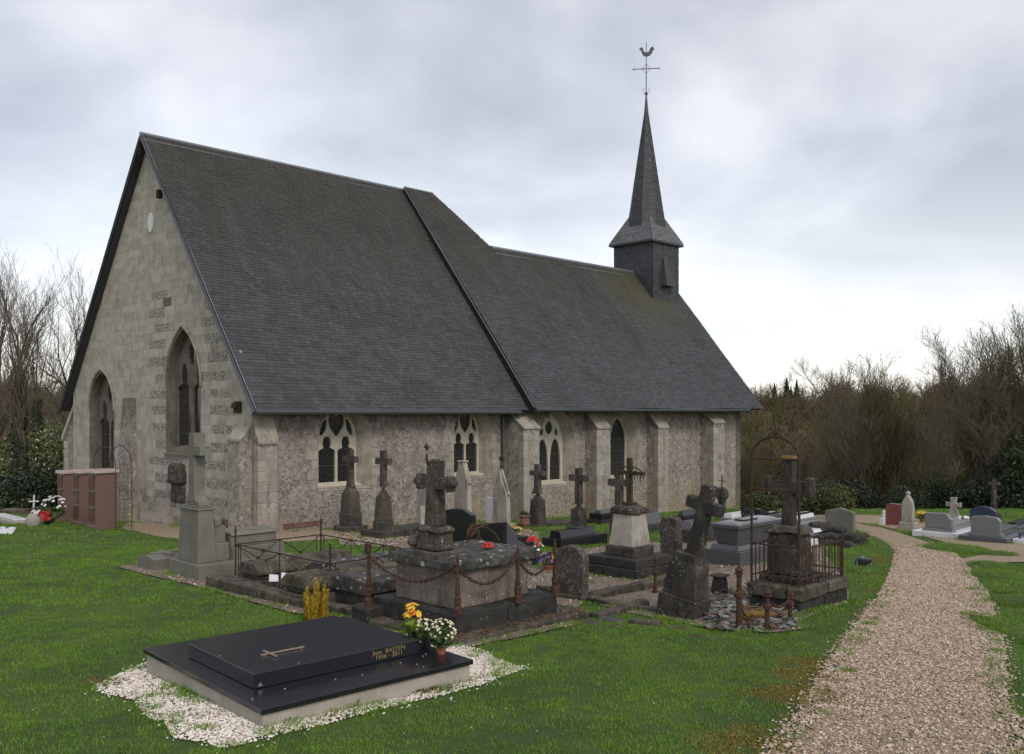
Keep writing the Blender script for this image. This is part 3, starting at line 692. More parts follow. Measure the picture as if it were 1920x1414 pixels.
# pale dressed stone round each opening
for i, (fr, fo, c, w, z0, z1, kk) in enumerate(wins):
    par = swo if i < 2 else nwo
    rv = MB(); n = len(fr)
    o1 = arch(w + .46, spring(w, z1, kk), min(z1 + .185, 3.27), z0 - .13, 9, c + .06)
    for k in range(n):
        if k == 0: continue
        j = (k + 1) % n
        a_, b_ = fo[k], fo[j]; p_, q_ = fr[k], fr[j]
        rv.add([(a_[0], BW - .004, a_[1]), (b_[0], BW - .004, b_[1]), (q_[0], FB + .02, q_[1]), (p_[0], FB + .02, p_[1])], [(0, 1, 2, 3)])
    off = Vector((0, 0, 0))
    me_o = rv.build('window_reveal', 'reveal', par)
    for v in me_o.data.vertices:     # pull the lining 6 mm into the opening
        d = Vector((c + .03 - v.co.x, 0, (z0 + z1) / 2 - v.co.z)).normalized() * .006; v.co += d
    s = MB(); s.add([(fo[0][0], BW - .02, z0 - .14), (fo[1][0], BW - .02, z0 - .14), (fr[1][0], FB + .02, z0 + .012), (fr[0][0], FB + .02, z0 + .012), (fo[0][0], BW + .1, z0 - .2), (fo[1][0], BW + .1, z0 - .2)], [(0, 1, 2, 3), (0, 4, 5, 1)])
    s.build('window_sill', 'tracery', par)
    # quoins on the wall face around the opening
    for side in (0, 1):
        for q in range(5):
            zz0 = z0 - .1 + q * .27
            if zz0 > spring(w, z1, kk): break
            ww = .2 + .12 * (q % 2); x = fo[side][0]
            s = MB(); s.box(*((x - ww, x - .004) if side == 0 else (x + .004, x + ww)), BW - .014, BW + .05, zz0, zz0 + .255)
            s.build('quoin', 'quoin', par, bev=.008)

def hole_light(u0, u1, v0, v1, kind):
    """outline of one light in normalised window coordinates"""
    w = u1 - u0; c = (u0 + u1) / 2; P = [(u0, v0), (u1, v0)]
    if kind == 'trefoil':
        s = v0 + (v1 - v0) * .70
        P += [(u1, s), (u1 - .05 * w, s + .02), (u1 - .2 * w, s + .035), (c + .20 * w, s + .05), (c + .26 * w, s + .10), (c + .22 * w, s + .16), (c + .1 * w, s + .21), (c, v1 + .01),
              (c - .1 * w, s + .21), (c - .22 * w, s + .16), (c - .26 * w, s + .10), (c - .20 * w, s + .05), (u0 + .2 * w, s + .035), (u0 + .05 * w, s + .02), (u0, s)]
    else:
        hs = v1 - w * .55
        for i in range(9):
            a = math.pi * i / 8; P.append((c + w / 2 * math.cos(a), hs + w * .5 * math.sin(a)))
    return P
def make_window(parent, c, w, z0, z1, kk, style, mp, lat=True, mat_='tracery'):
    """mp(u, v, t) maps wall coordinates; frame, panes and leading"""
    h = z1 - z0
    fr = arch(w, spring(w, z1, kk), z1, z0, 9, c)
    Pn = lambda x, y: (c + x * w / 2, z0 + y * h)
    if style == 'A':
        hs = [hole_light(-.87, -.06, .025, .63, 'trefoil'), hole_light(.06, .87, .025, .63, 'trefoil')]
        hs.append([(0, .645), (.16, .70), (.33, .78), (.39, .86), (.36, .92), (.26, .96), (.12, .955), (0, .93), (-.12, .955), (-.26, .96), (-.36, .92), (-.39, .86), (-.33, .78), (-.16, .70)])
        for s in (1, -1): hs.append([(s * x, y) for x, y in ([(.50, .75), (.66, .68), (.82, .66), (.80, .75), (.70, .83), (.55, .90), (.47, .88), (.48, .82)][::s])])
    elif style == 'B':
        hs = [hole_light(-.84, -.07, .03, .66, 'round'), hole_light(.07, .84, .03, .66, 'round')]
        hs.append([(0, .68), (.18, .72), (.27, .77), (.24, .82), (.12, .855), (0, .885), (-.12, .855), (-.24, .82), (-.27, .77), (-.18, .72)])
        for s in (1, -1): hs.append([(s * x, y) for x, y in ([(.42, .70), (.56, .665), (.64, .69), (.60, .75), (.48, .775), (.40, .75)][::s])])
        hs.append([(.0, .91), (.07, .935), (0, .97), (-.07, .935)])
    elif style == 'G':
        hs = [hole_light(-.88, -.08, .02, .72, 'trefoil'), hole_light(.08, .88, .02, .72, 'trefoil')]
        hs.append([(0, .70), (.16, .76), (.2, .83), (.1, .89), (0, .93), (-.1, .89), (-.2, .83), (-.16, .76)])
    else:
        f2 = arch(w * .93, spring(w, z1, kk), z1 - .04, z0 + .03, 9, 0)
        hs = [[(x / (w / 2), (y - z0) / h) for x, y in f2]]
    H = [[Pn(*p) for p in hh] for hh in hs]
    win = MB(); win.plate(fr, H, mp, 0, .12); fo = win.build('window', mat_, parent, bev=.012)
    for i, hh in enumerate(H):
        p = MB(); p.plate(hh, [], mp, .07, .078); p.build('pane', 'glass', fo)
    ld = MB(); st = .075 if lat else .2
    for hh in H:
        us = [p[0] for p in hh]; vs = [p[1] for p in hh]; u0, u1, v0, v1 = min(us), max(us), min(vs), max(vs)
        if lat:
            for sg in (1, -1):
                k = -60
                cc = (u0 if sg == 1 else u1)
                d = v0 - (u1 - u0) * 1.5
                while d < v1:
                    run = []
                    for q in range(33):
                        u = lerp(u0, u1, q / 32); v = d + (u - u0 if sg == 1 else u1 - u) * 1.5
                        if inside((u, v), hh): run.append((u, v))
                        elif len(run) > 1: ld.tube([mp(*run[0], .062), mp(*run[-1], .062)], .0065, 3); run = []
                        else: run = []
                    if len(run) > 1: ld.tube([mp(*run[0], .062), mp(*run[-1], .062)], .0065, 3)
                    d += .15
        k = 1
        while v0 + .45 * k < v1 - .1:
            v = v0 + .45 * k; uu = [lerp(u0, u1, q / 20) for q in range(21)]; uu = [u for u in uu if inside((u, v), hh)]
            if len(uu) > 2: ld.tube([mp(uu[0], v, .05), mp(uu[-1], v, .05)], .01, 4)
            k += 1
        if not lat:
            u = u0 + .1
            while u < u1 - .05:
                vv_ = [lerp(v0, v1, q / 40) for q in range(41)]; vv_ = [v for v in vv_ if inside((u, v), hh)]
                if len(vv_) > 2: ld.tube([mp(u, vv_[0], .045), mp(u, vv_[-1], .045)], .006, 4)
                u += .1
    o = ld.build('leading', 'lead', fo); return fo
for i, (st, lat) in enumerate((('A', True), ('A', True), ('B', True), ('C', True))):
    fr, fo, c, w, z0, z1, kk = wins[i]; make_window(church, c, w, z0, z1, kk, st, smap(FB), lat)

# buttresses of the south side
def buttress(pl, pc, pr, ztop_w, ztop_f, zb=-2.3, m='rubble', a0=None):
    a0 = sa(pl, BW) if a0 is None else a0; r = (pc - CX) / FPX
    x0, y0 = ab(a0, 0); t = (r * y0 - x0) / (BV[0] - r * BV[1]); bf = t
    a1 = sa(pr, bf)
    mb = MB(); ins = .0
    prof = [(BW + .05, zb), (bf, zb), (bf, ztop_f), (BW + .05, ztop_w)]
    mb.add([(a0, b, z) for b, z in prof] + [(a1, b, z) for b, z in prof], [(0, 1, 2, 3), (7, 6, 5, 4), (0, 4, 5, 1), (1, 5, 6, 2), (2, 6, 7, 3), (3, 7, 4, 0)])
    o = mb.build('buttress', m, church, bev=.015)
    cp = MB(); cp.add([(a0 - .03, bf - .05, ztop_f - .03), (a1 + .03, bf - .05, ztop_f - .03), (a1 + .03, BW, ztop_w + .03), (a0 - .03, BW, ztop_w + .03), (a0 - .03, bf - .05, ztop_f - .10), (a1 + .03, bf - .05, ztop_f - .10), (a1 + .03, BW, ztop_w - .05), (a0 - .03, BW, ztop_w - .05)],
                      [(0, 1, 2, 3), (0, 4, 5, 1), (1, 5, 6, 2), (0, 3, 7, 4), (4, 7, 6, 5), (2, 6, 7, 3)])
    cp.build('coping', 'reveal', o, bev=.01, rough=.008)
    z = zb + 1.4; k = 0
    while z < ztop_f - .3:      # dressed quoins up the two visible edges
        ww = .30 + .12 * (k % 2)
        s = MB(); s.box(a0 - .008, a0 + min(ww, (a1 - a0) * .45), bf - .01, bf + .2, z, z + .26); s.build('quoin', 'quoin', o, bev=.008)
        s = MB(); s.box(a1 - min(.42 - ww * .5, (a1 - a0) * .4), a1 + .008, bf - .01, bf + .2, z, z + .26); s.build('quoin', 'quoin', o, bev=.008)
        z += .27; k += 1
    return o
buttress(475, 484, 520, 2.95, 2.30, a0=.105)
buttress(948, 982, 1011, 3.1, 2.55)
buttress(1097, 1119, 1143, 3.05, 2.5)
buttress(1213, 1234, 1253, 3.05, 2.45)
buttress(1313, 1338, 1358, 3.05, 2.6)
# flints and stones standing out of the south wall
fm = MB()
ico = bmesh.new(); bmesh.ops.create_icosphere(ico, subdivisions=1, radius=1); IV = [v.co.copy() for v in ico.verts]; IF = [[v.index for v in f.verts] for f in ico.faces]; ico.free()
holes = [w_[1] for w_ in wins]
cnt = 0
while cnt < 6000:
    a = R.uniform(.9, 23.6); z = R.uniform(-1.2, 3.05)
    if any(inside((a, z), h_) for h_ in holes): continue
    if noise.noise(Vector((a * .7, z * .9, 4))) + .45 * (z < 1.0) + .2 * (z > 2.5) < R.uniform(-.35, .5): continue
    s = R.uniform(.012, .034); q = [R.uniform(.7, 1.3) for _ in range(3)]; n = len(fm.v)
    fm.v += [(a + v.x * s * 1.4 * q[0], BW + .0 + v.y * s * .35, z + v.z * s * q[1]) for v in IV]; fm.f += [tuple(i + n for i in f) for f in IF]; cnt += 1
o = fm.build('flint_nodules', 'flint', swo); o['kind'] = 'stuff'

# east gable: backing, openings, coursed blocks ----------------------------
GA0 = .10
gv2 = (ga(376, GA0) + ga(312, GA0)) / 2, ga(312, GA0) - ga(376, GA0)
G2 = dict(c=gv2[0], w=gv2[1], z0=1.88, z1=5.36, k=.78)
G1 = dict(c=(ga(168.5, GA0) + ga(214, GA0)) / 2, w=ga(168.5, GA0) - ga(214, GA0), z0=.85, z1=4.3, k=.62)
go = [arch(g_['w'], g_['z1'] - g_['w'] * g_['k'], g_['z1'], g_['z0'], 10, g_['c']) for g_ in (G2, G1)]
def ztop(b): return (EZ + KS * (b - EB) if b < RB else EZ + KS * (NE - b)) - .14
gb = MB(); gb.plate([(BW, -1.8), (12.35, -1.8), (12.35, ztop(12.35)), (RB, ztop(RB)), (BW, ztop(BW))], go, gmap(GA0), 0, .75)
gbo = gb.build('gable_wall', 'mortar', church)
for g_ in (G2, G1):
    make_window(church, g_['c'], g_['w'], g_['z0'], g_['z1'], g_['k'], 'G', gmap(GA0 + .27), False, 'tracery_dark')
    # moulded lining
    fr = arch(g_['w'] + .0, g_['z1'] - g_['w'] * g_['k'], g_['z1'], g_['z0'], 10, g_['c'])
    inn = arch(g_['w'] - .03, g_['z1'] - g_['w'] * g_['k'], g_['z1'] - .015, g_['z0'], 10, g_['c'])
    q = MB(); q.plate([(p[0], p[1]) for p in arch(g_['w'] + .02, g_['z1'] - g_['w'] * g_['k'], g_['z1'] + .02, g_['z0'] - .01, 10, g_['c'])], [inn], gmap(GA0 - .012), 0, .36); q.build('window_reveal', 'tracery_dark', gbo)
    q = MB(); q.tube([(GA0 - .035, u, v) for u, v in arch(g_['w'] + .14, g_['z1'] - g_['w'] * g_['k'], g_['z1'] + .09, g_['z0'] + .3, 10, g_['c'])[2:-0 or None]], .035, 6)
    q.build('hood_mould', 'reveal', gbo)
    q = MB(); q.add([(GA0 - .05, g_['c'] - g_['w'] / 2 - .05, g_['z0'] - .06), (GA0 - .05, g_['c'] + g_['w'] / 2 + .05, g_['z0'] - .06), (GA0 + .38, g_['c'] + g_['w'] / 2 + .05, g_['z0'] + .18), (GA0 + .38, g_['c'] - g_['w'] / 2 - .05, g_['z0'] + .18),
                     (GA0 - .05, g_['c'] - g_['w'] / 2 - .05, g_['z0'] - .14), (GA0 - .05, g_['c'] + g_['w'] / 2 + .05, g_['z0'] - .14), (GA0 + .3, g_['c'] + g_['w'] / 2 + .05, g_['z0'] - .14), (GA0 + .3, g_['c'] - g_['w'] / 2 - .05, g_['z0'] - .14)], [(0, 1, 2, 3), (1, 0, 4, 5), (0, 3, 7, 4), (1, 5, 6, 2)])
    q.build('window_sill', 'tracery_dark', gbo)
q = MB(); q.tube([(GA0 + .3, G2['c'] + G2['w'] / 2, 3.75), (GA0 + .3, G2['c'] - G2['w'] / 2, 3.75)], .02, 5); q.build('tie_bar', 'iron', gbo)
UB = MB(); UB.box(0, 1, 0, 1, 0, 1); UBm = {}
def unit_block(mt):
    if mt not in UBm:
        me = MB(); me.box(0, 1, 0, 1, 0, 1); UBm[mt] = me.mesh('stone', mt, bev=.03)
    return UBm[mt]
blocks = []   # (b0l,b0r at bottom, b1l,b1r at top, z0, z1, proud, mat)
def free_intervals(z):
    L_ = [(BW + .02, 12.33)]
    zt = z
    if z > ztop(BW): L_ = [(EB + (z + .14 - EZ) / KS, NE - (z + .14 - EZ) / KS)]
    for g_ in (G2, G1):
        zs = g_['z1'] - g_['w'] * g_['k']
        if g_['z0'] - .1 <= z < g_['z1'] + .12:
            if z <= zs: hw = g_['w'] / 2
            else:
                w, h = g_['w'] + .1, g_['z1'] + .06 - zs; Rr = (w * w / 4 + h * h) / w; hw = max(0, math.sqrt(max(0, Rr * Rr - min(z - zs, Rr) ** 2)) - Rr + w / 2)
            hw += .03
            L_ = [s for (a, b) in L_ for s in ((a, min(b, g_['c'] - hw)), (max(a, g_['c'] + hw), b)) if s[1] - s[0] > .02]
    return L_
z = -1.25; k = 0
while z < RZ - .5:
    hgt = .245 + R.uniform(-.03, .03); zt = z + hgt - .004
    fb, ft = free_intervals(z), free_intervals(zt)
    if len(fb) != len(ft): ft = fb if len(fb) > len(ft) else ft; fb = ft
    for (bl, br), (tl, tr) in zip(fb, ft):
        l, r = min(bl, tl), max(br, tr); b = l; first = True
        while b < r - .03:
            wd = R.uniform(.30, .72); e = b + wd
            if r - e < .22: e = r
            q0, q1, q2, q3 = (bl if b == l else b), (br if e == r else e), (tr if e == r else e), (tl if b == l else b)
            if b > l: q0 = max(b, bl); q3 = max(b, tl)
            if e < r: q1 = min(e, br); q2 = min(e, tr)
            if q1 - q0 > .03 or q2 - q3 > .03:
                c_ = (b + e) / 2; mt = 'ashlar'
                near2 = (1.55 < c_ < 2.75) or (4.95 + .15 < c_ < 6.15)
                if near2 and .2 < z < 6.6 and k % 2: mt = 'flint_band'
                elif z < 6.4 and c_ < 6 and R.random() < .06: mt = 'flint_band'
                elif z < .7 and R.random() < .45: mt = 'rubble'
                elif z > 6 and c_ < 5.5 and R.random() < .04: mt = 'rubble'
                blocks.append((q0, q1 - .004, q2 - .004, q3, z, zt, R.uniform(.003, .010), mt))
            b = e
    z += hgt; k += 1
def bdist(b):
    x, y = ab(0, (b[0] + b[1]) / 2); return (x * x + y * y) ** .5
blocks.sort(key=lambda b: bdist(b) + abs(b[4] - 3.1) * .3 - (1.5 if b[1] - b[0] > .4 else 0))
joined = {}
for i, (q0, q1, q2, q3, z0, z1, pr, mt) in enumerate(blocks):
    rect = abs(q0 - q3) < 1e-4 and abs(q1 - q2) < 1e-4
    if i < 300:
        if rect:
            o = bpy.data.objects.new('stone', unit_block(mt)); COL.objects.link(o); o.parent = gbo
            o.location = (GA0 - pr, q0, z0); o.scale = (.06, q1 - q0, z1 - z0)
        else:
            mb = MB(); mb.plate([(q0, z0), (max(q1, q0 + .01), z0), (max(q2, q3 + .01), z1), (q3, z1)], [], gmap(GA0 - pr), 0, .06); mb.build('stone', mt, gbo, bev=.004)
    else:
        mb = joined.setdefault(mt, MB()); mb.plate([(q0, z0), (max(q1, q0 + .01), z0), (max(q2, q3 + .01), z1), (q3, z1)], [], gmap(GA0 - pr), 0, .03)
for mt, mb in joined.items(): mb.build('stone_courses', mt, gbo, bev=0)['kind'] = 'stuff'
# plaque, corbels, brick footing, buttresses of the gable
q = MB(); q.plate([(6.21 + .17 * math.cos(t / 12 * math.pi), 8.65 + .3 * math.sin(t / 12 * math.pi)) for t in range(24)], [], gmap(GA0 - .035), 0, .05); q.build('oval_plaque', 'white_paint', gbo, bev=.01)
q = MB(); q.box(GA0 - .16, GA0, .95, 1.15, 3.12, 3.26); q.box(GA0 - .06, GA0, .88, 1.22, 3.0, 3.3); q.build('anchor_plate', 'iron', gbo, bev=.01)
q = MB(); q.box(GA0 - .22, GA0 + .05, 3.9, 4.75, 1.0, 1.55, 0, .1); q.box(GA0 - .12, GA0 + .05, 4.0, 4.7, .45, 1.0); q.build('corbel', 'st_brown', gbo, bev=.05, rough=.04)
for k in range(26):
    b_ = .5 + (k % 8) * .24 + .1 * (k // 8 % 2); z_ = -.02 + .075 * (k // 8); q = MB(); q.box(GA0 - .03, GA0 + .05, b_, b_ + .22, z_, z_ + .065)
    q.build('brick', 'brick', gbo, bev=.006)
for k in range(10):
    q = MB(); q.box(1.0 + (k % 5) * .24, 1.22 + (k % 5) * .24, BW - .03, BW + .05, -.02 + .075 * (k // 5), .045 + .075 * (k // 5)); q.build('brick', 'brick', swo, bev=.006)
def solid(name, prof, mp, t0, t1, m, par, rough=0, bev=.015):
    q = MB(); q.plate(prof, [], mp, t0, t1); return q.build(name, m, par, bev=bev, rough=rough)
nb = solid('buttress', [(11.9, -1.8), (13.45, -1.8), (13.45, 2.15), (11.9, 3.75)], gmap(.2), 0, .8, 'rubble', church)
q = MB(); q.add([(.12, 13.55, 2.12), (.12, 11.85, 3.87), (.12, 11.85, 3.67), (.12, 13.5, 1.95), (1.1, 13.55, 2.12), (1.1, 11.85, 3.87), (1.1, 11.85, 3.67), (1.1, 13.5, 1.95)], [(0, 1, 2, 3), (7, 6, 5, 4), (0, 4, 5, 1), (0, 3, 7, 4), (3, 2, 6, 7)]); q.build('coping', 'ashlar', nb, bev=.01)
z = -1.0
while z < 1.9:
    q = MB(); q.box(.18, .5, 13.05 + .1 * R.random(), 13.47, z, z + .26); q.build('quoin', 'ashlar', nb, bev=.01); z += .27
cb_ = MB(); cb_.add([(GA0, 8.35, -1.8), (GA0, 7.15, -1.8), (GA0, 7.25, 3.45), (GA0, 8.2, 3.45), (GA0 - .42, 8.3, -1.8), (GA0 - .42, 7.2, -1.8), (GA0 - .03, 7.3, 3.45), (GA0 - .03, 8.15, 3.45)], [(4, 5, 6, 7), (5, 1, 2, 6), (0, 4, 7, 3), (3, 7, 6, 2)])
cb_.build('buttress', 'rubble', church, bev=.01)
q = solid('buttress', [(GA0 + .02, -1.8), (GA0 - .3, -1.8), (GA0 - .3, 2.34), (GA0 + .02, 2.62)], lambda u, v, t: (u, t, v), .42, 1.05, 'rubble', church)
c_ = MB(); c_.add([(GA0 - .33, .40, 2.36), (GA0 - .33, 1.08, 2.36), (GA0, 1.08, 2.70), (GA0, .40, 2.70), (GA0 - .33, .40, 2.28), (GA0 - .33, 1.08, 2.28), (GA0, 1.08, 2.6), (GA0, .40, 2.6)], [(0, 1, 2, 3), (0, 4, 5, 1), (1, 5, 6, 2), (0, 3, 7, 4)]); c_.build('coping', 'quoin', q, bev=.02, rough=.012)

# slate-hung bell turret, skirt and spire ----------------------------
TA, TBb, TW, TD = 21.5, 3.44, 2.02, 2.15
tz0, tz1 = 7.2, 10.62
tu = MB(); tu.box(TA, TA + TW, TBb, TBb + TD, tz0, tz1); turret = tu.build('bell_turret', 'slate_dark', church)
sm = MB()
zcut = lambda b: NZ + KN * (b - NB) - .02
for (o_, U, V, poly) in (((TA - .002, TBb + TD, 0), (0, -1, 0), (0, 0, 1), [(0, zcut(TBb + TD - 1.1)), (TD - 0, zcut(TBb)), (TD, tz1), (0, tz1)]),
                         ((TA, TBb - .002, 0), (1, 0, 0), (0, 0, 1), [(0, 7.6), (TW, 7.6), (TW, tz1), (0, tz1)])):
    mb, _ = slates('t', o_, U, V, poly, turret, sag=.0, w=.2, e=.105); sm.add(mb.v, mb.f)
finish_slates(sm, 'slate_dark', turret)
q = MB(); q.add([(TA + .78, TBb - .03, 9.95), (TA + 1.02, TBb - .03, 9.95), (TA + 1.42, TBb - .03, 8.62), (TA + .62, TBb - .03, 8.62), (TA + 1.40, TBb - .34, 8.60), (TA + .66, TBb - .34, 8.60), (TA + .80, TBb - .07, 9.9), (TA + .98, TBb - .07, 9.9)],
          [(0, 1, 2, 3), (6, 5, 4, 7), (3, 2, 4, 5), (0, 3, 5, 6), (1, 7, 4, 2), (0, 6, 7, 1)])
q.build('louvre_hood', 'slate_dark', turret, bev=.01)
ca_, cb2 = TA + TW / 2, TBb + TD / 2
sk = MB(); hs_ = 1.22; zs_, zk = 10.6, 13.0
sk.add([(ca_ - hs_, cb2 - hs_, zs_), (ca_ + hs_, cb2 - hs_, zs_), (ca_ + hs_, cb2 + hs_, zs_), (ca_ - hs_, cb2 + hs_, zs_), (ca_, cb2, zk), (ca_ - hs_, cb2 - hs_, zs_ - .07), (ca_ + hs_, cb2 - hs_, zs_ - .07), (ca_ + hs_, cb2 + hs_, zs_ - .07), (ca_ - hs_, cb2 + hs_, zs_ - .07)],
       [(0, 1, 4), (1, 2, 4), (2, 3, 4), (3, 0, 4), (0, 5, 6, 1), (1, 6, 7, 2), (2, 7, 8, 3), (3, 8, 5, 0), (8, 7, 6, 5)])
spire = sk.build('spire', 'slate_dark', church)
sm = MB(); slh = math.hypot(hs_, zk - zs_)
for k in range(4):
    ang = k * math.pi / 2; U = Vector((math.cos(ang), math.sin(ang), 0)); inn = Vector((-math.sin(ang), math.cos(ang), 0))
    o_ = Vector((ca_, cb2, zs_)) - U * hs_ - inn * hs_
    mb, _ = slates('s', o_, U, inn * hs_ + Vector((0, 0, zk - zs_)), [(0, 0), (2 * hs_, 0), (hs_ + .3, slh * .72), (hs_ - .3, slh * .72)], spire, sag=0, w=.2, e=.105); sm.add(mb.v, mb.f)
finish_slates(sm, 'slate_skirt', spire, 'skirt_slates')
r0, zo, zt_ = .97, 10.9, 17.15
oc = MB(); R8 = [(ca_ + r0 * math.cos(math.pi / 8 + k * math.pi / 4), cb2 + r0 * math.sin(math.pi / 8 + k * math.pi / 4), zo) for k in range(8)]; oc.add(R8 + [(ca_, cb2, zt_)], [(k, (k + 1) % 8, 8) for k in range(8)] + [tuple(range(7, -1, -1))])
sm = MB()
ocv = oc.build('spire_core', 'slate_dark', spire)
for k in range(8):
    t0, t1 = (k - .5) * math.pi / 4, (k + .5) * math.pi / 4
    p0 = Vector((ca_ + r0 * math.cos(t0), cb2 + r0 * math.sin(t0), zo)); p1 = Vector((ca_ + r0 * math.cos(t1), cb2 + r0 * math.sin(t1), zo)); ap = Vector((ca_, cb2, zt_ + .08))
    U = (p1 - p0); wd = U.length; mid = (p0 + p1) / 2; V = ap - mid
    mb, _ = slates('o', p0, U, V, [(0, 0), (wd, 0), (wd / 2 + .01, V.length), (wd / 2 - .01, V.length)], spire, sag=0, w=.2, e=.105); sm.add(mb.v, mb.f)
finish_slates(sm, 'slate_dark', spire)
q = MB(); q.lathe([(.13, 16.4), (.06, 17.2), (.03, 17.5)], 8, (ca_, cb2, 0)); q.build('lead_cap', 'gutter', spire)
q = MB(); q.cbox(ca_ - .55, cb2 - .62, 14.25, 14.33, .06, .06); q.build('slate_clip', 'zinc', spire)
vane = MB(); vane.tube([(ca_, cb2, 17.2), (ca_, cb2, 19.95)], [.028, .016], 6); vane.lathe([(.0, 17.45), (.07, 17.55), (.07, 17.6), (0, 17.7)], 8, (ca_, cb2, 0))
for k in range(4):
    an = k * math.pi / 2 + .6; vane.tube([(ca_ + .16 * math.sin(t) * math.cos(an), cb2 + .16 * math.sin(t) * math.sin(an), 17.72 - .14 * math.cos(t)) for t in [i * .45 for i in range(7)]], .009, 4)
vo = vane.build('weathervane', 'gutter', church)
dv = Vector((math.cos(-.9), math.sin(-.9), 0)); cp = Vector((ca_, cb2, 18.72))
q = MB(); q.tube([cp - dv * .58, cp + dv * .58], .02, 5)
for s in (-1, 1): q.lathe([(0, -.05), (.045, 0), (0, .05)], 6, tuple(cp + dv * .58 * s))
for s in (-1, 1):
    for t_ in (-1, 1): q.tube([cp + dv * .2 * s, cp + dv * .1 * s + Vector((0, 0, .1 * t_)), cp + Vector((0, 0, .22 * t_))], .008, 4)
q.build('vane_cross', 'gutter', vo)
q = MB()
cock = [(-.28, .30), (-.20, .34), (-.14, .26), (-.12, .14), (.0, .08), (.12, .12), (.17, .26), (.26, .35), (.34, .30), (.36, .18), (.30, .20), (.27, .06), (.15, -.06), (.02, -.10), (-.12, -.07), (-.2, .06), (-.24, .2), (-.33, .22)]
q.plate([(x * 1.0, y) for x, y in cock], [], lambda u, v, t: tuple(Vector((ca_, cb2, 19.38)) + dv * u + Vector((0, 0, v)) + Vector((-dv.y, dv.x, 0)) * t), -.025, .025)
q.build('weathercock', 'gutter', vo, bev=.008)

# ------------------------------------------------------------------ graves
class Grave:
    """an aligned grave: local x runs along the church, local y along its gable, origin at the nearest corner"""
    def __init__(s, name, label, cat, cx, cy, xl, xr, group=None, h=0.0, tilt=None, drz=0.0):
        loc, s.La, s.Lb, s.y = cornerdims(cx, cy, xl, xr, h); s.s = s.y / FPX
        s.root = thing(name, label, cat, loc, AX + drz, group, tilt)
    def h(s, px): return px * s.s
    def box(s, name, m, x0, x1, y0, y1, z0, z1, tx=0, ty=0, bev=.012, rough=0, label=None, parent=None):
        q = MB(); q.box(x0, x1, y0, y1, z0, z1, tx, ty); return q.build(name, m, parent or s.root, bev=bev, rough=rough, label=label)
def crossb(parent, x, y, z0, H, span, zarm, w, t, m='st_brown', along='b', style='latin', aw=None, name='cross', bev=.012, rough=0, taper=0.0):
    """cross standing at (x, y): zarm = height of the arm axis above z0"""
    aw = aw or w; hw, ha = w / 2, aw / 2; hs = span / 2; bw = hw * (1 + taper)
    if style == 'flared':
        P = [(-bw * 1.7, 0), (bw * 1.7, 0), (bw * 1.25, .08), (bw, .17), (hw, zarm - ha), (hs, zarm - ha), (hs, zarm + ha), (hw, zarm + ha), (hw, H), (-hw, H), (-hw, zarm + ha), (-hs, zarm + ha), (-hs, zarm - ha), (-hw, zarm - ha), (-bw, .17), (-bw * 1.25, .08)]
    elif style == 'pattee':
        P = [(-bw, 0), (bw, 0), (hw, zarm - ha * .8), (hs, zarm - ha * 1.25), (hs, zarm + ha * 1.25), (hw * .85, zarm + ha * .8), (hw * 1.25, H), (-hw * 1.25, H), (-hw * .85, zarm + ha * .8), (-hs, zarm + ha * 1.25), (-hs, zarm - ha * 1.25), (-hw, zarm - ha * .8)]
    elif style == 'bud':
        r = ha * 1.15
        def bud(cx, cy, dx, dz):
            out = []
            nx, nz = -dz, dx
            for a_, b_, rr in ((-.05, -1.35, .75), (1.2, 0, .95), (-.05, 1.35, .75)):
                for k in range(-3, 4):
                    an = k * .42 + (-.9 if b_ < 0 else .9 if b_ > 0 else 0)
                    out.append((cx + dx * (a_ * r + rr * r * math.cos(an)) + nx * (b_ * r * .8 + rr * r * .8 * math.sin(an)), cy + dz * (a_ * r + rr * r * math.cos(an)) + nz * (b_ * r * .8 + rr * r * .8 * math.sin(an))))
            return out
        P = [(-bw, 0), (bw, 0), (hw, zarm - ha)] + bud(hs - 1.9 * r, zarm, 1, 0) + [(hw, zarm + ha)] + bud(0, H - 1.2 * r, 0, 1) + [(-hw, zarm + ha)] + bud(-hs + 1.9 * r, zarm, -1, 0) + [(-hw, zarm - ha)]
    else:
        P = [(-bw, 0), (bw, 0), (hw, zarm - ha), (hs, zarm - ha), (hs, zarm + ha), (hw, zarm + ha), (hw, H), (-hw, H), (-hw, zarm + ha), (-hs, zarm + ha), (-hs, zarm - ha), (-hw, zarm - ha)]
    mp = (lambda u, v, q: (x + q, y + u, z0 + v)) if along == 'b' else (lambda u, v, q: (x + u, y + q, z0 + v))
    mb = MB(); mb.plate(P, [], mp, -t / 2, t / 2); return mb.build(name, m, parent, bev=bev, rough=rough)
def upright(parent, prof, x0, x1, m, name='slab', bev=.008, rough=0, along='b'):
    mp = (lambda u, v, t: (t, u, v)) if along == 'b' else (lambda u, v, t: (u, t, v))
    mb = MB(); mb.plate(prof, [], mp, x0, x1); return mb.build(name, m, parent, bev=bev, rough=rough)
def leafq(mb, c, s, rnd=R, flat=.0):
    d = Vector((rnd.gauss(0, 1), rnd.gauss(0, 1), rnd.gauss(0, 1) * (1 - flat))).normalized(); e = d.orthogonal().normalized()
    e = (Matrix.Rotation(rnd.uniform(0, 6.28), 3, d) @ e); c = Vector(c); n = len(mb.v)
    mb.v += [tuple(c - d * s), tuple(c + e * s * .45), tuple(c + d * s), tuple(c - e * s * .45)]; mb.f.append((n, n + 1, n + 2, n + 3))
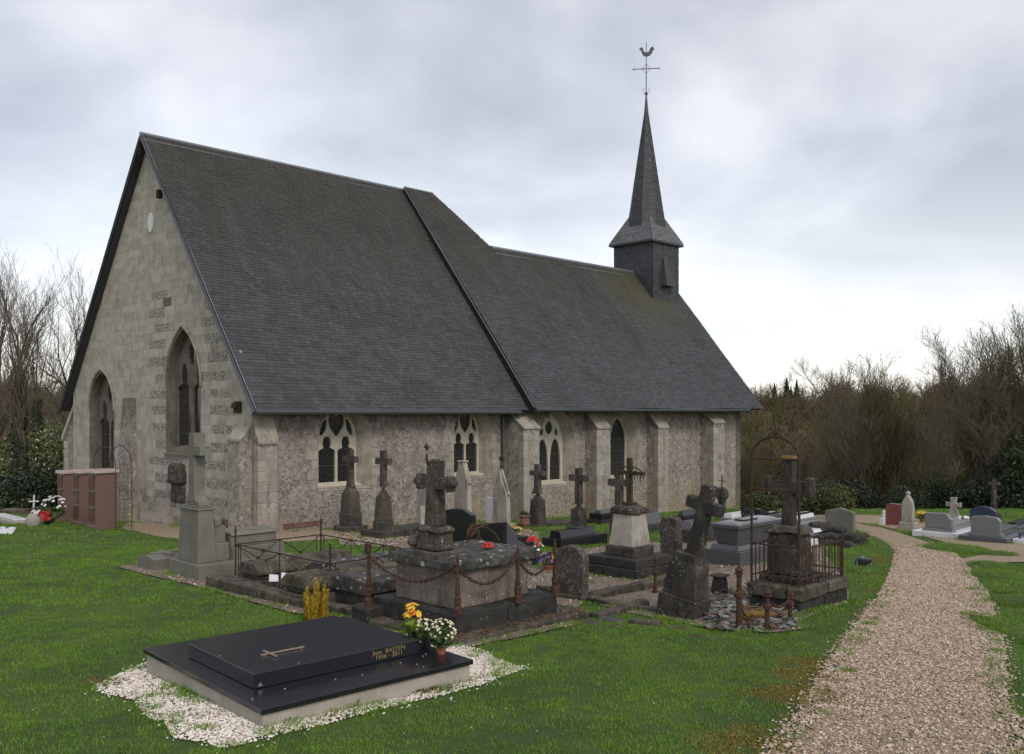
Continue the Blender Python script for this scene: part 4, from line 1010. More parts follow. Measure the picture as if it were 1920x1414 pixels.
def bloom(mb, c, r, nrm=(0, 0, 1), k=7, cup=.25):
    n_ = Vector(nrm).normalized(); u = n_.orthogonal().normalized(); v = n_.cross(u); c = Vector(c); a0 = R.uniform(0, 6)
    for i in range(k):
        a = a0 + 2 * math.pi * i / k; d = u * math.cos(a) + v * math.sin(a); p = -u * math.sin(a) + v * math.cos(a)
        rr = r * R.uniform(.85, 1.1); b = len(mb.v)
        mb.v += [tuple(c), tuple(c + d * rr * .6 + p * rr * .36 + n_ * rr * cup), tuple(c + d * rr + n_ * rr * cup * 1.2), tuple(c + d * rr * .6 - p * rr * .36 + n_ * rr * cup)]
        mb.f.append((b, b + 1, b + 2, b + 3))
def potplant(name, label, loc, parts, pot=None):
    t = thing(name, label, 'flowers', loc)
    if pot:
        r, h, m = pot; q = MB(); q.lathe([(r * .72, 0), (r * .92, h * .8), (r, h * .8), (r, h), (r * .85, h), (r * .8, h * .85)], 14); q.build('pot', m, t)
    for kind, m, c, rad, n, s in parts:
        q = MB()
        for _ in range(n):
            d = Vector((R.gauss(0, 1), R.gauss(0, 1), R.gauss(0, 1))).normalized() * R.random() ** .4
            p = (c[0] + d.x * rad[0], c[1] + d.y * rad[1], c[2] + d.z * rad[2])
            if kind == 'leaf': leafq(q, p, s * R.uniform(.6, 1.3))
            else:
                if d.z < -.3: d.z = -d.z; p = (p[0], p[1], c[2] + d.z * rad[2])
                bloom(q, (c[0] + d.normalized().x * rad[0], c[1] + d.normalized().y * rad[1], c[2] + d.normalized().z * rad[2]), s * R.uniform(.8, 1.15), (d.x, d.y - .3, abs(d.z) + .6))
        q.build('foliage' if kind == 'leaf' else 'blooms', m, t)['kind'] = 'stuff'
    return t
def chain(p, q, sag, m='rust', n=None, lr=.028):
    p, q = Vector(p), Vector(q); L_ = (q - p).length; n = n or max(6, int(L_ * 1.12 / (lr * 1.55))); mb = MB()
    pts = [p.lerp(q, i / n) - Vector((0, 0, sag * 4 * (i / n) * (1 - i / n))) for i in range(n + 1)]
    for i in range(n):
        a, b = pts[i], pts[i + 1]; d = (b - a).normalized(); s = d.cross(Vector((0, 0, 1))).normalized(); u = s.cross(d)
        w = s if i % 2 else u; c = (a + b) / 2; l = (b - a).length * .78
        mb.tube([c + d * l * math.cos(t) + w * lr * .55 * math.sin(t) for t in [k * math.pi / 4 for k in range(8)]], lr * .24, 4, closed=True)
    return mb
def post(parent, x, y, z0, h, r=.03, m='rust2', tip='spear'):
    q = MB(); q.lathe([(r * 1.9, 0), (r * 1.9, h * .1), (r * 1.2, h * .14), (r * 1.5, h * .2), (r * 1.5, h * .27), (r * 1.0, h * .31), (r * 1.25, h * .36), (r * .95, h * .42), (r * .7, h * .78), (r * .95, h * .82), (r * .6, h * .86), (r * .75, h * .9), (.004, h)], 10, (x, y, z0))
    return q.build('post', m, parent, smooth=False)

# the black granite slab in front --------------------------------------
g = Grave('granite_tomb', 'low black polished granite tomb on a pale concrete base in front', 'tomb', 495, 1347, 275, 888)
zt = EYE - (1335 - HY) * g.y / FPX - g.root.location.z
La, Lb = g.La, g.Lb
hb = .15
zz_t = g.root.location.z + hb; yq = (EYE - zz_t) * FPX / (1334 - HY); xq = (490 - CX) / FPX * yq; g.root.location.x, g.root.location.y = xq, yq; g.root.location.z = gz(xq, yq)
AS = math.radians(42.1); SA, SB = (math.cos(AS), math.sin(AS)), (-math.sin(AS), math.cos(AS)); g.root.rotation_euler = (0, 0, AS)
def corner_len(px, py, ax):
    y = (EYE - zz_t) * FPX / (py - HY); x = (px - CX) / FPX * y; return (x - xq) * ax[0] + (y - yq) * ax[1]
Lb = corner_len(275, 1217, SB); La = corner_len(888, 1239, SA)
g.box('concrete_base', 'concrete', .025, La - .025, .025, Lb - .025, -.1, hb - .045, bev=.008)
g.box('lower_slab', 'black_granite', 0, La, 0, Lb, hb - .045, hb, bev=.004)
def onplane(px, py, z):   # photo point on a horizontal plane, in the tomb's frame
    y = (EYE - z) * FPX / (py - HY); x = (px - CX) / FPX * y; dx, dy = x - g.root.location.x, y - g.root.location.y
    return dx * SA[0] + dy * SA[1], dx * SB[0] + dy * SB[1]
ztop_ = g.root.location.z + hb + .13
c0 = onplane(471, 1262, ztop_); c1 = onplane(787, 1202, ztop_); c2 = onplane(351, 1205, ztop_); c3 = onplane(657, 1155, ztop_)
X0, X1, Y0_, Y1_ = (c0[0] + c2[0]) / 2, (c1[0] + c3[0]) / 2, (c0[1] + c1[1]) / 2, (c2[1] + c3[1]) / 2
up = MB(); up.box(X0, X1, Y0_, Y1_, hb, hb + .13); us = up.build('upper_slab', 'black_granite', g.root, bev=.006)
e0 = onplane(487, 1230, ztop_); e1 = onplane(572, 1216, ztop_)
q = MB(); yy = (e0[1] + e1[1]) / 2; q.box(e0[0], e1[0], yy - .008, yy + .008, hb + .138, hb + .147)
f0 = e0[0] + (e1[0] - e0[0]) * .2; q.box(f0 - .008, f0 + .008, yy - .125, yy - .0085, hb + .138, hb + .147); q.box(f0 - .008, f0 + .008, yy + .0085, yy + .125, hb + .138, hb + .147)
for fx in (e0[0] + .03, e1[0] - .03): q.cbox(fx, yy, hb + .13, hb + .14, .012, .012)
q.build('metal_cross', 'bronze', us)
def text(body, size, loc, rot, m, parent, ext=.001, font_sc=(1, 1, 1), align='CENTER'):
    cu = bpy.data.curves.new('inscription', 'FONT'); cu.body = body; cu.size = size; cu.extrude = ext; cu.align_x = align; cu.space_line = .82; cu.offset = -.0002
    to = bpy.data.objects.new('inscription', cu); COL.objects.link(to)
    dg = bpy.context.evaluated_depsgraph_get(); me = bpy.data.meshes.new_from_object(to.evaluated_get(dg)); bpy.data.objects.remove(to)
    me.materials.clear(); me.materials.append(M[m]); o = bpy.data.objects.new('inscription', me); COL.objects.link(o); o.parent = parent; o.location = loc; o.rotation_euler = rot; o.scale = font_sc; return o
tx = onplane(725, 1222, g.root.location.z + hb + .07)[0]
text('Jean  BASTEN\n1936 - 2011', .056, (tx, Y0_ - .003, hb + .075), (math.pi / 2, 0, 0), 'gold', us, font_sc=(1.12, 1, 1))
q = MB(); q.plate([(0, 0), (.05, 0), (.03, .02), (.025, .035), (.012, .02)], [], lambda u, v, t: (X0 + .03 + u, Y0_ - .003 + t, hb + .02 + v), -.001, .002); q.build('mason_mark', 'steel', us)
pm = MB()
for _ in range(9):
    a = R.uniform(.05, La - .1); pm.blob((a, R.uniform(.05, max(.08, Y0_ - .05)), hb + .004), (.006, .005, .004), 1, .2)
for _ in range(2): pm.blob((R.uniform(X0, X1), R.uniform(Y0_, Y1_), hb + .134), .004, 1, .2)
o = tag(pm.build('loose_pebbles', 'white_slab'), kind='stuff'); o.matrix_world = Matrix.Translation(g.root.location) @ Matrix.Rotation(AS, 4, 'Z')
SL = g
def world(gr, x, y, z=0.0):
    l = gr.root.location; return (l.x + SA[0] * x + SB[0] * y, l.y + SA[1] * x + SB[1] * y, l.z + z)
# flower pots on its right end
zp = g.root.location.z + hb
d0 = onplane(827, 1226, zp); dl = world(g, d0[0], d0[1], hb + .001)
potplant('potted_daisies', 'cream daisies in a small terracotta pot on the black slab', dl, [('leaf', 'green_leaf', (0, 0, .155), (.125, .11, .11), 520, .024), ('bloom', 'fl_cream', (.01, 0, .215), (.125, .10, .11), 58, .0165)], (.055, .09, 'terracotta'))
d1 = onplane(775, 1206, zp); dl = world(g, d1[0], d1[1], hb + .001)
potplant('begonia', 'yellow and red begonias with lime green leaves at the slab corner', (dl[0], dl[1], dl[2]), [('leaf', 'lime_leaf', (-.02, 0, .17), (.12, .1, .07), 60, .055), ('leaf', 'green_leaf', (.06, 0, .09), (.12, .1, .08), 120, .03), ('bloom', 'fl_yellow', (.0, 0, .29), (.07, .05, .09), 16, .042), ('bloom', 'fl_red', (-.02, -.03, .31), (.04, .03, .03), 8, .034)], (.06, .10, 'plastic_dark'))
d2 = onplane(800, 1215, zp); dl = world(g, d2[0], d2[1], hb + .001)
potplant('small_daisies', 'small pale daisies and grey-green leaves between the two larger pots', dl, [('leaf', 'green_leaf', (.0, 0, .13), (.11, .1, .10), 280, .024), ('bloom', 'fl_cream', (-.02, 0, .21), (.09, .07, .07), 24, .018)], (.05, .08, 'plastic_dark'))

# golden conifer
x, y, z = at(593, 1166)
cf = thing('golden_conifer', 'small golden yellow dwarf conifer behind the black tomb', 'shrub', (x, y, z))
q = MB(); q.tube([(0, 0, 0), (0, 0, .45)], [.02, .006], 6); q.build('trunk', 'bark', cf)
q = MB(); Hc = 84 * y / FPX
for j in range(17):
    aj = j * 2.4; sp_r = (0 if j == 0 else R.uniform(.05, .115)); hj = Hc * (1.0 if j == 0 else R.uniform(.5, .92) * (1.08 - sp_r * 2.2)); bx_, by_ = sp_r * math.cos(aj), sp_r * math.sin(aj)
    for i in range(190):
        t = R.random(); a = R.uniform(0, 6.28); rw = .052 * (1 - t) ** .6 * R.uniform(.4, 1.1); out = 1 + .55 * t
        c = Vector((bx_ * out + rw * math.cos(a), by_ * out + rw * math.sin(a), .01 + t * hj * .92)); tip = c + Vector((math.cos(a) * .022, math.sin(a) * .022, R.uniform(.025, .06))); s = Vector((-math.sin(a), math.cos(a), 0)) * .005
        n = len(q.v); q.v += [tuple(c - s), tuple(c + s), tuple(c.lerp(tip, .6) + s * .9), tuple(tip), tuple(c.lerp(tip, .6) - s * .9)]; q.f.append((n, n + 1, n + 2, n + 3, n + 4))
q.build('crown', 'gold_leaf', cf)

# tall cross with grey granite tomb ------------------------------------
g = Grave('cross_tomb', 'large grey granite tomb with tall plain cross near the gable', 'tomb', 374, 1090, 317, 440)
La, Lb = g.La, g.Lb; Lt = sa(548, 0)   # length estimated from its visible far end
Lx = cornerdims(374, 1090, 317, 541)[1]
hB = g.h(28)
g.box('step', 'granite_grey', 0, 1.02, 0, Lb, -.1, hB, bev=.01)
g.box('step', 'granite_grey', 1.025, Lx + .15, .05, Lb - .05, -.1, hB - .01, bev=.01)
pz = hB + g.h(100)
wb = Lb * .62; y0 = (Lb - wb) / 2
g.box('pedestal', 'granite_grey', .06, .40, y0 - .02, y0 + wb + .02, hB, pz, .035, .035, bev=.01)
g.box('pedestal_block', 'granite_grey', .402, .66, y0 + .03, y0 + wb - .03, hB, hB + .30, bev=.01)
g.box('pedestal_block', 'granite_grey', .402, .60, y0 + .05, y0 + wb - .05, hB + .302, hB + .58, bev=.01)
upright(g.root, [(y0 + .04, hB + .585), (y0 + wb - .04, hB + .585), (y0 + wb - .04, hB + .70), (y0 + wb / 2 + .05, hB + .80), (y0 + wb / 2, hB + .84), (y0 + wb / 2 - .05, hB + .80), (y0 + .04, hB + .70)], .402, .52, 'granite_grey', 'shoulder_stone')
c_ = y0 + wb / 2
for i, (dz0, dz1, ex) in enumerate(((0, .045, .02), (.045, .075, -.015), (.075, .14, -.05))):
    g.box('cap_moulding', 'granite_grey', .09 - ex, .37 + ex, y0 + .02 - ex, y0 + wb - .02 + ex, pz + dz0 + .001 * i, pz + dz1, 0, 0 if i < 2 else .04, bev=.008)
zc = pz + .14; Hc = g.h(948 - 816)
crossb(g.root, .23, c_, zc, Hc, .60, Hc - g.h(34), .185, .20, 'granite_grey', aw=.15, style='flared', bev=.014)
g.box('tomb_body', 'granite_grey', .662, Lx, .12, Lb - .12, hB - .01, hB + .21, bev=.01)
g.box('tomb_body', 'granite_grey', .662, Lx - .12, .20, Lb - .2, hB + .212, hB + .40, bev=.01)
g.box('lid', 'granite_grey', .664, Lx - .06, .16, Lb - .16, hB + .402, hB + .45, .0, .05, bev=.01)
g.box('metal_badge', 'iron', Lx * .72, Lx * .72 + .06, .112, .119, hB + .08, hB + .14, bev=0)
g2 = Grave('small_tomb', 'small low grey tomb with flat cross in relief beside the tall cross', 'tomb', 288, 1071, 258, 318)
hh = g2.h(25); Lb2 = g2.Lb
upright(g2.root, [(0, -.1), (Lb2, -.1), (Lb2, hh * .82), (Lb2 / 2, hh * 1.05), (0, hh * .82)], 0, 1.35, 'granite_grey', 'body')
q = MB(); zc_ = hh * 1.05
q.box(.08, 1.0, Lb2 / 2 - .05, Lb2 / 2 + .05, zc_ - .03, zc_ + .03); q.box(.3, .42, Lb2 / 2 - .24, Lb2 / 2 - .051, zc_ - .07, zc_ + .028); q.box(.3, .42, Lb2 / 2 + .051, Lb2 / 2 + .24, zc_ - .07, zc_ + .028)
q.build('relief_cross', 'granite_grey', g2.root, bev=.008)

# railed family plot -----------------------------------------------------
def plotframe(name, label, cat, corner, group=None): 
    x, y = corner; return thing(name, label, cat, (x, y, gz(x, y)), AX, group)
xA, yA = -4.62, 14.2
pl = plotframe('plot_kerb', 'long pale stone kerb around the railed family plot', 'kerb', (xA + .03, yA))
q = MB(); q.box(-.14, .14, -3.05, 0.05, -.15, .19); q.build('kerb_stone', 'st_moss', pl, bev=.015, rough=.012)
q = MB(); q.box(.16, 2.1, -.22, .05, -.15, .13); q.build('kerb_stone', 'st_moss', pl, bev=.015, rough=.012)
rl = plotframe('iron_railing', 'low rusty iron railing with crossed bars round the family plot', 'railing', (-4.4, 14.6))
RA, RB_, RC, RD = (0, 0), (1.6, .0), (0, -2.62), (1.6, -2.62)
zr = .62
def rpost(x, y, h=.84, z0=-.02, n='post'):
    q = MB(); q.tube([(x, y, z0), (x, y, h)], .014, 6); q.lathe([(.01, 0), (.025, .02), (.008, .05), (.018, .065), (0, .09)], 6, (x, y, h - .02)); q.build(n, 'iron', rl)
for p in (RA, RB_, RC, RD): rpost(*p)
def rpanel(p, q_, nseg):
    p, q_ = Vector((*p, 0)), Vector((*q_, 0)); m_ = MB()
    for zz_ in (zr, .10): m_.tube([p + Vector((0, 0, zz_)), q_ + Vector((0, 0, zz_))], .011, 5)
    for i in range(nseg):
        a = p.lerp(q_, i / nseg); b = p.lerp(q_, (i + 1) / nseg)
        m_.tube([a + Vector((0, 0, .10)), b + Vector((0, 0, zr))], .008, 4); m_.tube([a + Vector((0, 0, zr)), b + Vector((0, 0, .10))], .008, 4)
        c = (a + b) / 2 + Vector((0, 0, (.10 + zr) / 2)); d_ = (b - a).normalized(); n_ = Vector((-d_.y, d_.x, 0))
        m_.tube([c - n_ * .008, c + n_ * .008], .03, 8)
        for k in ((i,) if i == 0 else (i, )):
            e = a if i else a + d_ * .09; m_.tube([e + Vector((0, 0, .1)), e + Vector((0, 0, zr))], .009, 4)
    e = q_ - (q_ - p).normalized() * .09; m_.tube([e + Vector((0, 0, .1)), e + Vector((0, 0, zr))], .009, 4)
    m_.build('railing_panel', 'iron', rl)
rpanel(RA, RB_, 2); rpanel(RA, RC, 2); rpanel(RC, RD, 2); rpanel(RB_, RD, 3)
for yy in (-1.35, -2.0):
    q = MB(); q.box(1.57, 1.61, yy - .07, yy + .07, -.05, .60); q.build('flat_post', 'rust2', rl, bev=.004)
q = MB(); q.cbox(1.0, -1.0, .12, .24, .22, .3, rz=.4); 
def ledger(label, cx, cy, wid, length, ht, m='st_brown', m2='st_blotch', cop=.12, group=None, steps=1, ex=0.0):
    x, y, z = at(cx, cy); t = thing('ledger_tomb', label, 'tomb', (x, y, z), AX, group)
    q = MB(); q.box(0, length, 0, wid, -.1, ht * .55); q.build('base', m, t, bev=.012, rough=.012)
    if steps > 1: q = MB(); q.box(.0 + .05, length - .05, .05, wid - .05, ht * .555, ht * .8); q.build('base', m, t, bev=.012, rough=.01)
    b0 = ht * (.8 if steps > 1 else .555)
    upright(t, [(-ex, b0), (wid + ex, b0), (wid + ex, ht), (wid * .78, ht + cop), (wid * .22, ht + cop), (-ex, ht)], -ex, length + ex, m2, 'coped_slab', bev=.012, rough=.012)
    return t
ledger('pale coped ledger stone leftmost inside the iron railing', 484, 1112, .62, 1.75, .30, 'st_moss', 'st_moss', .12, steps=2)
ledger('second coped ledger stone, with gabled end, inside the iron railing', 574, 1142, .66, 1.75, .30, 'st_brown', 'st_moss', .12, steps=2)
ledger('dark blotched tomb with coped top against the iron railing', 628, 1124, .70, 1.9, .38, 'st_dark', 'st_blotch', .10, ex=.02)
ledger('broad low tomb with white lichen blotches left of the chained tomb', 684, 1145, .72, 1.5, .36, 'st_dark', 'st_blotch', .05, ex=.05)
g = Grave('low_wall', 'low mossy kerb wall behind the golden conifer', 'kerb', 655, 1160, 612, 745); g.box('kerb_stone', 'st_moss', 0, g.La, 0, .2, -.1, .12, rough=.015); g.box('kerb_stone', 'st_moss', 0, .2, .21, g.Lb, -.1, .10, rough=.015)
x, y, z = at(528, 1083); t = thing('broken_plaque', 'broken white marble plaque lying on the ledger stone', 'plaque', (-3.45, 13.25, z + .30), .6)
for k, (a, b, r_) in enumerate(((0, 0, .3), (.19, .03, -.4))):
    q = MB(); q.plate([(-.07, -.04), (.06, -.05), (.08, .03), (-.04, .05)], [], lambda u, v, t_: (a + u, b + v * .8 + t_, .06 + v), -.012, .012); o = q.build('plaque_fragment', 'white_slab', t); 

# chained tomb with ornate cross --------------------------------------------
x, y, z = at(855, 1200)
ct = thing('chained_tomb', 'stone sarcophagus with budded cross inside rusty posts and chains', 'tomb', (x, y, z), AX)
LA, LB = 1.72, 1.55
q = MB(); q.box(-.22, LA + .32, -.26, LB + .1, -.1, .05); q.build('ground_slab', 'st_moss', ct, bev=.02, rough=.02)
for (x0, x1) in ((0, .84), (.846, LA)):
    q = MB(); q.box(x0, x1, 0, LB, .02, .27); q.build('plinth', 'st_black', ct, bev=.015, rough=.012)
bx0, bx1, by0, by1 = .16, LA - .26, .2, LB - .26
zb0, zb1 = .27, .72
bod = [(by0, bx0)]
def octo(i): return [(bx0, by0), (bx0 + .62, by0 - .03), (bx1, by0 + .06), (bx1, by1 - .06), (bx0 + .62, by1 + .03), (bx0, by1)]
pts = octo(0)
q = MB(); q.add([(a, b, zb0) for a, b in pts] + [(a + .015, b + .015, zb1) for a, b in pts], [tuple(range(5, -1, -1)), tuple(range(6, 12))] + [(i, (i + 1) % 6, (i + 1) % 6 + 6, i + 6) for i in range(6)])
q.build('sarcophagus', 'st_pink', ct, bev=.015, rough=.008)
cen = (.73, .62)
def ring(pts, e): return [(a + (e if a > cen[0] else -e), b + (e if b > cen[1] else -e)) for a, b in pts]
o1, o2 = ring(pts, .07), ring(pts, -.07)
q = MB(); q.add([(a, b, zb1 + .002) for a, b in o1] + [(a, b, zb1 + .11) for a, b in o1] + [(a, b, zb1 + .15) for a, b in o2], [tuple(range(5, -1, -1)), tuple(range(12, 18))] + [(i + k, (i + 1) % 6 + k, (i + 1) % 6 + 6 + k, i + 6 + k) for k in (0, 6) for i in range(6)])
q.build('lid', 'st_blotch', ct, bev=.012, rough=.012)
zl = zb1 + .15
q = MB(); q.box(.10, .50, .42, .98, zl - .06, zl + .04); q.build('cross_base', 'st_cross', ct, bev=.02, rough=.015)
q = MB(); q.box(.13, .43, .49, .87, zl + .042, zl + .26, .02, .02); q.build('pedestal', 'st_cross', ct, bev=.02, rough=.012)
q = MB(); q.box(.10, .26, .875, 1.03, zl + .06, zl + .18); q.build('scroll_stone', 'st_cross', ct, bev=.04, rough=.01)
q = MB(); q.box(.11, .45, .46, .90, zl + .262, zl + .33, .03, .05); q.build('pedestal_cap', 'st_cross', ct, bev=.03, rough=.02)
Hx = (1000 - 868) * y / FPX * .98
crossb(ct, .28, .68, zl + .33, Hx, .54, Hx * .66, .155, .16, 'st_cross', style='latin', aw=.13, taper=.35, bev=.015, rough=.006)
def trefoil_end(parent, x, cy, cz, dy, dz, r, m='st_cross'):
    """carved trefoil at the end of a cross arm: three lobes on a block"""
    q = MB()
    for u, v, k in ((.9, 0, 1.0), (.15, 1.0, .85), (.15, -1.0, .85)):
        yy, zz_ = cy + dy * u * r - dz * v * r, cz + dz * u * r + dy * v * r
        q.tube([(x - r * .95, yy, zz_), (x + r * .95, yy, zz_)], [r * k * .8, r * k * .8], 9)
        q.blob((x - r * .95, yy, zz_), r * k * .55, 1, .1)
    return q.build('finial', m, parent, bev=.01, rough=.012)
zx = zl + .33 + Hx * .66
for yy, zz_, dy_, dz_ in ((.68 - .26, zx, -1, 0), (.68 + .26, zx, 1, 0), (.68, zl + .33 + Hx - .07, 0, 1)): trefoil_end(ct, .28, yy, zz_, dy_, dz_, .058)
PS = [(-.12, LB - .08), (.06, .04), (.98, -.02), (LA + .02, .06), (LA, LB - .1)]
q = MB()
for i, (a, b) in enumerate(PS):
    zq = .05 if i == 0 else .27
    if i == 0: s = MB(); s.cbox(a, b, 0, .18, .3, .3); s.build('post_base', 'st_black', ct, bev=.02, rough=.02); zq = .18
    post(ct, a, b, zq, .74 if i == 0 else .68, .028)
for i in range(4):
    (a, b), (c, d) = PS[i], PS[i + 1]
    chain((a, b, .80), (c, d, .84), .26 if i != 3 else .2, lr=.03).build('chain', 'rust2', ct)
q = MB()
for _ in range(240): leafq(q, (R.uniform(-.2, LA + .28), R.uniform(-.25, -.02), .065), .02, flat=.8)
for _ in range(60): leafq(q, (R.uniform(-.2, -.02), R.uniform(-.25, LB), .065), .02, flat=.8)
M['dead'] = leafm('dead_leaf', (.09, .035, .015), (.2, .09, .04), .8)
o = q.build('fallen_leaves', 'dead'); tag(o, kind='stuff'); o.matrix_world = Matrix.Translation((x, y, z)) @ Matrix.Rotation(AX, 4, 'Z')
CT = (x, y, z)
def lw(t, a, b, c): return (t[0] + AV[0] * a + BV[0] * b, t[1] + AV[1] * a + BV[1] * b, t[2] + c)
potplant('red_posy', 'small posy of red flowers lying on the chained tomb lid', lw(CT, .92, .42, zl + .002), [('leaf', 'green_leaf', (0, 0, .03), (.07, .07, .03), 40, .02), ('bloom', 'fl_red', (0, 0, .045), (.075, .07, .03), 18, .022)])
q = MB()
for k in range(3): q.tube([(.0 + .28 * math.cos(t) * 1, .0 + .1 * math.sin(t), .02 + .03 * k + .2 * abs(math.sin(t))) for t in [i * .5 + k for i in range(7)]], .012, 4)
o = q.build('iron_scroll', 'rust2'); tag(o, 'rusty iron wreath frame standing at the back of the chained tomb lid', 'wreath frame'); o.location = lw(CT, 1.15, .75, zl); o.rotation_euler = (0, 0, AX)

# crosses on pedestals near the church wall -----------------------------------
def ped_cross(label, cx, cy, xl, xr, tiers, cr, group=None, kerb=None, m='st_brown', name='grave_cross', tilt=None, mm=None):
    """tiers: (top py, inset a, inset b, extra taper, material); cr: (top py, arm py, span px, shaft px, arm px, style)"""
    g = Grave(name, label, 'grave cross', cx, cy, xl, xr, group, tilt=tilt); z = -.08; w = min(g.La, g.Lb); w = (g.La + g.Lb) / 2
    if kerb: g.box('kerb_slab', kerb[2] if len(kerb) > 2 else 'st_dark', -.12, kerb[0], -.15, w + .15, -.1, kerb[1], rough=.012); z = kerb[1]
    for i, (tp, ins, tap, mt) in enumerate(tiers):
        z1 = g.h(cy - tp); g.box(('step', 'pedestal', 'pedestal', 'cap')[min(i, 3)] if tap or i else 'step', mt or m, ins, w - ins, ins, w - ins, z + .001, z1, tap, tap, bev=.012); z = z1
    top, armp, span, shaft, armw, style = cr; H = g.h(cy - top) - z
    crossb(g.root, w / 2, w / 2, z, H, g.h(span) / .75, g.h(cy - armp) - z, g.h(shaft) / 1.15, g.h(shaft) / 1.3, mm or m, style=style, aw=g.h(armw), bev=.01, taper=.15)
    return g
ped_cross('brown stone cross on tall pedestal in front of the first traceried window', 652, 1000, 622, 685, [(989, 0, 0, None), (964, .10, .0, None), (928, .12, .02, None), (916, .15, .07, None)], (845, 863, 29, 12, 12, 'flared'), kerb=None)
ped_cross('brown stone cross on domed pedestal between the two traceried windows', 715, 1010, 688, 746, [(1000, 0, 0, None), (980, .08, 0, None), (934, .10, .03, None), (917, .15, .09, None)], (846, 867, 30, 12, 12, 'latin'), kerb=(2.2, .16, 'st_dark'))
ped_cross('dark stone cross on tapered pedestal in front of the nave tracery window', 1009, 990, 985, 1034, [(984, -.05, 0, 'st_dark'), (938, .08, .03, 'st_dark'), (928, .15, .07, 'st_dark')], (872, 889, 26, 12, 9, 'flared'), kerb=(1.6, .06, 'st_dark'), m='st_brown')
ped_cross('brown stone cross behind the black granite ledger', 1087, 1008, 1066, 1108, [(956, .05, .0, 'st_dark'), (948, .10, .06, 'st_dark')], (879, 898, 32, 13, 12, 'latin'), m='st_brown')
ped_cross('speckled brown cross just left of the iron crucifix', 1164, 1010, 1142, 1186, [(958, .02, .03, 'st_dark'), (948, .08, .05, 'st_dark')], (887, 907, 36, 14, 13, 'latin'), m='st_brown')

# gothic steles ----------------------------------------------------------------
def gothic(label, cx, cy, xl, xr, apex, shoulder, m='st_white', finial=None, cat='gravestone', name='gothic_stele', flat=False, base=8, pin=None):
    g = Grave(name, label, cat, cx, cy, xl, xr); w = g.Lb; t = .16; hs_, ha_ = g.h(cy - shoulder), g.h(cy - apex)
    g.box('base', m, -.08, t + .12, -.08, w + .08, -.1, g.h(base), bev=.02, rough=.01)
    P = [(0, g.h(base)), (w, g.h(base)), (w * .96, hs_ * .55), (w * .93, hs_), (w * .62, hs_ + (ha_ - hs_) * .55), (w * .5 + .03, ha_), (w * .5 - .03, ha_), (w * .38, hs_ + (ha_ - hs_) * .55), (w * .07, hs_), (w * .04, hs_ * .55)]
    if flat: P = [(0, g.h(base)), (w, g.h(base)), (w * .93, hs_), (w * .66, ha_), (w * .34, ha_), (w * .07, hs_)]
    upright(g.root, P, 0, t, m, 'slab', bev=.015, rough=.006)
    if not flat or pin:
        for s in (0, 1):
            q = MB(); a, b = (w * .93, hs_) if s else (w * .07, hs_); c = w * .5
            q.tube([(t / 2, a + (.05 if s else -.05), b - .05), (t / 2, a, b + .02), (t / 2, lerp(a, c, .5), lerp(b, ha_, .62)), (t / 2, c, ha_ + .03)], .04, 5); q.build('coping', m, g.root, smooth=False, rough=.01)
    if flat: g.box('cap', m, -.03, t + .03, w * .3, w * .7, ha_ + .001, ha_ + .05, bev=.01)
    if finial:
        H = g.h(apex - finial); q = MB(); q.lathe([(.06, 0), (.03, .04), (.025, .12), (.065, .15), (.03, .18), (.022, H * .55)], 8, (t / 2, w / 2, ha_ - .02)); q.build('finial_stem', m if m != 'st_white' else 'st_dark', g.root)
        c = ha_ + H - .1
        q = MB()
        for d in ((0, 1, 0), (0, -1, 0), (0, 0, 1), (0, 0, -1), (0, 0, 0)): q.blob((t / 2, w / 2 + d[1] * .065, c + d[2] * .065), .042, 1, .15)
        q.build('finial', 'st_dark', g.root)
    return g
gothic('pale gothic stele with cross finial behind the ornate budded cross', 812, 994, 780, 822, 872, 900, finial=832)
gothic('pale gothic stele with truncated top beneath the second traceried window', 878, 991, 850, 889, 868, 905, flat=True, pin=True)
gothic('whitest gothic stele, with iron finial, in front of the downpipe', 951, 990, 922, 964, 884, 925, finial=854)
g = Grave('white_headstone', 'narrow plain white upright slab between two gothic steles', 'gravestone', 927, 984, 911, 931); upright(g.root, [(0, -.1), (g.Lb, -.1), (g.Lb, g.h(51)), (0, g.h(51))], 0, .1, 'white_slab', 'slab')
g = Grave('low_tomb', 'low brown stone kerb tomb in front of the wall left of the steles', 'tomb', 778, 1003, 762, 840); g.box('kerb', 'st_dark', 0, g.La, 0, g.Lb, -.1, .10, rough=.015); g.box('slab', 'st_brown', .08, g.La - .1, .08, g.Lb - .08, .102, .16, rough=.01)
g.box('headblock', 'st_white', .3, .5, .1, g.Lb - .1, .162, .66, 0, .05, rough=.01)

# black granite tombs in the middle ----------------------------------------------
g = Grave('black_headstone', 'black granite headstone with chamfered shoulders left of its taller neighbours', 'gravestone', 884, 1037, 831, 893); w = g.Lb
g.box('base', 'black_granite', -.04, .3, -.04, w + .04, -.1, .10, bev=.005)
upright(g.root, [(0, .1), (w, .1), (w, g.h(74)), (w * .66, g.h(79)), (w * .3, g.h(79)), (0, g.h(70))], 0, .13, 'black_granite', 'slab')
g = Grave('stepped_black_tomb', 'black granite tomb with curved headstone sweeping down to stepped slabs', 'tomb', 942, 1046, 876, 1012); w = g.Lb; La = g.La
upright(g.root, [(0, -.05), (w, -.05), (w, g.h(54)), (w * .55, g.h(60)), (0, g.h(66))], 0, .12, 'black_granite', 'headstone')
q = MB(); hh = g.h(66); q.plate([(.125, 0), (1.0, 0), (1.0, .1), (.7, .16), (.45, .3), (.28, hh * .8), (.125, hh)], [], lambda u, v, t: (u, t, v), .0, .12); q.build('side_wing', 'dark_granite', g.root, bev=.005)
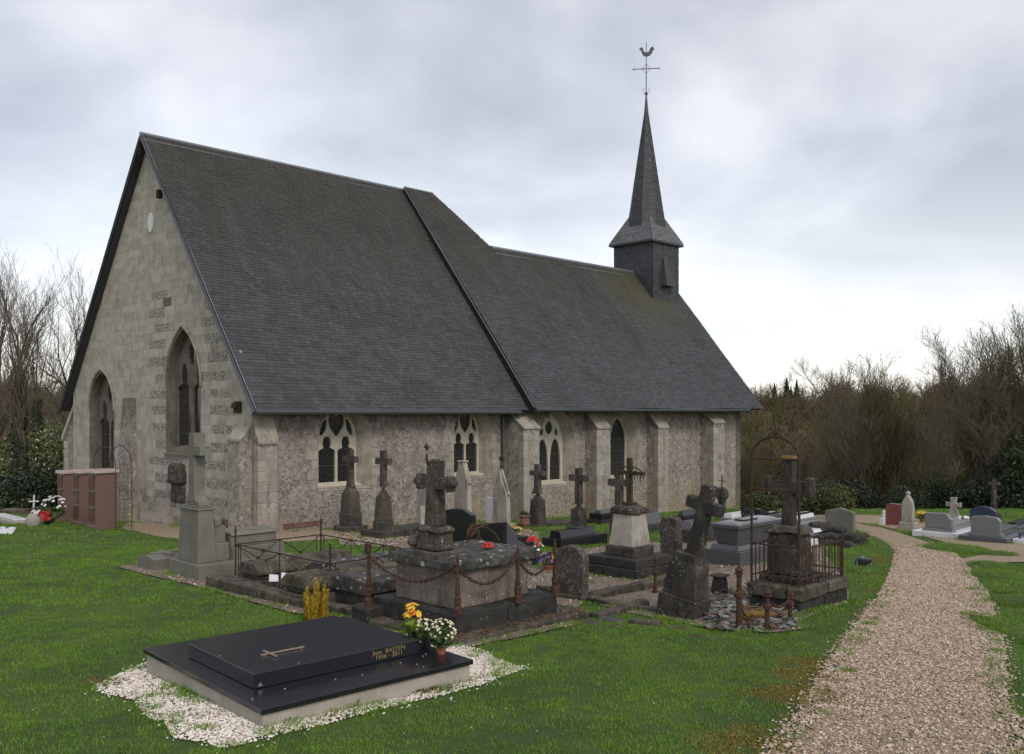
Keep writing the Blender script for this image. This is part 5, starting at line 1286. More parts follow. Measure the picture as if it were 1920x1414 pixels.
for i, (z0, z1) in enumerate(((-.05, .12), (.121, .22), (.221, .31))): g.box('step_slab', 'black_granite', .126 + .0 * i, max(La, 1.2) - .12 * i, .125 + .04 * i, w - .04 * i, z0, z1, bev=.004)
g = Grave('black_ledger_tomb', 'wide low black granite tomb with open book on its sloped top', 'tomb', 1052, 1030, 1016, 1139); w = g.Lb; La = g.La
g.box('lower_slab', 'black_granite', 0, La, 0, w, -.05, g.h(17), bev=.005)
g.box('upper_slab', 'black_granite', .12, La * .82, .1, w - .1, g.h(17) + .001, g.h(31), 0, .05, bev=.005)
q = MB(); q.box(La * .45, La * .62, .15, .5, g.h(31) + .001, g.h(31) + .06, .01, .01); q.build('open_book', 'black_granite', g.root, bev=.006)
x, y, z = at(1002, 1062)
potplant('red_silk_flowers', 'bright red and white silk flowers in a vase before the black tombs', (x, y, z), [('leaf', 'green_leaf', (0, 0, .22), (.13, .12, .16), 220, .03), ('bloom', 'fl_red', (-.02, 0, .42), (.09, .08, .1), 20, .05), ('bloom', 'fl_white', (.07, 0, .34), (.08, .08, .08), 12, .03), ('bloom', 'fl_red', (-.2, 0, .2), (.05, .05, .05), 8, .045)], (.07, .12, 'plastic_dark'))
x, y, z = at(1030, 1070)
potplant('pansies', 'purple and yellow pansies in a low bowl beside the lichened headstone', (x, y, z), [('leaf', 'green_leaf', (0, 0, .15), (.2, .14, .07), 180, .028), ('bloom', 'fl_purple', (0, 0, .2), (.22, .15, .08), 34, .032), ('bloom', 'fl_yellow', (.04, -.03, .23), (.07, .06, .05), 10, .034)], (.14, .1, 'terracotta'))
x, y, z = at(966, 1000)
potplant('yellow_primroses', 'little yellow primroses in front of the whitest gothic stele', (x, y, z), [('leaf', 'green_leaf', (0, 0, .08), (.14, .1, .05), 90, .03), ('bloom', 'fl_yellow', (0, 0, .12), (.15, .1, .04), 14, .03)])

# big pedestal with iron crucifix --------------------------------------------------
g = Grave('calvary', 'heavy pale pedestal on two dark steps carrying a mossy iron crucifix', 'grave cross', 1193, 1090, 1103, 1272); S_ = (g.La + g.Lb) / 2
g.box('step', 'st_black', 0, S_, 0, S_, -.1, .16, rough=.012)
g.box('step', 'st_black', .04, S_ - .04, .04, S_ - .04, .161, .31, rough=.012)
wp = S_ * .50; i0 = (S_ - wp) / 2; zz1 = .31
g.box('pedestal_base', 'st_dark', i0 - .02, i0 + wp + .02, i0 - .02, i0 + wp + .02, zz1 + .001, zz1 + .16, rough=.01)
g.box('pedestal', 'st_white', i0 + .02, i0 + wp - .02, i0 + .02, i0 + wp - .02, zz1 + .162, zz1 + .70, .06, .06, rough=.006)
g.box('cap', 'st_cross', i0 + .03, i0 + wp - .03, i0 + .03, i0 + wp - .03, zz1 + .702, zz1 + .80, bev=.02, rough=.02)
g.box('cap', 'st_cross', i0 + .06, i0 + wp - .06, i0 + .06, i0 + wp - .06, zz1 + .802, zz1 + .84, .08, .08, bev=.015, rough=.015)
cz = zz1 + .84; cc = i0 + wp / 2; Hc = g.h(942 - 855)
q = MB(); q.box(cc - .1, cc + .1, cc - .1, cc + .1, cz - .01, cz + .05); q.build('socket', 'iron', g.root, bev=.01)
crossb(g.root, cc, cc, cz + .05, Hc, .62, Hc * .66, .09, .06, 'ironmoss', style='latin', aw=.06, bev=.008, rough=.006)
q = MB()
for k in range(11):
    u = -.30 + .06 * k
    if abs(u) < .06: continue
    q.tube([(cc - .02, cc + u, cz + .05 + Hc * .66 + .03), (cc - .03, cc + u * 1.03, cz + .05 + Hc * .66 - .06 - .05 * (k % 2) - abs(u) * .12)], [.018, .008], 5)
for s in (-1, 1): q.tube([(cc, cc + s * .3, cz + .05 + Hc * .66 - .02), (cc, cc + s * .2, cz + Hc * .66 + .12), (cc, cc + s * .06, cz + Hc * .66 + .16)], .012, 4)
q.build('iron_fringe', 'ironmoss', g.root)
q = MB(); zb_ = cz + .05 + Hc * .62
q.tube([(cc - .06, cc, zb_ - .32), (cc - .06, cc, zb_ - .12), (cc - .06, cc, zb_ + .02)], [.02, .035, .03], 6); q.blob((cc - .07, cc, zb_ + .06), .03, 1, .05); q.tube([(cc - .05, cc - .17, zb_ + .07), (cc - .06, cc, zb_), (cc - .05, cc + .17, zb_ + .07)], .013, 5); q.build('figure', 'ironmoss', g.root)

# lichened headstone, plot, leaning cross -------------------------------------------
g = Grave('headstone', 'upright headstone with arched top thickly spotted with white lichen', 'gravestone', 1092, 1128, 1040, 1107); w = g.Lb; T = .15
g.box('base', 'st_moss', -.05, T + .05, -.08, w + .05, -.1, .06, rough=.015)
hh = g.h(100); P = [(0, .04), (w, .04), (w * 1.0, hh * .86)] + [(w * (.5 + .38 * math.cos(t)), hh * (.88 + .12 * math.sin(t))) for t in [math.pi * k / 8 for k in range(9)]] + [(0, hh * .86)]
upright(g.root, P, 0, T, 'st_lichen', 'slab', bev=.015, rough=.008)
x, y, z = at(1100, 1128); k_ = thing('plot_kerb', 'broken brown kerb of the plot beside the lichened headstone', 'kerb', (x, y, z), AX)
for i, (x0, x1, y0, y1, zt_) in enumerate(((.1, 1.9, -.05, .1, .10), (-.1, .05, -1.9, -.06, .09), (.0, .14, -.05, 1.0, .08))):
    q = MB(); q.box(x0, x1, y0, y1, -.1, zt_); q.build('kerb_stone', 'st_moss', k_, bev=.02, rough=.03)
g = Grave('small_headstone', 'small dark speckled headstone right of the crucifix pedestal', 'gravestone', 1268, 1048, 1237, 1281); w = g.Lb
upright(g.root, [(0, -.1), (w, -.1), (w, g.h(68)), (w * .85, g.h(76)), (w * .15, g.h(76)), (0, g.h(68))], 0, .22, 'st_lichen', 'slab', bev=.015, rough=.01)
x, y, z = at(1298, 1165)
lc = thing('leaning_cross', 'leaning weathered stone cross on a sunken tilted block', 'grave cross', (x, y, z), AX, tilt=None)
lc.rotation_euler = (Matrix.Rotation(AX, 3, 'Z') @ Matrix.Rotation(math.radians(9), 3, 'X')).to_euler()
mpx = y / FPX
wl, ta_ = .50, .34
pp = [(-.02, -.15), (wl + .02, -.15), (wl, .06), (wl + .0, .40), (wl * .86, .60), (wl * .72, .62), (wl * .28, .62), (wl * .14, .60), (0, .40), (0, .06)]
upright(lc, [(0, -.2), (wl + .03, -.2), (wl + .03, .24), (-.03, .24)], -.03, ta_, 'st_dark', 'block', bev=.01, rough=.006)
upright(lc, [(0, .242), (wl, .242), (wl * .92, .62), (wl * .80, .80), (wl * .2, .80), (wl * .08, .62)], 0, ta_ - .03, 'st_dark', 'pedestal', bev=.01, rough=.006)
o = crossb(lc, 0, 0, 0, .92, .49, .65, .15, .14, 'st_dark', aw=.14, bev=.012, rough=.006, taper=.3); o.location = (.15, wl * .38, .78); o.rotation_euler = (math.radians(5), 0, 0)
x, y, z = at(1255, 1172); pk = thing('plot_kerb', 'ruined mossy kerb stones under the leaning cross', 'kerb', (x, y, z), AX)
for (p_, q_) in (((-.35, .85), (.0, -.40)), ((-.58, .95), (-.30, -1.0)), ((-.3, .98), (.9, 1.0))):
    L_ = math.dist(p_, q_); n_ = max(2, int(L_ / .42)); an = math.atan2(q_[1] - p_[1], q_[0] - p_[0])
    for k in range(n_):
        m_ = MB(); m_.box(0.01, L_ / n_ - .01, -.10, .10, -.15, .035 + R.uniform(-.02, .03), .01, .01); o = m_.build('kerb_stone', R.choice(('st_moss', 'st_moss', 'st_brown')), pk, bev=.02, rough=.009)
        o.location = (lerp(p_[0], q_[0], k / n_) + R.uniform(-.02, .02), lerp(p_[1], q_[1], k / n_) + R.uniform(-.02, .02), R.uniform(-.01, .01)); o.rotation_euler = (R.gauss(0, .08), R.gauss(0, .05), an + R.gauss(0, .05))
# broken slates covering the sunken plot
x, y, z = at(1400, 1165); rb = MB()
for i in range(380):
    px, py = R.uniform(1325, 1500), R.uniform(1108, 1186)
    X, Y, Z = at(px, py); s = R.uniform(.025, .075)
    a = R.uniform(0, 6.28); tl = Vector((R.gauss(0, .22), R.gauss(0, .22), 1)).normalized(); u = tl.orthogonal().normalized(); u = Matrix.Rotation(a, 3, tl) @ u; v = tl.cross(u); c = Vector((X, Y, Z + .02 + R.uniform(0, .05)))
    pts = [c + u * s * math.cos(k) * R.uniform(.7, 1.3) + v * s * .7 * math.sin(k) * R.uniform(.7, 1.2) for k in (0, 1.1, 2.3, 3.3, 4.6)]
    n = len(rb.v); rb.v += [tuple(p) for p in pts] + [tuple(p + tl * .008) for p in pts]
    rb.f += [tuple(n + 5 + k for k in range(5))] + [(n + k, n + (k + 1) % 5, n + 5 + (k + 1) % 5, n + 5 + k) for k in range(5)]
M['rub'] = leafm('broken_slate', (.09, .10, .09), (.26, .27, .25), .7, (.13, .06, .04), .2)
tag(rb.build('broken_slates', 'rub'), kind='stuff')
def ironpost(label, px, top, bot, lean=0, r=.022, m='rust2', knob=True):
    x, y, z = at(px, bot); h = (bot - top) * y / FPX
    t = thing('iron_post', label, 'post', (x, y, z), AX); q = MB(); d = math.tan(math.radians(lean))
    q.tube([(0, 0, -.05), (d * h * .5, 0, h * .5), (d * h, 0, h - .06)], [r * 1.3, r, r * .9], 8); q.build('shaft', m, t)
    q = MB(); q.lathe([(r, 0), (r * 1.9, .015), (r * .9, .03), (r * 1.7, .05), (r * 1.2, .08), (0, .12)], 8, (d * h, 0, h - .08)); q.build('knob', m, t)
    q = MB(); q.lathe([(r * 1.9, 0), (r * 1.9, .04), (r * 1.1, .06)], 8, (d * h * .55, 0, h * .55)); q.lathe([(r * 1.8, 0), (r * 1.8, .03)], 8, (0, 0, .02)); q.build('collar', m, t)
    return Vector((x, y, z)), h
p1, h1 = ironpost('thick rusty post with drooping chain left of the iron cage', 1386, 1066, 1183, 0, .034)
p2, h2 = ironpost('middle rusty post of the three before the iron cage', 1438, 1108, 1183, 3, .028)
p3, h3 = ironpost('rusty post nearest the front corner of the iron cage', 1481, 1112, 1165, 4, .026)
p4, h4 = ironpost('thin rusty post standing alone in front of the calvary steps', 1228, 1046, 1114, 2, .024)
for a, b, s, lb in ((p1 + Vector((0, 0, h1 * .5)), p2 + Vector((0, 0, .02)), .18, 'rusty chain trailing from the thick post to the middle post'), (p2 + Vector((0, 0, h2 * .8)), p3 + Vector((0, 0, h3 * .8)), .1, 'rusty chain between the middle post and the cage corner post')):
    tag(chain(a, b, s, lr=.03).build('chain', 'rust2'), lb, 'chain')
q = MB(); q.tube([p1 + Vector((.1, .25, .10)), p2 + Vector((-.15, .3, .13)), p3 + Vector((-.05, .25, .02))], [.035, .05, .04], 6)
M['orange_moss'] = stone('orange_moss', (.15, .09, .02), (.24, .14, .03), dark=.3, lichen=0)
o = q.build('mossy_beam', 'orange_moss', rough=.02); tag(o, 'orange mossy beam lying behind the rusty posts', 'beam')

# iron cage grave ----------------------------------------------------------------------
g = Grave('caged_grave', 'grave in a rusty iron cage with tall hoop on a two-tier stone plinth', 'grave', 1503, 1152, 1398, 1593); La, Lb = g.La, g.Lb
zA, zB = g.h(20), g.h(46)
rt = g.root
n_ = 4
for i in range(n_): g.box('plinth_stone', 'st_black', La * i / n_ + .04, La * (i + 1) / n_ + .034, .04, .34, -.12, zA, bev=.02, rough=.02)
for i in range(3): g.box('plinth_stone', 'st_black', .04, .34, .345 + (Lb - .38) * i / 3, .345 + (Lb - .38) * (i + 1) / 3 - .006, -.12, zA, bev=.02, rough=.02)
g.box('plinth_core', 'st_black', .345, La - .02, .345, Lb, -.12, zA, rough=.02)
g.box('kerb_stone', 'st_moss', 0, La * .52, 0, .22, zA + .002, zB, bev=.025, rough=.015); g.box('kerb_stone', 'st_moss', La * .52 + .006, La, 0, .22, zA + .002, zB - .01, bev=.025, rough=.015)
g.box('kerb_stone', 'st_moss', 0, .2, .226, Lb, zA + .002, zB, bev=.025, rough=.015); g.box('kerb_stone', 'st_moss', La - .2, La, .226, Lb, zA + .002, zB, bev=.025, rough=.015); g.box('kerb_stone', 'st_moss', .206, La - .206, Lb - .2, Lb, zA + .002, zB, bev=.025, rough=.015)
g.box('slab', 'st_dark', .206, La - .206, .226, Lb - .206, zA + .002, zB - .04, rough=.02)
# hoop at the near (-x) end
hx = .07; yh0, yh1 = .07, Lb - .05; cyh = (yh0 + yh1) / 2; rh = (yh1 - yh0) / 2
zs = g.h(1107 - 862) + zB - .02; zcrown = g.h(1107 - 822) + zB
q = MB(); q.tube([(hx, yh0, -.1), (hx, yh0, zs)] + [(hx, cyh - rh * math.cos(t), zs + (zcrown - zs) * math.sin(t)) for t in [math.pi * k / 14 for k in range(1, 14)]] + [(hx, yh1, zs), (hx, yh1, zB)], .02, 6); q.build('hoop', 'rust', rt)
for zz_ in (zs - .0, zs - g.h(60), zB + g.h(75)):
    q = MB(); q.tube([(hx, yh0, zz_), (hx, yh1, zz_)], .012, 5); q.build('rail', 'rust', rt)
q = MB()
for s in (-1, 1): q.tube([(hx, cyh + s * .12, zcrown - .01), (hx, cyh + s * .06, zcrown + .05), (hx, cyh, zcrown + .03)], .01, 4); q.tube([(hx, cyh, zcrown + .02), (hx, cyh + s * .05, zcrown + .12), (hx, cyh + s * .07, zcrown + .08)], .009, 4)
q.tube([(hx, cyh, zcrown), (hx, cyh, zcrown + .16)], .01, 4); q.build('crest', 'rust', rt)
zr = zB + g.h(75)
def fence_bars(p, q_, n, nm='bar'):
    for i in range(n):
        a = lerp(p[0], q_[0], (i + .5) / n), lerp(p[1], q_[1], (i + .5) / n)
        b = MB(); b.tube([(a[0], a[1], zB - .01), (a[0], a[1], zr + R.uniform(0, .03))], .0075, 5); b.build(nm, 'rust', rt)
XR = La - .07
for zz_ in (zr - .02, zB + .09): 
    q = MB(); q.tube([(hx, yh0, zz_), (XR, yh0, zz_)], .010, 5); q.build('rail', 'rust', rt)
    q = MB(); q.tube([(hx, yh1, zz_), (XR, yh1, zz_)], .010, 5); q.build('rail', 'rust', rt)
    q = MB(); q.tube([(XR, yh0, zz_), (XR, yh1, zz_)], .010, 5); q.build('rail', 'rust', rt)
fence_bars((hx + .05, yh0), (XR, yh0), 13); fence_bars((hx + .05, yh1), (XR, yh1), 11); fence_bars((XR, yh0), (XR, yh1), 9); fence_bars((hx, yh0 + .05), (hx, yh1), 5)
for (a, b) in ((XR, yh0), (XR, yh1)): q = MB(); q.tube([(a, b, zB - .02), (a, b, zr + .08)], .016, 6); q.build('post', 'rust', rt)
q = MB()
for k in range(5): q.tube([(hx + .02, lerp(yh0, yh1, .2 + .15 * k), zB + .05), (hx + .3, lerp(yh0, yh1, .35 + .1 * k), zB + .12 + .05 * (k % 2)), (XR * .8, lerp(yh0, yh1, .1 + .15 * k), zB + .04)], .009, 4)
q.tube([(hx + .05, yh1 - .3, zr - .05), (hx + .2, yh1 - .45, zB + .4), (hx + .15, yh0 + .2, zB + .25)], .007, 4)
q.build('fallen_bars', 'rust', rt)
# cross inside
cx_, cy_ = .48, Lb * .52
pz = zB - .04
q = MB(); q.box(cx_ - .22, cx_ + .22, cy_ - .34, cy_ + .34, pz, pz + .12); q.build('step', 'st_dark', rt, bev=.02, rough=.02)
ph = g.h(100)
q = MB(); q.box(cx_ - .17, cx_ + .17, cy_ - .26, cy_ + .26, pz + .122, pz + ph, .02, .02); q.build('pedestal', 'st_dark', rt, bev=.02, rough=.015)
q = MB(); q.box(cx_ - .2, cx_ + .2, cy_ - .29, cy_ + .29, pz + ph + .002, pz + ph + .10, .05, .05); q.build('cap', 'st_cross', rt, bev=.02, rough=.02)
Hc = g.h(992 - 862)
zc0 = pz + ph + .10
crossb(rt, cx_, cy_, zc0, Hc, .66, Hc * .58, .135, .13, 'st_dark', aw=.17, bev=.015, rough=.008, taper=.25)
q = MB(); q.box(cx_ - .1, cx_ + .1, cy_ - .1, cy_ + .1, zc0 + Hc + .001, zc0 + Hc + .05, .02, .02); q.build('cross_cap', 'orange_moss', rt, bev=.01)
for s in (-1, 1):
    q = MB(); 
    q.box(cx_ - .082, cx_ + .082, min(cy_ + s * .25, cy_ + s * .345), max(cy_ + s * .25, cy_ + s * .345), zc0 + Hc * .58 - .13, zc0 + Hc * .58 + .14)
    q.build('arm_end', 'st_dark', rt, bev=.02, rough=.012)
# modern grey tomb and others beside the church ----------------------------------------
def modern(label, cx, cy, xl, xr, tiers, group=None, name='modern_tomb'):
    """tiers: (top px height, inset, taper, material, part name)"""
    g = Grave(name, label, 'tomb', cx, cy, xl, xr, group); z = -.1
    for (ht, ins, tap, mt, nm) in tiers:
        z1 = g.h(ht); g.box(nm, mt, ins, g.La - ins, ins, g.Lb - ins, z + .001, z1, tap, tap, bev=.006); z = z1
    return g
gm = modern('dark grey granite sarcophagus with flared base and pale top behind the leaning cross', 1388, 1065, 1322, 1478, [(28, 0, 0, 'dark_granite', 'base'), (38, .07, .02, 'dark_granite', 'plinth'), (70, .16, -.07, 'dark_granite', 'body'), (77, .05, 0, 'dark_granite', 'lid'), (81, .12, .08, 'grey_polish', 'lid_top')])
q = MB(); q.cbox(gm.La * .4, gm.Lb * .4, gm.h(81) + .001, gm.h(81) + .03, .5, .2); q.build('plaque', 'black_granite', gm.root, bev=.004)
modern('black granite tomb with raised slab nearest the nave buttress', 1284, 992, 1255, 1326, [(14, 0, 0, 'st_dark', 'base'), (22, .06, 0, 'black_granite', 'slab'), (32, .16, .06, 'black_granite', 'raised_slab')])
modern('dark grey tomb in front of the black one beside the nave', 1300, 1022, 1258, 1345, [(26, 0, 0, 'st_dark', 'base'), (40, .08, .05, 'dark_granite', 'slab')])
modern('long black tomb against the nave wall behind the grass strip', 1128, 985, 1100, 1168, [(9, 0, 0, 'st_black', 'base'), (20, .05, 0, 'black_granite', 'slab'), (26, .14, .05, 'dark_granite', 'top')])
modern('dark stone tomb between the crucifix pedestal and the nave', 1212, 1000, 1178, 1252, [(14, 0, 0, 'st_dark', 'base'), (34, .1, .05, 'dark_granite', 'slab')])
modern('pale topped low tomb at the far corner of the nave', 1374, 985, 1350, 1412, [(12, 0, 0, 'grey_polish', 'base'), (20, .06, .02, 'white_slab', 'slab')])
modern('bluish tomb with white slab behind the iron cage', 1508, 1030, 1468, 1552, [(14, 0, 0, 'white_slab', 'base'), (24, .12, 0, 'grey_polish', 'body'), (30, .08, .03, 'white_slab', 'slab')])
modern('pinkish stone tomb with stepped top behind the iron cage', 1502, 1008, 1475, 1552, [(10, 0, 0, 'st_pink', 'base'), (20, .1, 0, 'st_pink', 'body'), (26, .16, .03, 'grey_polish', 'slab')])
modern('white slabbed tomb farthest behind the iron cage', 1494, 985, 1470, 1534, [(9, 0, 0, 'grey_polish', 'base'), (16, .08, .02, 'white_slab', 'slab'), (20, .25, 0, 'black_granite', 'plaque')])
g = Grave('wave_tomb', 'black granite tomb with wave-shaped headstone beyond the nave corner', 'tomb', 1428, 985, 1385, 1468); w = g.Lb
g.box('base', 'dark_granite', 0, g.La, 0, w, -.1, g.h(16), bev=.006)
q = MB(); q.plate([(0, 0)] + [(g.La, 0)] + [(g.La * (1 - k / 10), g.h(17 + 12 * (k / 10) ** 1.2 + 2 * math.sin(k * .9))) for k in range(11)], [], lambda u, v, t: (u, t, v), w * .1, w * .1 + .15); q.build('wave', 'black_granite', g.root, bev=.006)
q = MB(); q.plate([(0, 0)] + [(g.La * .8, 0)] + [(g.La * .8 * (1 - k / 10), g.h(16 + 16 * (k / 10))) for k in range(11)], [], lambda u, v, t: (u, t, v), w * .75, w * .75 + .12); q.build('wave', 'black_granite', g.root, bev=.006)
g = Grave('round_stele', 'weathered stele with round lichened top against the nave end', 'gravestone', 1362, 975, 1340, 1374); w = g.Lb
upright(g.root, [(w * .25, -.1), (w * .75, -.1), (w * .7, g.h(30))] + [(w * (.5 + .5 * math.cos(t)), g.h(48) + w * .5 * math.sin(t)) for t in [-1.0 + k * .46 for k in range(12)]] + [(w * .3, g.h(30))], 0, .16, 'st_cross', 'slab', rough=.01)
q = MB(); q.tube([(.08, w / 2, g.h(48) + w * .5), (.08, w / 2, g.h(82))], .02, 5); q.tube([(.08, w / 2 - .1, g.h(72)), (.08, w / 2 + .1, g.h(72))], .018, 5); q.build('finial', 'st_dark', g.root)
for lb, px, py, s in (('dark iron cross stub and pots before the dark tapered cross', 984, 990, .25),):
    x, y, z = at(px, py); t = thing('flower_pot', 'brown pottery urn beside the pedestal in front of the nave buttress', 'pot', (x, y, z)); q = MB(); q.lathe([(.1, 0), (.15, .12), (.12, .26), (.16, .34), (.13, .36)], 10); q.build('urn', 'brick', t)
    q = MB(); q.blob((0, 0, .38), (.12, .12, .08), 2, .3); q.build('foliage', 'hedge', t)
g = Grave('stone_block', 'short mossy stone block between the leaning cross and the iron cage', 'block', 1353, 1118, 1332, 1366); g.box('block', 'st_dark', 0, .2, 0, g.Lb, -.1, g.h(34), .02, .02, rough=.02); g.box('cap', 'rust', -.02, .22, -.02, g.Lb + .02, g.h(34) + .001, g.h(37), rough=.01)

# right-hand group ----------------------------------------------------------------------
g = Grave('headstone', 'grey weathered headstone with shallow peak behind the heap of dark stones', 'gravestone', 1600, 1000, 1547, 1606); w = g.Lb; hh = g.h(46)
upright(g.root, [(0, -.1), (w, -.1), (w, hh * .84), (w * .93, hh * .86), (w * .5, hh), (w * .07, hh * .86), (0, hh * .84)], 0, .13, 'granite_grey', 'slab', rough=.004)
hp = thing('collapsed_tomb', 'heap of dark broken tomb stones below the grey peaked headstone', 'tomb', at(1600, 1030), AX)
s_ = at(1600, 1030)[1] / FPX
for (a, b, z0, wx, wy, hz) in ((.0, .1, 0, 1.1, 1.1, .12), (.15, .45, .12, .8, .7, .12), (.2, .8, .24, .5, .35, .2), (.25, .05, .12, .45, .3, .13), (.5, .5, .24, .4, .35, .11), (-.15, .7, .0, .3, .5, .2), (.8, .1, .12, .3, .5, .1)):
    q = MB(); q.box(a, a + wx, b, b + wy, z0 - (.06 if z0 == 0 else -.002), z0 + hz, .02, .02, rz=R.uniform(-.12, .12)); q.build('stone', 'st_black', hp, bev=.03, rough=.035)
def headstone(name, label, cx, cy, xl, top, m, prof, base=None, th=.14, slab=None, xr=None):
    g = Grave(name, label, 'gravestone', cx, cy, xl, xr or cx + 8); w = g.Lb; hh = g.h(cy - top)
    z0 = -.1
    if base:
        bh, ex, bl, bm = base; g.box('base', bm, -ex, bl, -ex, w + ex, -.1, bh, bev=.006); z0 = bh + .001
        if slab: g.box('slab', slab, .16, bl - .15, .06, w - .06, bh + .001, bh + .14, bev=.006)
        g.box('foot', m, -.06, .2, -.04, w + .04, bh + .001, bh + .07, bev=.004); z0 = bh + .071
    upright(g.root, [(a * w, z0 if b <= 0 else b * hh) for a, b in prof], 0, th, m, 'slab'); return g
headstone('headstone', 'grey granite headstone with one sloping shoulder on a white base', 1784, 1008, 1734, 964, 'grey_polish', [(0, 0), (1, 0), (1, 1), (.85, .97), (.3, 1), (.16, .97), (.1, .82), (0, .74)], (.12, .22, 1.9, 'white_slab'), slab='grey_polish')
headstone('headstone', 'grey granite headstone with curved top rightmost of the pair by the path', 1875, 1018, 1820, 970, 'grey_polish', [(0, 0), (1, 0), (1, .93), (.9, .955), (.5, 1), (.1, .955), (0, .84)], (.12, .2, 1.7, 'dark_granite'), slab='dark_granite')
headstone('headstone', 'blue-black headstone with rounded top behind the two grey ones', 1866, 1000, 1818, 951, 'blue_granite', [(0, 0), (1, 0), (1, .82), (.8, .95), (.5, 1), (.2, .95), (0, .82)])
headstone('headstone', 'reddish brown polished headstone beside the tall pointed stele', 1696, 986, 1661, 946, 'red_granite', [(0, 0), (1, 0), (1, .96), (.8, 1), (.3, .98), (0, 1)])
g = Grave('gothic_stele', 'tall pointed pale stele beside the reddish headstone', 'gravestone', 1712, 994, 1689, 1719); w = g.Lb
g.box('base', 'st_white', -.06, .28, -.04, w + .04, -.1, g.h(14), bev=.02, rough=.01)
upright(g.root, [(u + w / 2, v) for u, v in arch(w * .92, g.h(40), g.h(66), g.h(14), 7)], 0, .16, 'st_white', 'slab', bev=.015, rough=.005)
q = MB(); q.blob((.08, w / 2, g.h(68)), (.06, .07, .06), 1, .15); q.build('finial', 'st_white', g.root)
g = Grave('stone_cross', 'pale stone cross with flared shaft behind the sloping grey headstone', 'grave cross', 1796, 985, 1776, 1803); w = g.Lb
g.box('base', 'st_white', -.03, .25, 0, w, -.1, .16, rough=.01); crossb(g.root, .1, w / 2, .16, g.h(42) - .02, g.h(24) * 1.15, g.h(27), .15, .12, 'st_white', style='pattee', taper=1.3, aw=.12, rough=.004)
g = Grave('pillar_cross', 'slender spotted pillar with worn cross at the right edge, by the hedge', 'grave cross', 1872, 985, 1860, 1878); w = g.Lb
g.box('base', 'st_dark', 0, .35, 0, max(w, .35), -.1, .3, rough=.02); q = MB(); q.lathe([(.12, 0), (.08, .08), (.09, .3), (.06, .36), (.08, .5), (.06, .7)], 8, (.17, .17, .3)); q.build('pillar', 'st_lichen', g.root)
crossb(g.root, .17, .17, .98, .32, .3, .2, .09, .08, 'st_lichen', rough=.006)
g = modern('low dark tomb with white slab cut by the right edge', 1920, 1020, 1898, 1960, [(8, 0, 0, 'white_slab', 'base'), (20, .1, 0, 'blue_granite', 'slab')])
g = modern('dark tomb with flowers behind the right edge headstones', 1910, 998, 1880, 1960, [(8, 0, 0, 'dark_granite', 'base'), (16, .1, 0, 'black_granite', 'slab')])
g = Grave('white_vase', 'small white stepped vase block left of the reddish headstone', 'vase', 1656, 985, 1647, 1662); g.box('block', 'white_slab', 0, .25, 0, g.Lb, -.05, .2); g.box('neck', 'white_slab', .05, .2, 0, g.Lb * .4, .202, .42)
for (lb, px, py, cl) in (('pink and white pot flowers in front of the blue-black headstone', 1806, 992, 'fl_white'), ('yellow pot flowers behind the reddish headstone', 1730, 980, 'fl_yellow')):
    potplant('grave_flowers', lb, at(px, py), [('leaf', 'green_leaf', (0, 0, .18), (.18, .18, .12), 60, .05), ('bloom', cl, (0, 0, .24), (.17, .17, .1), 16, .05)], (.09, .12, 'terracotta'))
x, y, z = at(1614, 945); t = thing('wooden_cross', 'thin pale wooden cross against the dark wood', 'grave cross', (x, y, z), AX); q = MB(); q.tube([(0, 0, 0), (0, 0, 1.0)], .03, 5); q.build('stake', 'white_paint', t); q = MB(); q.tube([(.035, -.2, .74), (.035, .2, .74)], .02, 5); q.build('arm', 'white_paint', t)
# floodlight
x, y, z = at(1620, 1073)
fd = thing('floodlight', 'grey outdoor floodlight on a bracket in the grass by the path', 'floodlight', (x, y, z), math.radians(28)); s = y / FPX
q = MB(); q.box(-.15, .15, -.10, .10, -.04, .04, .02, .02); o = q.build('lamp_housing', 'plastic_dark', fd, bev=.02); o.location = (0, .02, .19); o.rotation_euler = (math.radians(-38), math.radians(8), 0)
q = MB(); q.box(-.05, .05, -.04, .06, .04, .07, .01, .01); o2 = q.build('reflector_label', 'white_slab', fd, bev=.006); o2.location = (0, .02, .19); o2.rotation_euler = o.rotation_euler
q = MB(); q.tube([(-.17, 0, .2), (-.17, 0, .02), (.17, 0, .02), (.17, 0, .2)], .012, 5); q.build('bracket', 'steel', fd)
q = MB(); q.box(-.2, .2, -.06, .05, -.02, .015); q.build('foot_plate', 'concrete', fd, bev=.01)

# left side: columbarium, arch, small graves ----------------------------------------------
def columb(label, cx, cy):
    x, y, z = at(cx, cy); t = thing('columbarium', label, 'columbarium', (x, y, z - .02), AX, 'pink granite columbarium units by the gable')
    q = MB(); q.box(-.03, .58, -.03, .58, -.1, .13); q.build('base', 'pink_granite', t, bev=.02)
    q = MB(); q.box(.0, .55, 0, .55, .131, 1.50); q.build('body', 'pink_granite', t, bev=.006)
    for k in range(3):
        d = MB(); d.box(-.022, .0, .11, .47, .22 + .43 * k, .56 + .43 * k); d.build('niche_door', 'pink_door', t, bev=.004)
        d = MB(); d.box(-.03, -.001, .06, .49, .565 + .43 * k, .60 + .43 * k); d.build('ledge', 'pink_granite', t, bev=.004)
    q = MB(); q.box(-.06, .61, -.06, .61, 1.501, 1.60, .01, .01); q.build('cap', 'pink_top', t, bev=.015)
columb('nearest pink granite columbarium unit, beside the garden arch', 180, 994)
columb('middle pink granite columbarium unit of three', 150, 986)
columb('farthest pink granite columbarium unit, partly hidden by the middle one', 120, 979)
x, y, z = at(217, 995); ar = thing('garden_arch', 'thin black wire garden arch beside the columbarium', 'garden arch', (x, y, z), AX)
y1_ = 1.45; hA = 1.62
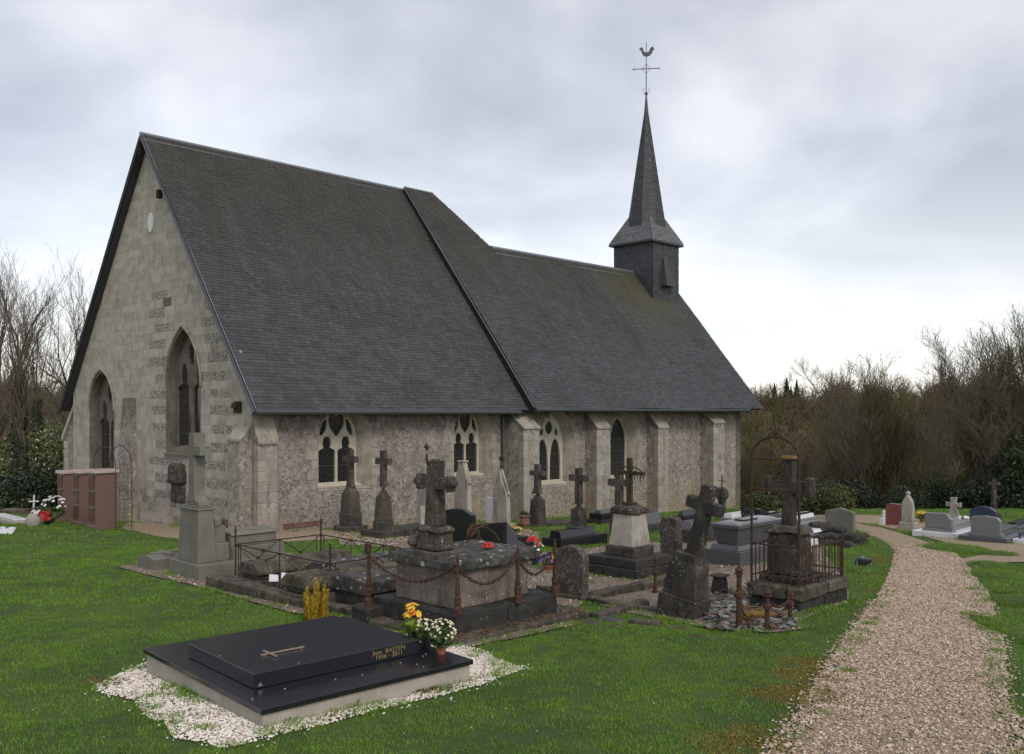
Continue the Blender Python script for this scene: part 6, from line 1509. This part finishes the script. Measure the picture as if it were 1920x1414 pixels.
for xx in (0, .42):
    q = MB(); q.tube([(xx, 0, 0), (xx, 0, hA)] + [(xx, y1_ / 2 - y1_ / 2 * math.cos(t), hA + .55 * math.sin(t)) for t in [math.pi * k / 12 for k in range(1, 12)]] + [(xx, y1_, hA), (xx, y1_, 0)], .011, 5); q.build('hoop', 'iron', ar)
q = MB()
for k in range(15): q.tube([(0, 0, .1 + .115 * k), (.42, 0, .1 + .115 * k)], .004, 3); q.tube([(0, y1_, .1 + .115 * k), (.42, y1_, .1 + .115 * k)], .004, 3)
for k in range(1, 4): q.tube([(.105 * k, 0, 0), (.105 * k, 0, hA + .1)], .004, 3)
q.build('wire_mesh', 'iron', ar)
x, y, z = at(62, 990); t = thing('boundary_stone', 'small rounded brown stone with a thin white cross behind it', 'gravestone', (x, y, z)); q = MB(); q.blob((0, 0, .18), (.2, .16, .24), 2, .06); q.build('stone', 'st_white', t, smooth=True, rough=.01)
x, y, z = at(62, 978); t = thing('white_cross', 'thin white metal cross standing over a white gravelled grave', 'grave cross', (x, y, z), .5)
q = MB(); q.tube([(0, 0, 0), (0.03, 0, .82)], .028, 6); q.build('stake', 'white_paint', t); q = MB(); q.tube([(-.12, -.03, .62), (.16, -.03, .62)], .024, 6); q.build('arm', 'white_paint', t)
g = Grave('white_grave', 'white marble slab grave left of the thin white cross', 'tomb', 24, 985, -20, 58); g.box('kerb', 'concrete', 0, g.La, 0, g.Lb, -.1, .10); g.box('slab', 'white_slab', .08, g.La - .08, .1, g.Lb - .1, .102, .16)
g = Grave('low_kerb_grave', 'low stone kerb grave at the far left edge', 'tomb', 10, 965, -30, 55); g.box('kerb', 'st_moss', 0, 1.6, 0, 1.0, -.1, .12, rough=.01); g.box('slab', 'gravel_dull', .12, 1.48, .12, .88, .121, .14)
q = MB()
for _ in range(60):
    X, Y, Z = at(R.uniform(-15, 26), R.uniform(993, 1003)); q.blob((X, Y, Z + .04), (R.uniform(.04, .09), .05, .04), 1, .25)
tag(q.build('white_stones', 'white_slab'), kind='stuff')
potplant('red_and_white_flowers', 'red blooms and white blossoms in pots left of the columbarium', at(92, 984), [('leaf', 'green_leaf', (0, 0, .35), (.5, .3, .25), 260, .06), ('bloom', 'fl_red', (-.05, -.15, .22), (.22, .15, .17), 40, .06), ('bloom', 'fl_white', (.1, .1, .6), (.35, .2, .22), 36, .05), ('bloom', 'fl_white', (-.3, -.1, .35), (.15, .12, .1), 18, .05)], (.16, .16, 'plastic_dark'))
g = Grave('white_plaque', 'small white open-book plaque beside the red flowers', 'plaque', 76, 982, 66, 82); g.box('plaque', 'white_slab', 0, .06, 0, .35, 0, .3)
x, y, z = at(34, 962); t = thing('stone_statue', 'mossy worn stone statuette on a block at the foot of the ivy-clad tree', 'statue', (x, y, z), AX); q = MB(); q.cbox(0, 0, -.1, .25, .5, .5, .05, .05); q.build('block', 'st_cross', t, rough=.02)
q = MB(); q.lathe([(.18, .25), (.15, .4), (.17, .6), (.12, .75), (.07, .82), (.09, .92), (.05, 1.0), (.0, 1.02)], 9); q.build('figure', 'st_cross', t, rough=.02)

# ------------------------------------------------------------------ vegetation
def branch_tree(seed, H, spread=.35, levels=4, trunk_r=.18, kids=(9, 6, 5, 5), vase=True, twig_len=.6, base_clear=.15, thin=1.0):
    r = random.Random(seed); tr = MB(); cr = MB()
    def grow(p, d, L_, rad, lev):
        n = 5 if lev == 0 else 3 if lev < 3 else 2
        pts = [p]; dd = d.copy()
        for i in range(n):
            dd = (dd + Vector((r.gauss(0, .13), r.gauss(0, .13), r.gauss(0, .06) + (.10 if lev > 0 else .03)))).normalized(); pts.append(pts[-1] + dd * L_ / n)
        rr = [max(rad * (1 - .75 * i / n), .004 * thin) for i in range(n + 1)]
        (tr if lev <= 1 else cr).tube(pts, rr, 7 if lev == 0 else 5 if lev == 1 else 3)
        if lev >= levels: return
        k = kids[lev] if lev < len(kids) else 4
        for i in range(k):
            t = lerp(base_clear if lev == 0 else .15, 1.0, (i + r.random()) / k); j = min(int(t * n), n - 1); q = pts[j].lerp(pts[j + 1], t * n - j)
            ax = (pts[j + 1] - pts[j]).normalized(); o = ax.orthogonal().normalized(); o = Matrix.Rotation(r.uniform(0, 6.28), 3, ax) @ o
            sp = spread * r.uniform(.7, 1.4) * (1.25 if lev > 1 else 1)
            nd_ = (ax * (1 - sp * .5) + o * sp + Vector((0, 0, .22 if vase else .0))).normalized()
            l2 = L_ * (r.uniform(.42, .62) if lev else r.uniform(.38, .6) * (1.15 - .45 * t))
            grow(q, nd_, l2, rad * (.42 if lev else .45) * (1.15 - .5 * t), lev + 1)
    grow(Vector((0, 0, -.3)), Vector((r.gauss(0, .04), r.gauss(0, .04), 1)).normalized(), H, trunk_r, 0)
    return tr, cr
def ivy(mb, H, r0, n, seed=0):
    r = random.Random(seed)
    for _ in range(n):
        z = r.random() ** 1.3 * H; a = r.uniform(0, 6.28); rr = r0 * (1 + .5 * noise.noise(Vector((a, z * .8, seed)))) * r.uniform(.8, 1.25) * (1.1 - .5 * z / H)
        leafq(mb, (rr * math.cos(a), rr * math.sin(a), z), r.uniform(.05, .1), r)
def bush_mesh(seed, R3, n, size, m, lumps=9):
    r = random.Random(seed); L_ = []
    for i in range(lumps):
        a = r.uniform(0, 6.28); t = r.random() ** .6; L_.append(((math.cos(a) * R3[0] * t * .62, math.sin(a) * R3[1] * t * .62, R3[2] * r.uniform(.2, .75)), r.uniform(.28, .48)))
    mb = MB()
    for _ in range(n):
        c, s = r.choice(L_); d = Vector((r.gauss(0, 1), r.gauss(0, 1), r.gauss(0, 1))).normalized() * r.uniform(.72, 1.08)
        leafq(mb, (c[0] + d.x * s * R3[0], c[1] + d.y * s * R3[1], max(.02, c[2] + d.z * s * R3[2])), size * r.uniform(.6, 1.4), r)
    return mb.mesh('crown', m)
T = {}
def woodm(name, c1, c2, c3):
    def b(t, bs):
        v = wpos(t); c = mixc(t, prand(t), c1, c2); c = mixc(t, ramp(t, noi(t, v, .07, 3), .42, .58), c, mixc(t, .65, c, c3))
        c = mixc(t, ramp(t, noi(t, v, .16, 4), .45, .65), c, mixc(t, .4, c, (.05, .042, .028)))
        t.links.new(c, bs.inputs['Base Color']); bs.inputs['Roughness'].default_value = 1; bs.inputs['Specular IOR Level'].default_value = .1
    return mat(name, b)
M['twig_far'] = woodm('twig_brown', (.10, .08, .052), (.17, .135, .095), (.09, .095, .04))
def variant(key, *a, tw='twig', **k):
    tr, cr = branch_tree(*a, **k); T[key] = (tr.mesh('trunk', 'bark'), cr.mesh('crown', tw))
variant('tall', 11, 10.5, spread=.36, levels=4, trunk_r=.22, kids=(11, 7, 5, 3), base_clear=.3, thin=1.6)
variant('rt', 31, 10.5, spread=.42, levels=4, trunk_r=.2, kids=(13, 7, 6, 4), base_clear=.15, thin=2.6, tw='twig_far')
variant('rt2', 37, 9.5, spread=.55, levels=4, trunk_r=.18, kids=(13, 7, 6, 4), base_clear=.10, thin=2.2, tw='twig_pale')
variant('tall2', 23, 10.5, spread=.30, levels=4, trunk_r=.15, kids=(9, 6, 5, 3), base_clear=.2, thin=1.5)
variant('wide', 5, 9.0, spread=.6, levels=4, trunk_r=.2, kids=(12, 6, 5, 4), base_clear=.10, tw='twig')
variant('wide2', 8, 8.0, spread=.7, levels=4, trunk_r=.16, kids=(12, 6, 5, 4), base_clear=.08, tw='twig_pale')
def tree(key, label, px, d, top, rz=0.0, cat='tree', group=None, ivyn=0, ivyh=5.0, ivyr=.38, name='bare_tree'):
    x = (px - CX) / FPX * d; z = gz(x, d)
    zs_ = sorted(v.co.z for v in T[key][1].vertices); mh = zs_[int(len(zs_) * .995)]
    k = (EYE + (HY - top) / FPX * d - z) / mh
    t = thing(name, label, cat, (x, d, z), rz, group); t.scale = (k * .9, k * .9, k)
    part('trunk', T[key][0], t); part('crown', T[key][1], t)
    if ivyn:
        mb = MB(); ivy(mb, ivyh / k, ivyr, ivyn, int(px)); mb.build('ivy', 'ivy', t)
    return t
gL = 'bare trees left of the church'
tree('tall', 'tallest bare tree at left, its trunk clad in dark ivy', 36, 36, 470, 0, group=gL, ivyn=5200, ivyh=5.6, ivyr=.5)
tree('tall2', 'bare upright tree just left of the gable edge', 112, 41, 478, 1.0, group=gL)
tree('tall2', 'slim bare tree between the ivy-clad tree and the gable', 70, 38, 500, 2.6, group=gL, ivyn=2600, ivyh=4.6, ivyr=.42)
tree('tall', 'bare tree cut by the left edge of the photo', -12, 38, 485, 2.0, group=gL, ivyn=800, ivyh=3.4, ivyr=.3)
tree('wide', 'low spreading bare tree whose twigs brush the gable verge', 158, 44, 560, .4, group=gL)
tree('wide2', 'pale twiggy bare tree behind the blossoming shrubs', 130, 47, 640, 2.2, group=gL)
# right-hand wood edge
gR = 'bare trees along the far edge of the churchyard'
spec = [('rt', 1425, 62, 815, 0.1), ('rt2', 1475, 58, 830, 1.4), ('rt2', 1520, 60, 810, 2.2), ('rt', 1560, 54, 770, 3.0), ('rt', 1600, 50, 690, 4.0), ('rt2', 1640, 48, 672, 5.0), ('rt', 1685, 52, 665, .8), ('rt2', 1720, 55, 672, 1.9),
        ('rt2', 1770, 50, 705, 2.9), ('rt', 1815, 47, 695, 3.7), ('rt', 1850, 45, 655, 4.8), ('rt2', 1885, 43, 620, 5.6), ('rt', 1925, 44, 600, .5), ('rt', 1965, 42, 580, 1.5), ('rt', 1835, 58, 645, 2.5), ('rt2', 1905, 56, 600, .9)]
names = ['bare spreading tree nearest the nave end, behind the iron hoop', 'pale twiggy tree second from the nave end', 'upright bare tree above the clipped round bush', 'spreading bare tree right of the clipped round bush', 'ivy-clad upright tree behind the thin wooden cross', 'pale broad bare tree behind the peaked grey headstone', 'broad brown bare tree behind the reddish headstone', 'slim bare tree above the tall pointed stele',
         'pale bare tree left of the stone cross', 'spreading bare tree behind the stone cross', 'tall bare tree behind the blue-black headstone', 'dark ivy-clad tree near the right edge', 'large spreading tree at the right edge', 'tall bare tree cut by the right edge', 'tallest bare tree on the right, rising against the sky', 'second tall bare tree on the right skyline']
for (k, px, d, s, rz), lb in zip(spec, names): tree(k, lb, px, d, s, rz, group=gR, ivyn=1500 if 'ivy' in lb else (500 if px > 1590 else 0), ivyh=5 if 'ivy' in lb else 3, ivyr=.5 if 'ivy' in lb else .3)
# shrubs and bushes
B1 = bush_mesh(1, (1.6, 1.4, 2.2), 7000, .06, 'hedge', 12); B2 = bush_mesh(2, (1.8, 1.6, 1.6), 6000, .07, 'ivy', 12); B3 = bush_mesh(3, (1.7, 1.5, 2.6), 7000, .055, 'spring', 14); B4 = bush_mesh(4, (1.5, 1.2, 1.0), 8000, .05, 'olive', 16)
def bush(label, me, px, d, sc=1.0, cat='shrub', name='evergreen_shrub', s3=None, group=None):
    x = (px - CX) / FPX * d; o = bpy.data.objects.new(name, me); COL.objects.link(o); o.location = (x, d, gz(x, d) - .05); o.scale = s3 or (sc,) * 3; o.rotation_euler = (0, 0, px * .7); return tag(o, label, cat, group)
bush('clipped round golden green bush behind the iron cage', B4, 1535, 33.5, 1.0, name='round_bush', s3=(1.0, .9, 1.05))
bush('small clipped green bush at the nave end behind the wave tomb', B4, 1425, 36, .8, name='round_bush')
bush('green shrub dotted with white blossom beside the north buttress', B3, 100, 38, 1.35, name='blossoming_shrub')
bush('taller blossoming shrub hard against the gable edge', B3, 133, 42, 1.45, name='blossoming_shrub')
bush('dark evergreen mass below the ivy-clad tree', B2, 30, 42, .95)
bush('dark evergreen at the left edge of the photo', B1, -5, 40, .9)
bush('dark evergreen left of the columbarium', B2, 88, 36, 1.1)
bush('tall dark evergreen at the right edge below the skyline trees', B1, 1885, 47, 1.5); bush('dark evergreen behind the blue-black headstone', B2, 1830, 43, .9); bush('dark holly thicket behind the stone cross', B1, 1760, 44, .8)
bush('dark low thicket behind the reddish headstone', B2, 1690, 42, .7); bush('dark thicket at the foot of the broad pale tree', B2, 1630, 46, .7); bush('second tall evergreen cut by the right edge', B1, 1935, 42, 1.5)
bush('ivy thicket between the wood edge trees above the round bush', B2, 1570, 47, 1.2)
# the far wood on the hillside: one mass of bare trees and undergrowth
def gn_instances(name, pts, metas, variants, kind='stuff', smin=.8, smax=1.25, tiltv=0.0, zrot=True):
    """points (x,y,z) each with an instance of one of the variant meshes, random turn and size"""
    hid = bpy.data.collections.new(name + '_kinds')
    for me in variants:
        ob = bpy.data.objects.new(name + '_piece', me); hid.objects.link(ob)
    me = bpy.data.meshes.new(name); me.from_pydata(pts, [], [])
    if metas is not None:
        at_ = me.attributes.new('sz', 'FLOAT', 'POINT'); at_.data.foreach_set('value', metas)
    ob = bpy.data.objects.new(name, me); COL.objects.link(ob)
    ng = bpy.data.node_groups.new(name, 'GeometryNodeTree'); ng.interface.new_socket('Geometry', in_out='INPUT', socket_type='NodeSocketGeometry'); ng.interface.new_socket('Geometry', in_out='OUTPUT', socket_type='NodeSocketGeometry')
    a = ng.nodes.new('NodeGroupInput'); z = ng.nodes.new('NodeGroupOutput'); iop = ng.nodes.new('GeometryNodeInstanceOnPoints'); ci = ng.nodes.new('GeometryNodeCollectionInfo')
    ci.inputs['Collection'].default_value = hid; ci.inputs['Separate Children'].default_value = True; ci.inputs['Reset Children'].default_value = True
    iop.inputs['Pick Instance'].default_value = True
    ng.links.new(a.outputs[0], iop.inputs['Points']); ng.links.new(ci.outputs[0], iop.inputs['Instance'])
    rv = ng.nodes.new('FunctionNodeRandomValue'); rv.data_type = 'FLOAT_VECTOR'; rv.inputs[0].default_value = (-tiltv, -tiltv, 0); rv.inputs[1].default_value = (tiltv, tiltv, 6.283)
    ng.links.new(rv.outputs[0], iop.inputs['Rotation'])
    rs = ng.nodes.new('FunctionNodeRandomValue'); rs.data_type = 'FLOAT'; rs.inputs[2].default_value = smin; rs.inputs[3].default_value = smax
    if metas is not None:
        na = ng.nodes.new('GeometryNodeInputNamedAttribute'); na.data_type = 'FLOAT'; na.inputs[0].default_value = 'sz'
        mm = ng.nodes.new('ShaderNodeMath'); mm.operation = 'MULTIPLY'; ng.links.new(na.outputs[0], mm.inputs[0]); ng.links.new(rs.outputs[1], mm.inputs[1]); ng.links.new(mm.outputs[0], iop.inputs['Scale'])
    else: ng.links.new(rs.outputs[1], iop.inputs['Scale'])
    ng.links.new(iop.outputs[0], z.inputs[0])
    md = ob.modifiers.new('scatter', 'NODES'); md.node_group = ng
    return tag(ob, kind=kind)
def fartree(seed, tw):
    tr, cr = branch_tree(seed, 7.5, spread=.62, levels=3, trunk_r=.14, kids=(16, 8, 7), base_clear=.05, thin=5.5); tr.add(cr.v, cr.f)
    r = random.Random(seed)
    for _ in range(900):
        d = Vector((r.gauss(0, 1), r.gauss(0, 1), r.gauss(0, 1))).normalized() * r.uniform(.6, 1.0)
        c = Vector((d.x * 2.5, d.y * 2.5, 4.2 + d.z * 3.4)); dv = (Vector((d.x * .5, d.y * .5, .9)) + Vector((r.gauss(0, .3), r.gauss(0, .3), 0))).normalized(); tr.tube([c, c + dv * r.uniform(.5, 1.1)], [.022, .008], 3)
    return tr.mesh('far_tree', tw)
M['wood_a'] = woodm('woodland_brown', (.12, .094, .056), (.20, .155, .10), (.11, .115, .045)); M['wood_b'] = woodm('woodland_olive', (.095, .095, .038), (.17, .16, .066), (.08, .105, .036)); M['wood_c'] = woodm('woodland_red', (.135, .095, .064), (.21, .15, .105), (.11, .10, .05))
FV = [fartree(101, 'wood_a'), fartree(102, 'wood_b'), fartree(103, 'wood_c'), fartree(104, 'wood_a'), bush_mesh(9, (2.6, 2.6, 3.2), 2600, .16, 'wood_b', 14), bush_mesh(10, (2.2, 2.2, 3.0), 2200, .15, 'hedge', 12)]
pts, sz = [], []
for i in range(2600):
    y = 62 + (R.random() ** .8) * 130; x = R.uniform(-.66, .72) * y
    px = x / y * FPX + CX
    if 230 < px < 1330 and R.random() < .93: continue
    pts.append((x, y, gz(x, y) - .3)); sz.append(R.uniform(.45, .9) * (.75 + y / 300))
gn_instances('woodland', pts, sz, FV, smin=.85, smax=1.15)
# firs on the far skyline
fir = MB(); r_ = random.Random(3)
for i in range(1500):
    t = r_.random(); a = r_.uniform(0, 6.28); rr = (1 - t) * 1.3 * r_.uniform(.5, 1); c = Vector((rr * math.cos(a), rr * math.sin(a), .8 + t * 7)); leafq(fir, c, .28 * (1.1 - t * .6), r_)
fir.tube([(0, 0, 0), (0, 0, 7.6)], [.15, .03], 5); firm = fir.mesh('fir', 'hedge')
for i, (px, s) in enumerate(((1440, .8), (1452, 1.0), (1463, .8), (1475, 1.1), (1483, .9), (1494, 1.05))):
    d = 168; x = (px - CX) / FPX * d; o = bpy.data.objects.new('fir_tree', firm); COL.objects.link(o); o.location = (x, d, gz(x, d) + 3.5); o.scale = (s,) * 3
    tag(o, ('leftmost', 'second', 'third', 'fourth', 'fifth', 'rightmost')[i] + ' of the small dark firs on the far skyline right of the roof', 'fir tree', 'firs on the far skyline')

# grass: tufts over the turf, kept off paths, graves and gravel -----------------------
def tuft(seed, n, rad, h, w, m='grass'):
    r = random.Random(seed); mb = MB()
    for _ in range(n):
        a = r.uniform(0, 6.28); q = r.random() ** .5 * rad; b = Vector((math.cos(a) * q, math.sin(a) * q, -.01)); th = r.uniform(0, 6.28); ln_ = Vector((math.cos(th), math.sin(th), 0)); s = Vector((-ln_.y, ln_.x, 0)) * w * r.uniform(.7, 1.2)
        hh = h * r.uniform(.55, 1.2); k = r.uniform(.1, .7); mid = b + Vector((0, 0, hh * .6)) + ln_ * hh * k * .3; tip = b + Vector((0, 0, hh * (1 - .3 * k))) + ln_ * hh * k
        n_ = len(mb.v); mb.v += [tuple(b - s), tuple(b + s), tuple(mid + s * .7), tuple(tip), tuple(mid - s * .7)]; mb.f.append((n_, n_ + 1, n_ + 2, n_ + 3, n_ + 4))
    return mb.mesh('tuft', m)
# footprints of everything standing on the ground
FP = []
def footprint(o):
    pts = []
    for c in o.children_recursive if hasattr(o, 'children_recursive') else []:
        if c.type == 'MESH': pts += [(c.matrix_local @ Vector(b) if c.parent == o else None) for b in c.bound_box]
    return [p for p in pts if p is not None]
SKIP = ('church', 'bare_tree', 'blossoming_shrub', 'evergreen_shrub', 'garden_arch', 'iron_railing', 'chain')
for o in list(COL.objects):
    if o.parent is None and o.type == 'EMPTY' and o.get('category') and not o.name.startswith(SKIP):
        pts = [p for p in footprint(o) if p.z < .25]
        if not pts: continue
        x0, x1, y0, y1 = min(p.x for p in pts), max(p.x for p in pts), min(p.y for p in pts), max(p.y for p in pts)
        c, s = math.cos(o.rotation_euler[2]), math.sin(o.rotation_euler[2]); FP.append([(o.location.x + c * a - s * b, o.location.y + s * a + c * b) for a, b in ((x0, y0), (x1, y0), (x1, y1), (x0, y1))])
FP.append([ab(-.1, -.1), ab(24, -.1), ab(24, 13.5), ab(-.1, 13.5)])
FPB = [(min(p[0] for p in f), max(p[0] for p in f), min(p[1] for p in f), max(p[1] for p in f), f) for f in FP]
def blocked(x, y):
    return any(a <= x <= b and c <= y <= d and inside((x, y), f) for a, b, c, d, f in FPB)
GRV = [(min(p[0] for p in f), max(p[0] for p in f), min(p[1] for p in f), max(p[1] for p in f), f) for f in (GA, GB, GC, GR, BR, GW)]
def ongravel(x, y):
    if Y0 < y < Y1 and pxl(y) + .02 < x < pxr(y) - .02: return True
    return any(a <= x <= b and c <= y <= d and inside((x, y), f) for a, b, c, d, f in GRV)
tA = [tuft(i, 46, .085, .034, .0024) for i in range(5)]; tB = [tuft(20 + i, 40, .2, .05, .006) for i in range(4)]
def edged(x, y, f):
    d = 9.0
    for i in range(len(f)):
        ax, ay = f[i][:2]; bx, by = f[(i + 1) % len(f)][:2]; ux, uy = bx - ax, by - ay; l2 = ux * ux + uy * uy
        if l2 < 1e-9: continue
        t = max(0, min(1, ((x - ax) * ux + (y - ay) * uy) / l2)); d = min(d, math.hypot(x - ax - ux * t, y - ay - uy * t))
    return d
def scatter(y0, y1, dens, jit=.0):
    out = []
    area = .5 * (y1 * y1 - y0 * y0) * 1.22
    for _ in range(int(area * dens)):
        y = math.sqrt(R.uniform(y0 * y0, y1 * y1)); x = R.uniform(-.59, .61) * y
        if blocked(x, y): continue
        g_ = ongravel(x, y)
        if g_:
            inw = inside((x, y), GW)
            ed = min([edged(x, y, f) for f in (GW, GA) if inside((x, y), f)] or [9])
            if Y0 < y < Y1: ed = min(ed, abs(x - pxl(y)), abs(x - pxr(y)))
            k = noise.noise(Vector((x * 2.2, y * 2.2, 7)))
            if ed < .13 + .26 * noise.noise(Vector((x * 4, y * 4, 1))) and y < 14: pass
            elif inw and x < -2.1 and y < 8.2 and k > .18 and R.random() < .5: pass
            elif (not inw) and inside((x, y), GA) and noise.noise(Vector((x * 1.1, y * 1.1, 3))) > .22 and R.random() < .6: pass
            else: continue
        out.append((x, y, gz(x, y) + (.02 if g_ else 0)))
    return out
P1 = scatter(5.4, 12, 105); P2 = scatter(12, 20, 42); P3 = scatter(20, 44, 9)
YC = [at(1490, 1305)[:2] + (.34,), at(1400, 1395)[:2] + (.42,), at(1530, 1270)[:2] + (.2,), at(1640, 1110)[:2] + (.2,)]
rim = []
for a_, b_, c_, d_, f in FPB:
    for i in range(4):
        p, q = f[i], f[(i + 1) % 4]; L_ = math.dist(p, q)
        if (p[1] + q[1]) / 2 > 34 or L_ < .1: continue
        for k in range(int(L_ * 26)):
            t = R.random(); x, y = lerp(p[0], q[0], t), lerp(p[1], q[1], t); nx, ny = (q[1] - p[1]) / L_, -(q[0] - p[0]) / L_; e = R.uniform(.0, .05); x += nx * e; y += ny * e
            if blocked(x, y) or noise.noise(Vector((x * 2.2, y * 2.2, 9))) < (.12 if ongravel(x, y) else -.15): continue
            rim.append((x, y, gz(x, y) + .012))
gn_instances('grass', rim, None, tA, smin=.9, smax=2.1, tiltv=.25)
def isyel(p): return any(math.hypot(p[0] - c[0], p[1] - c[1]) < c[2] * (1 + .9 * noise.noise(Vector((p[0] * 4, p[1] * 4, 2)))) for c in YC) or noise.noise(Vector((p[0] * .9, p[1] * .9, 11))) > .25 and pxl(p[1]) - .55 < p[0] < pxl(p[1]) + .1 or (p[0] > pxr(p[1]) and p[0] < pxr(p[1]) + .3 and noise.noise(Vector((p[0], p[1], 5))) > .3)
Pm = [p for p in P1 + P2 if isyel(p)]; Pm += [(p[0] + R.gauss(0, .05), p[1] + R.gauss(0, .05), p[2]) for p in Pm for _ in range(3)]; P1 = [p for p in P1 if not isyel(p)]; P2 = [p for p in P2 if not isyel(p)]
gn_instances('grass', P1, None, tA, smin=.75, smax=1.2, tiltv=.12); gn_instances('grass', P2, None, tA, smin=1.1, smax=1.7, tiltv=.1); gn_instances('grass', P3, None, tB, smin=.8, smax=1.3, tiltv=.1)
gn_instances('moss', Pm, None, [tuft(70 + i, 50, .09, .018, .004, 'moss_blade') for i in range(3)], smin=.8, smax=1.3, tiltv=.1)
# turf mounds beside the path
mp_ = []
mdm = []
for (px, py, rx, ry) in ((1862, 1062, 44, 7), (1880, 1081, 58, 10), (1905, 1106, 62, 12), (1915, 1131, 60, 12), (1930, 1195, 52, 45), (1790, 1030, 60, 9), (1870, 1041, 40, 4), (1728, 1002, 36, 4)):
    x, y, z = at(px, py); kx = y / FPX; ry_ = abs(at(px, py - ry)[1] - y); rx_ = rx * kx
    mb = MB(); n = 18; rings = 5; vs = [(x, y, gz(x, y) + .07)]; fs = []
    for r in range(1, rings + 1):
        for k in range(n):
            a = 2 * math.pi * k / n; f = r / rings * (1 + .08 * noise.noise(Vector((px, k, 0)))); X, Y = x + rx_ * f * math.cos(a), y + ry_ * f * math.sin(a)
            vs.append((X, Y, gz(X, Y) + .07 * math.cos(r / rings * math.pi / 2) ** .7 - (.02 if r == rings else 0)))
    for k in range(n): fs.append((0, 1 + k, 1 + (k + 1) % n))
    for r in range(rings - 1):
        for k in range(n): a = 1 + r * n; fs.append((a + k, a + n + k, a + n + (k + 1) % n, a + (k + 1) % n))
    me = bpy.data.meshes.new('grass_mound'); me.from_pydata(vs, [], fs); me.materials.append(M['ground']); me.polygons.foreach_set('use_smooth', [True] * len(fs))
    o = bpy.data.objects.new('grass_mound', me); COL.objects.link(o); tag(o, kind='structure')
    ar_ = math.pi * rx_ * ry_
    for _ in range(int(ar_ * 110)):
        a = R.uniform(0, 6.28); f = math.sqrt(R.random()) * .98; X, Y = x + rx_ * f * math.cos(a), y + ry_ * f * math.sin(a); mp_.append((X, Y, gz(X, Y) + .065 * math.cos(f * math.pi / 2) ** .7))
gn_instances('grass', mp_, None, tA, smin=.8, smax=1.3, tiltv=.2)
# pebbles
def peb(seed, s, m):
    mb = MB(); r = random.Random(seed); mb.blob((0, 0, s * .3), (s, s * .75, s * .45), 1, .22, r); return mb.mesh('pebble', m)
pv = [peb(i, .011, 'peb') for i in range(4)]; pw = [peb(10 + i, .0105, 'pebw') for i in range(4)]
pp = []
for _ in range(95000):
    y = math.sqrt(R.uniform(5.2 ** 2, 21 ** 2))
    if R.random() < (y - 11) / 10: continue
    x = R.uniform(pxl(y) - .05, min(pxr(y) + .05, y * .58))
    pp.append((x, y, gz(x, y) + .012))
for _ in range(3500):
    y = R.uniform(5.4, 13); e = R.choice((pxl(y), pxr(y))); x = e + R.gauss(0, .07)
    pp.append((x, y, gz(x, y) + .012))
gn_instances('path_pebbles', pp, None, pv, smin=.55, smax=1.6, tiltv=.5)
pp = []
x0, x1, y0, y1 = min(p[0] for p in GW), max(p[0] for p in GW), min(p[1] for p in GW), max(p[1] for p in GW)
while len(pp) < 16000:
    x, y = R.uniform(x0, x1), R.uniform(y0, y1)
    if not inside((x, y), GW): continue
    if blocked(x, y): continue
    pp.append((x, y, gz(x, y) + .013))
for _ in range(260):
    p = R.choice(GW); x, y = p[0] + R.gauss(0, .05), p[1] + R.gauss(0, .09)
    if not blocked(x, y): pp.append((x, y, gz(x, y) + .012))
gn_instances('white_pebbles', pp, None, pw, smin=.6, smax=1.5, tiltv=.5)
pd = [peb(30 + i, .02, 'peb') for i in range(3)]; pp = []
while len(pp) < 9000:
    f = R.choice((GA, GA, GA, GC)); xs_ = [p[0] for p in f]; ys_ = [p[1] for p in f]; x, y = R.uniform(min(xs_), max(xs_)), R.uniform(min(ys_), max(ys_))
    if inside((x, y), f) and not blocked(x, y): pp.append((x, y, gz(x, y) + .018))
gn_instances('grave_gravel', pp, None, pd, smin=.5, smax=1.3, tiltv=.5)
# dead leaves, soil spill and daisies
q = MB()
for (px, py, n, s) in ((212, 1285, 60, .16), (800, 1300, 60, .10), (620, 1345, 20, .2), (330, 1330, 26, .35), (1480, 1150, 80, .3)):
    X, Y, Z = at(px, py)
    for _ in range(n): a, b = X + R.gauss(0, s), Y + R.gauss(0, s * .6); leafq(q, (a, b, gz(a, b) + .035), R.uniform(.012, .028), flat=.7)
tag(q.build('dead_leaves', 'dead'), kind='stuff')
q = MB()
for _ in range(60):
    y = R.uniform(6, 12); x = R.uniform(-.55, .3) * y
    if ongravel(x, y) or blocked(x, y): continue
    bloom(q, (x, y, gz(x, y) + .036), .0075, k=6)
tag(q.build('daisies', 'fl_white'), kind='stuff')
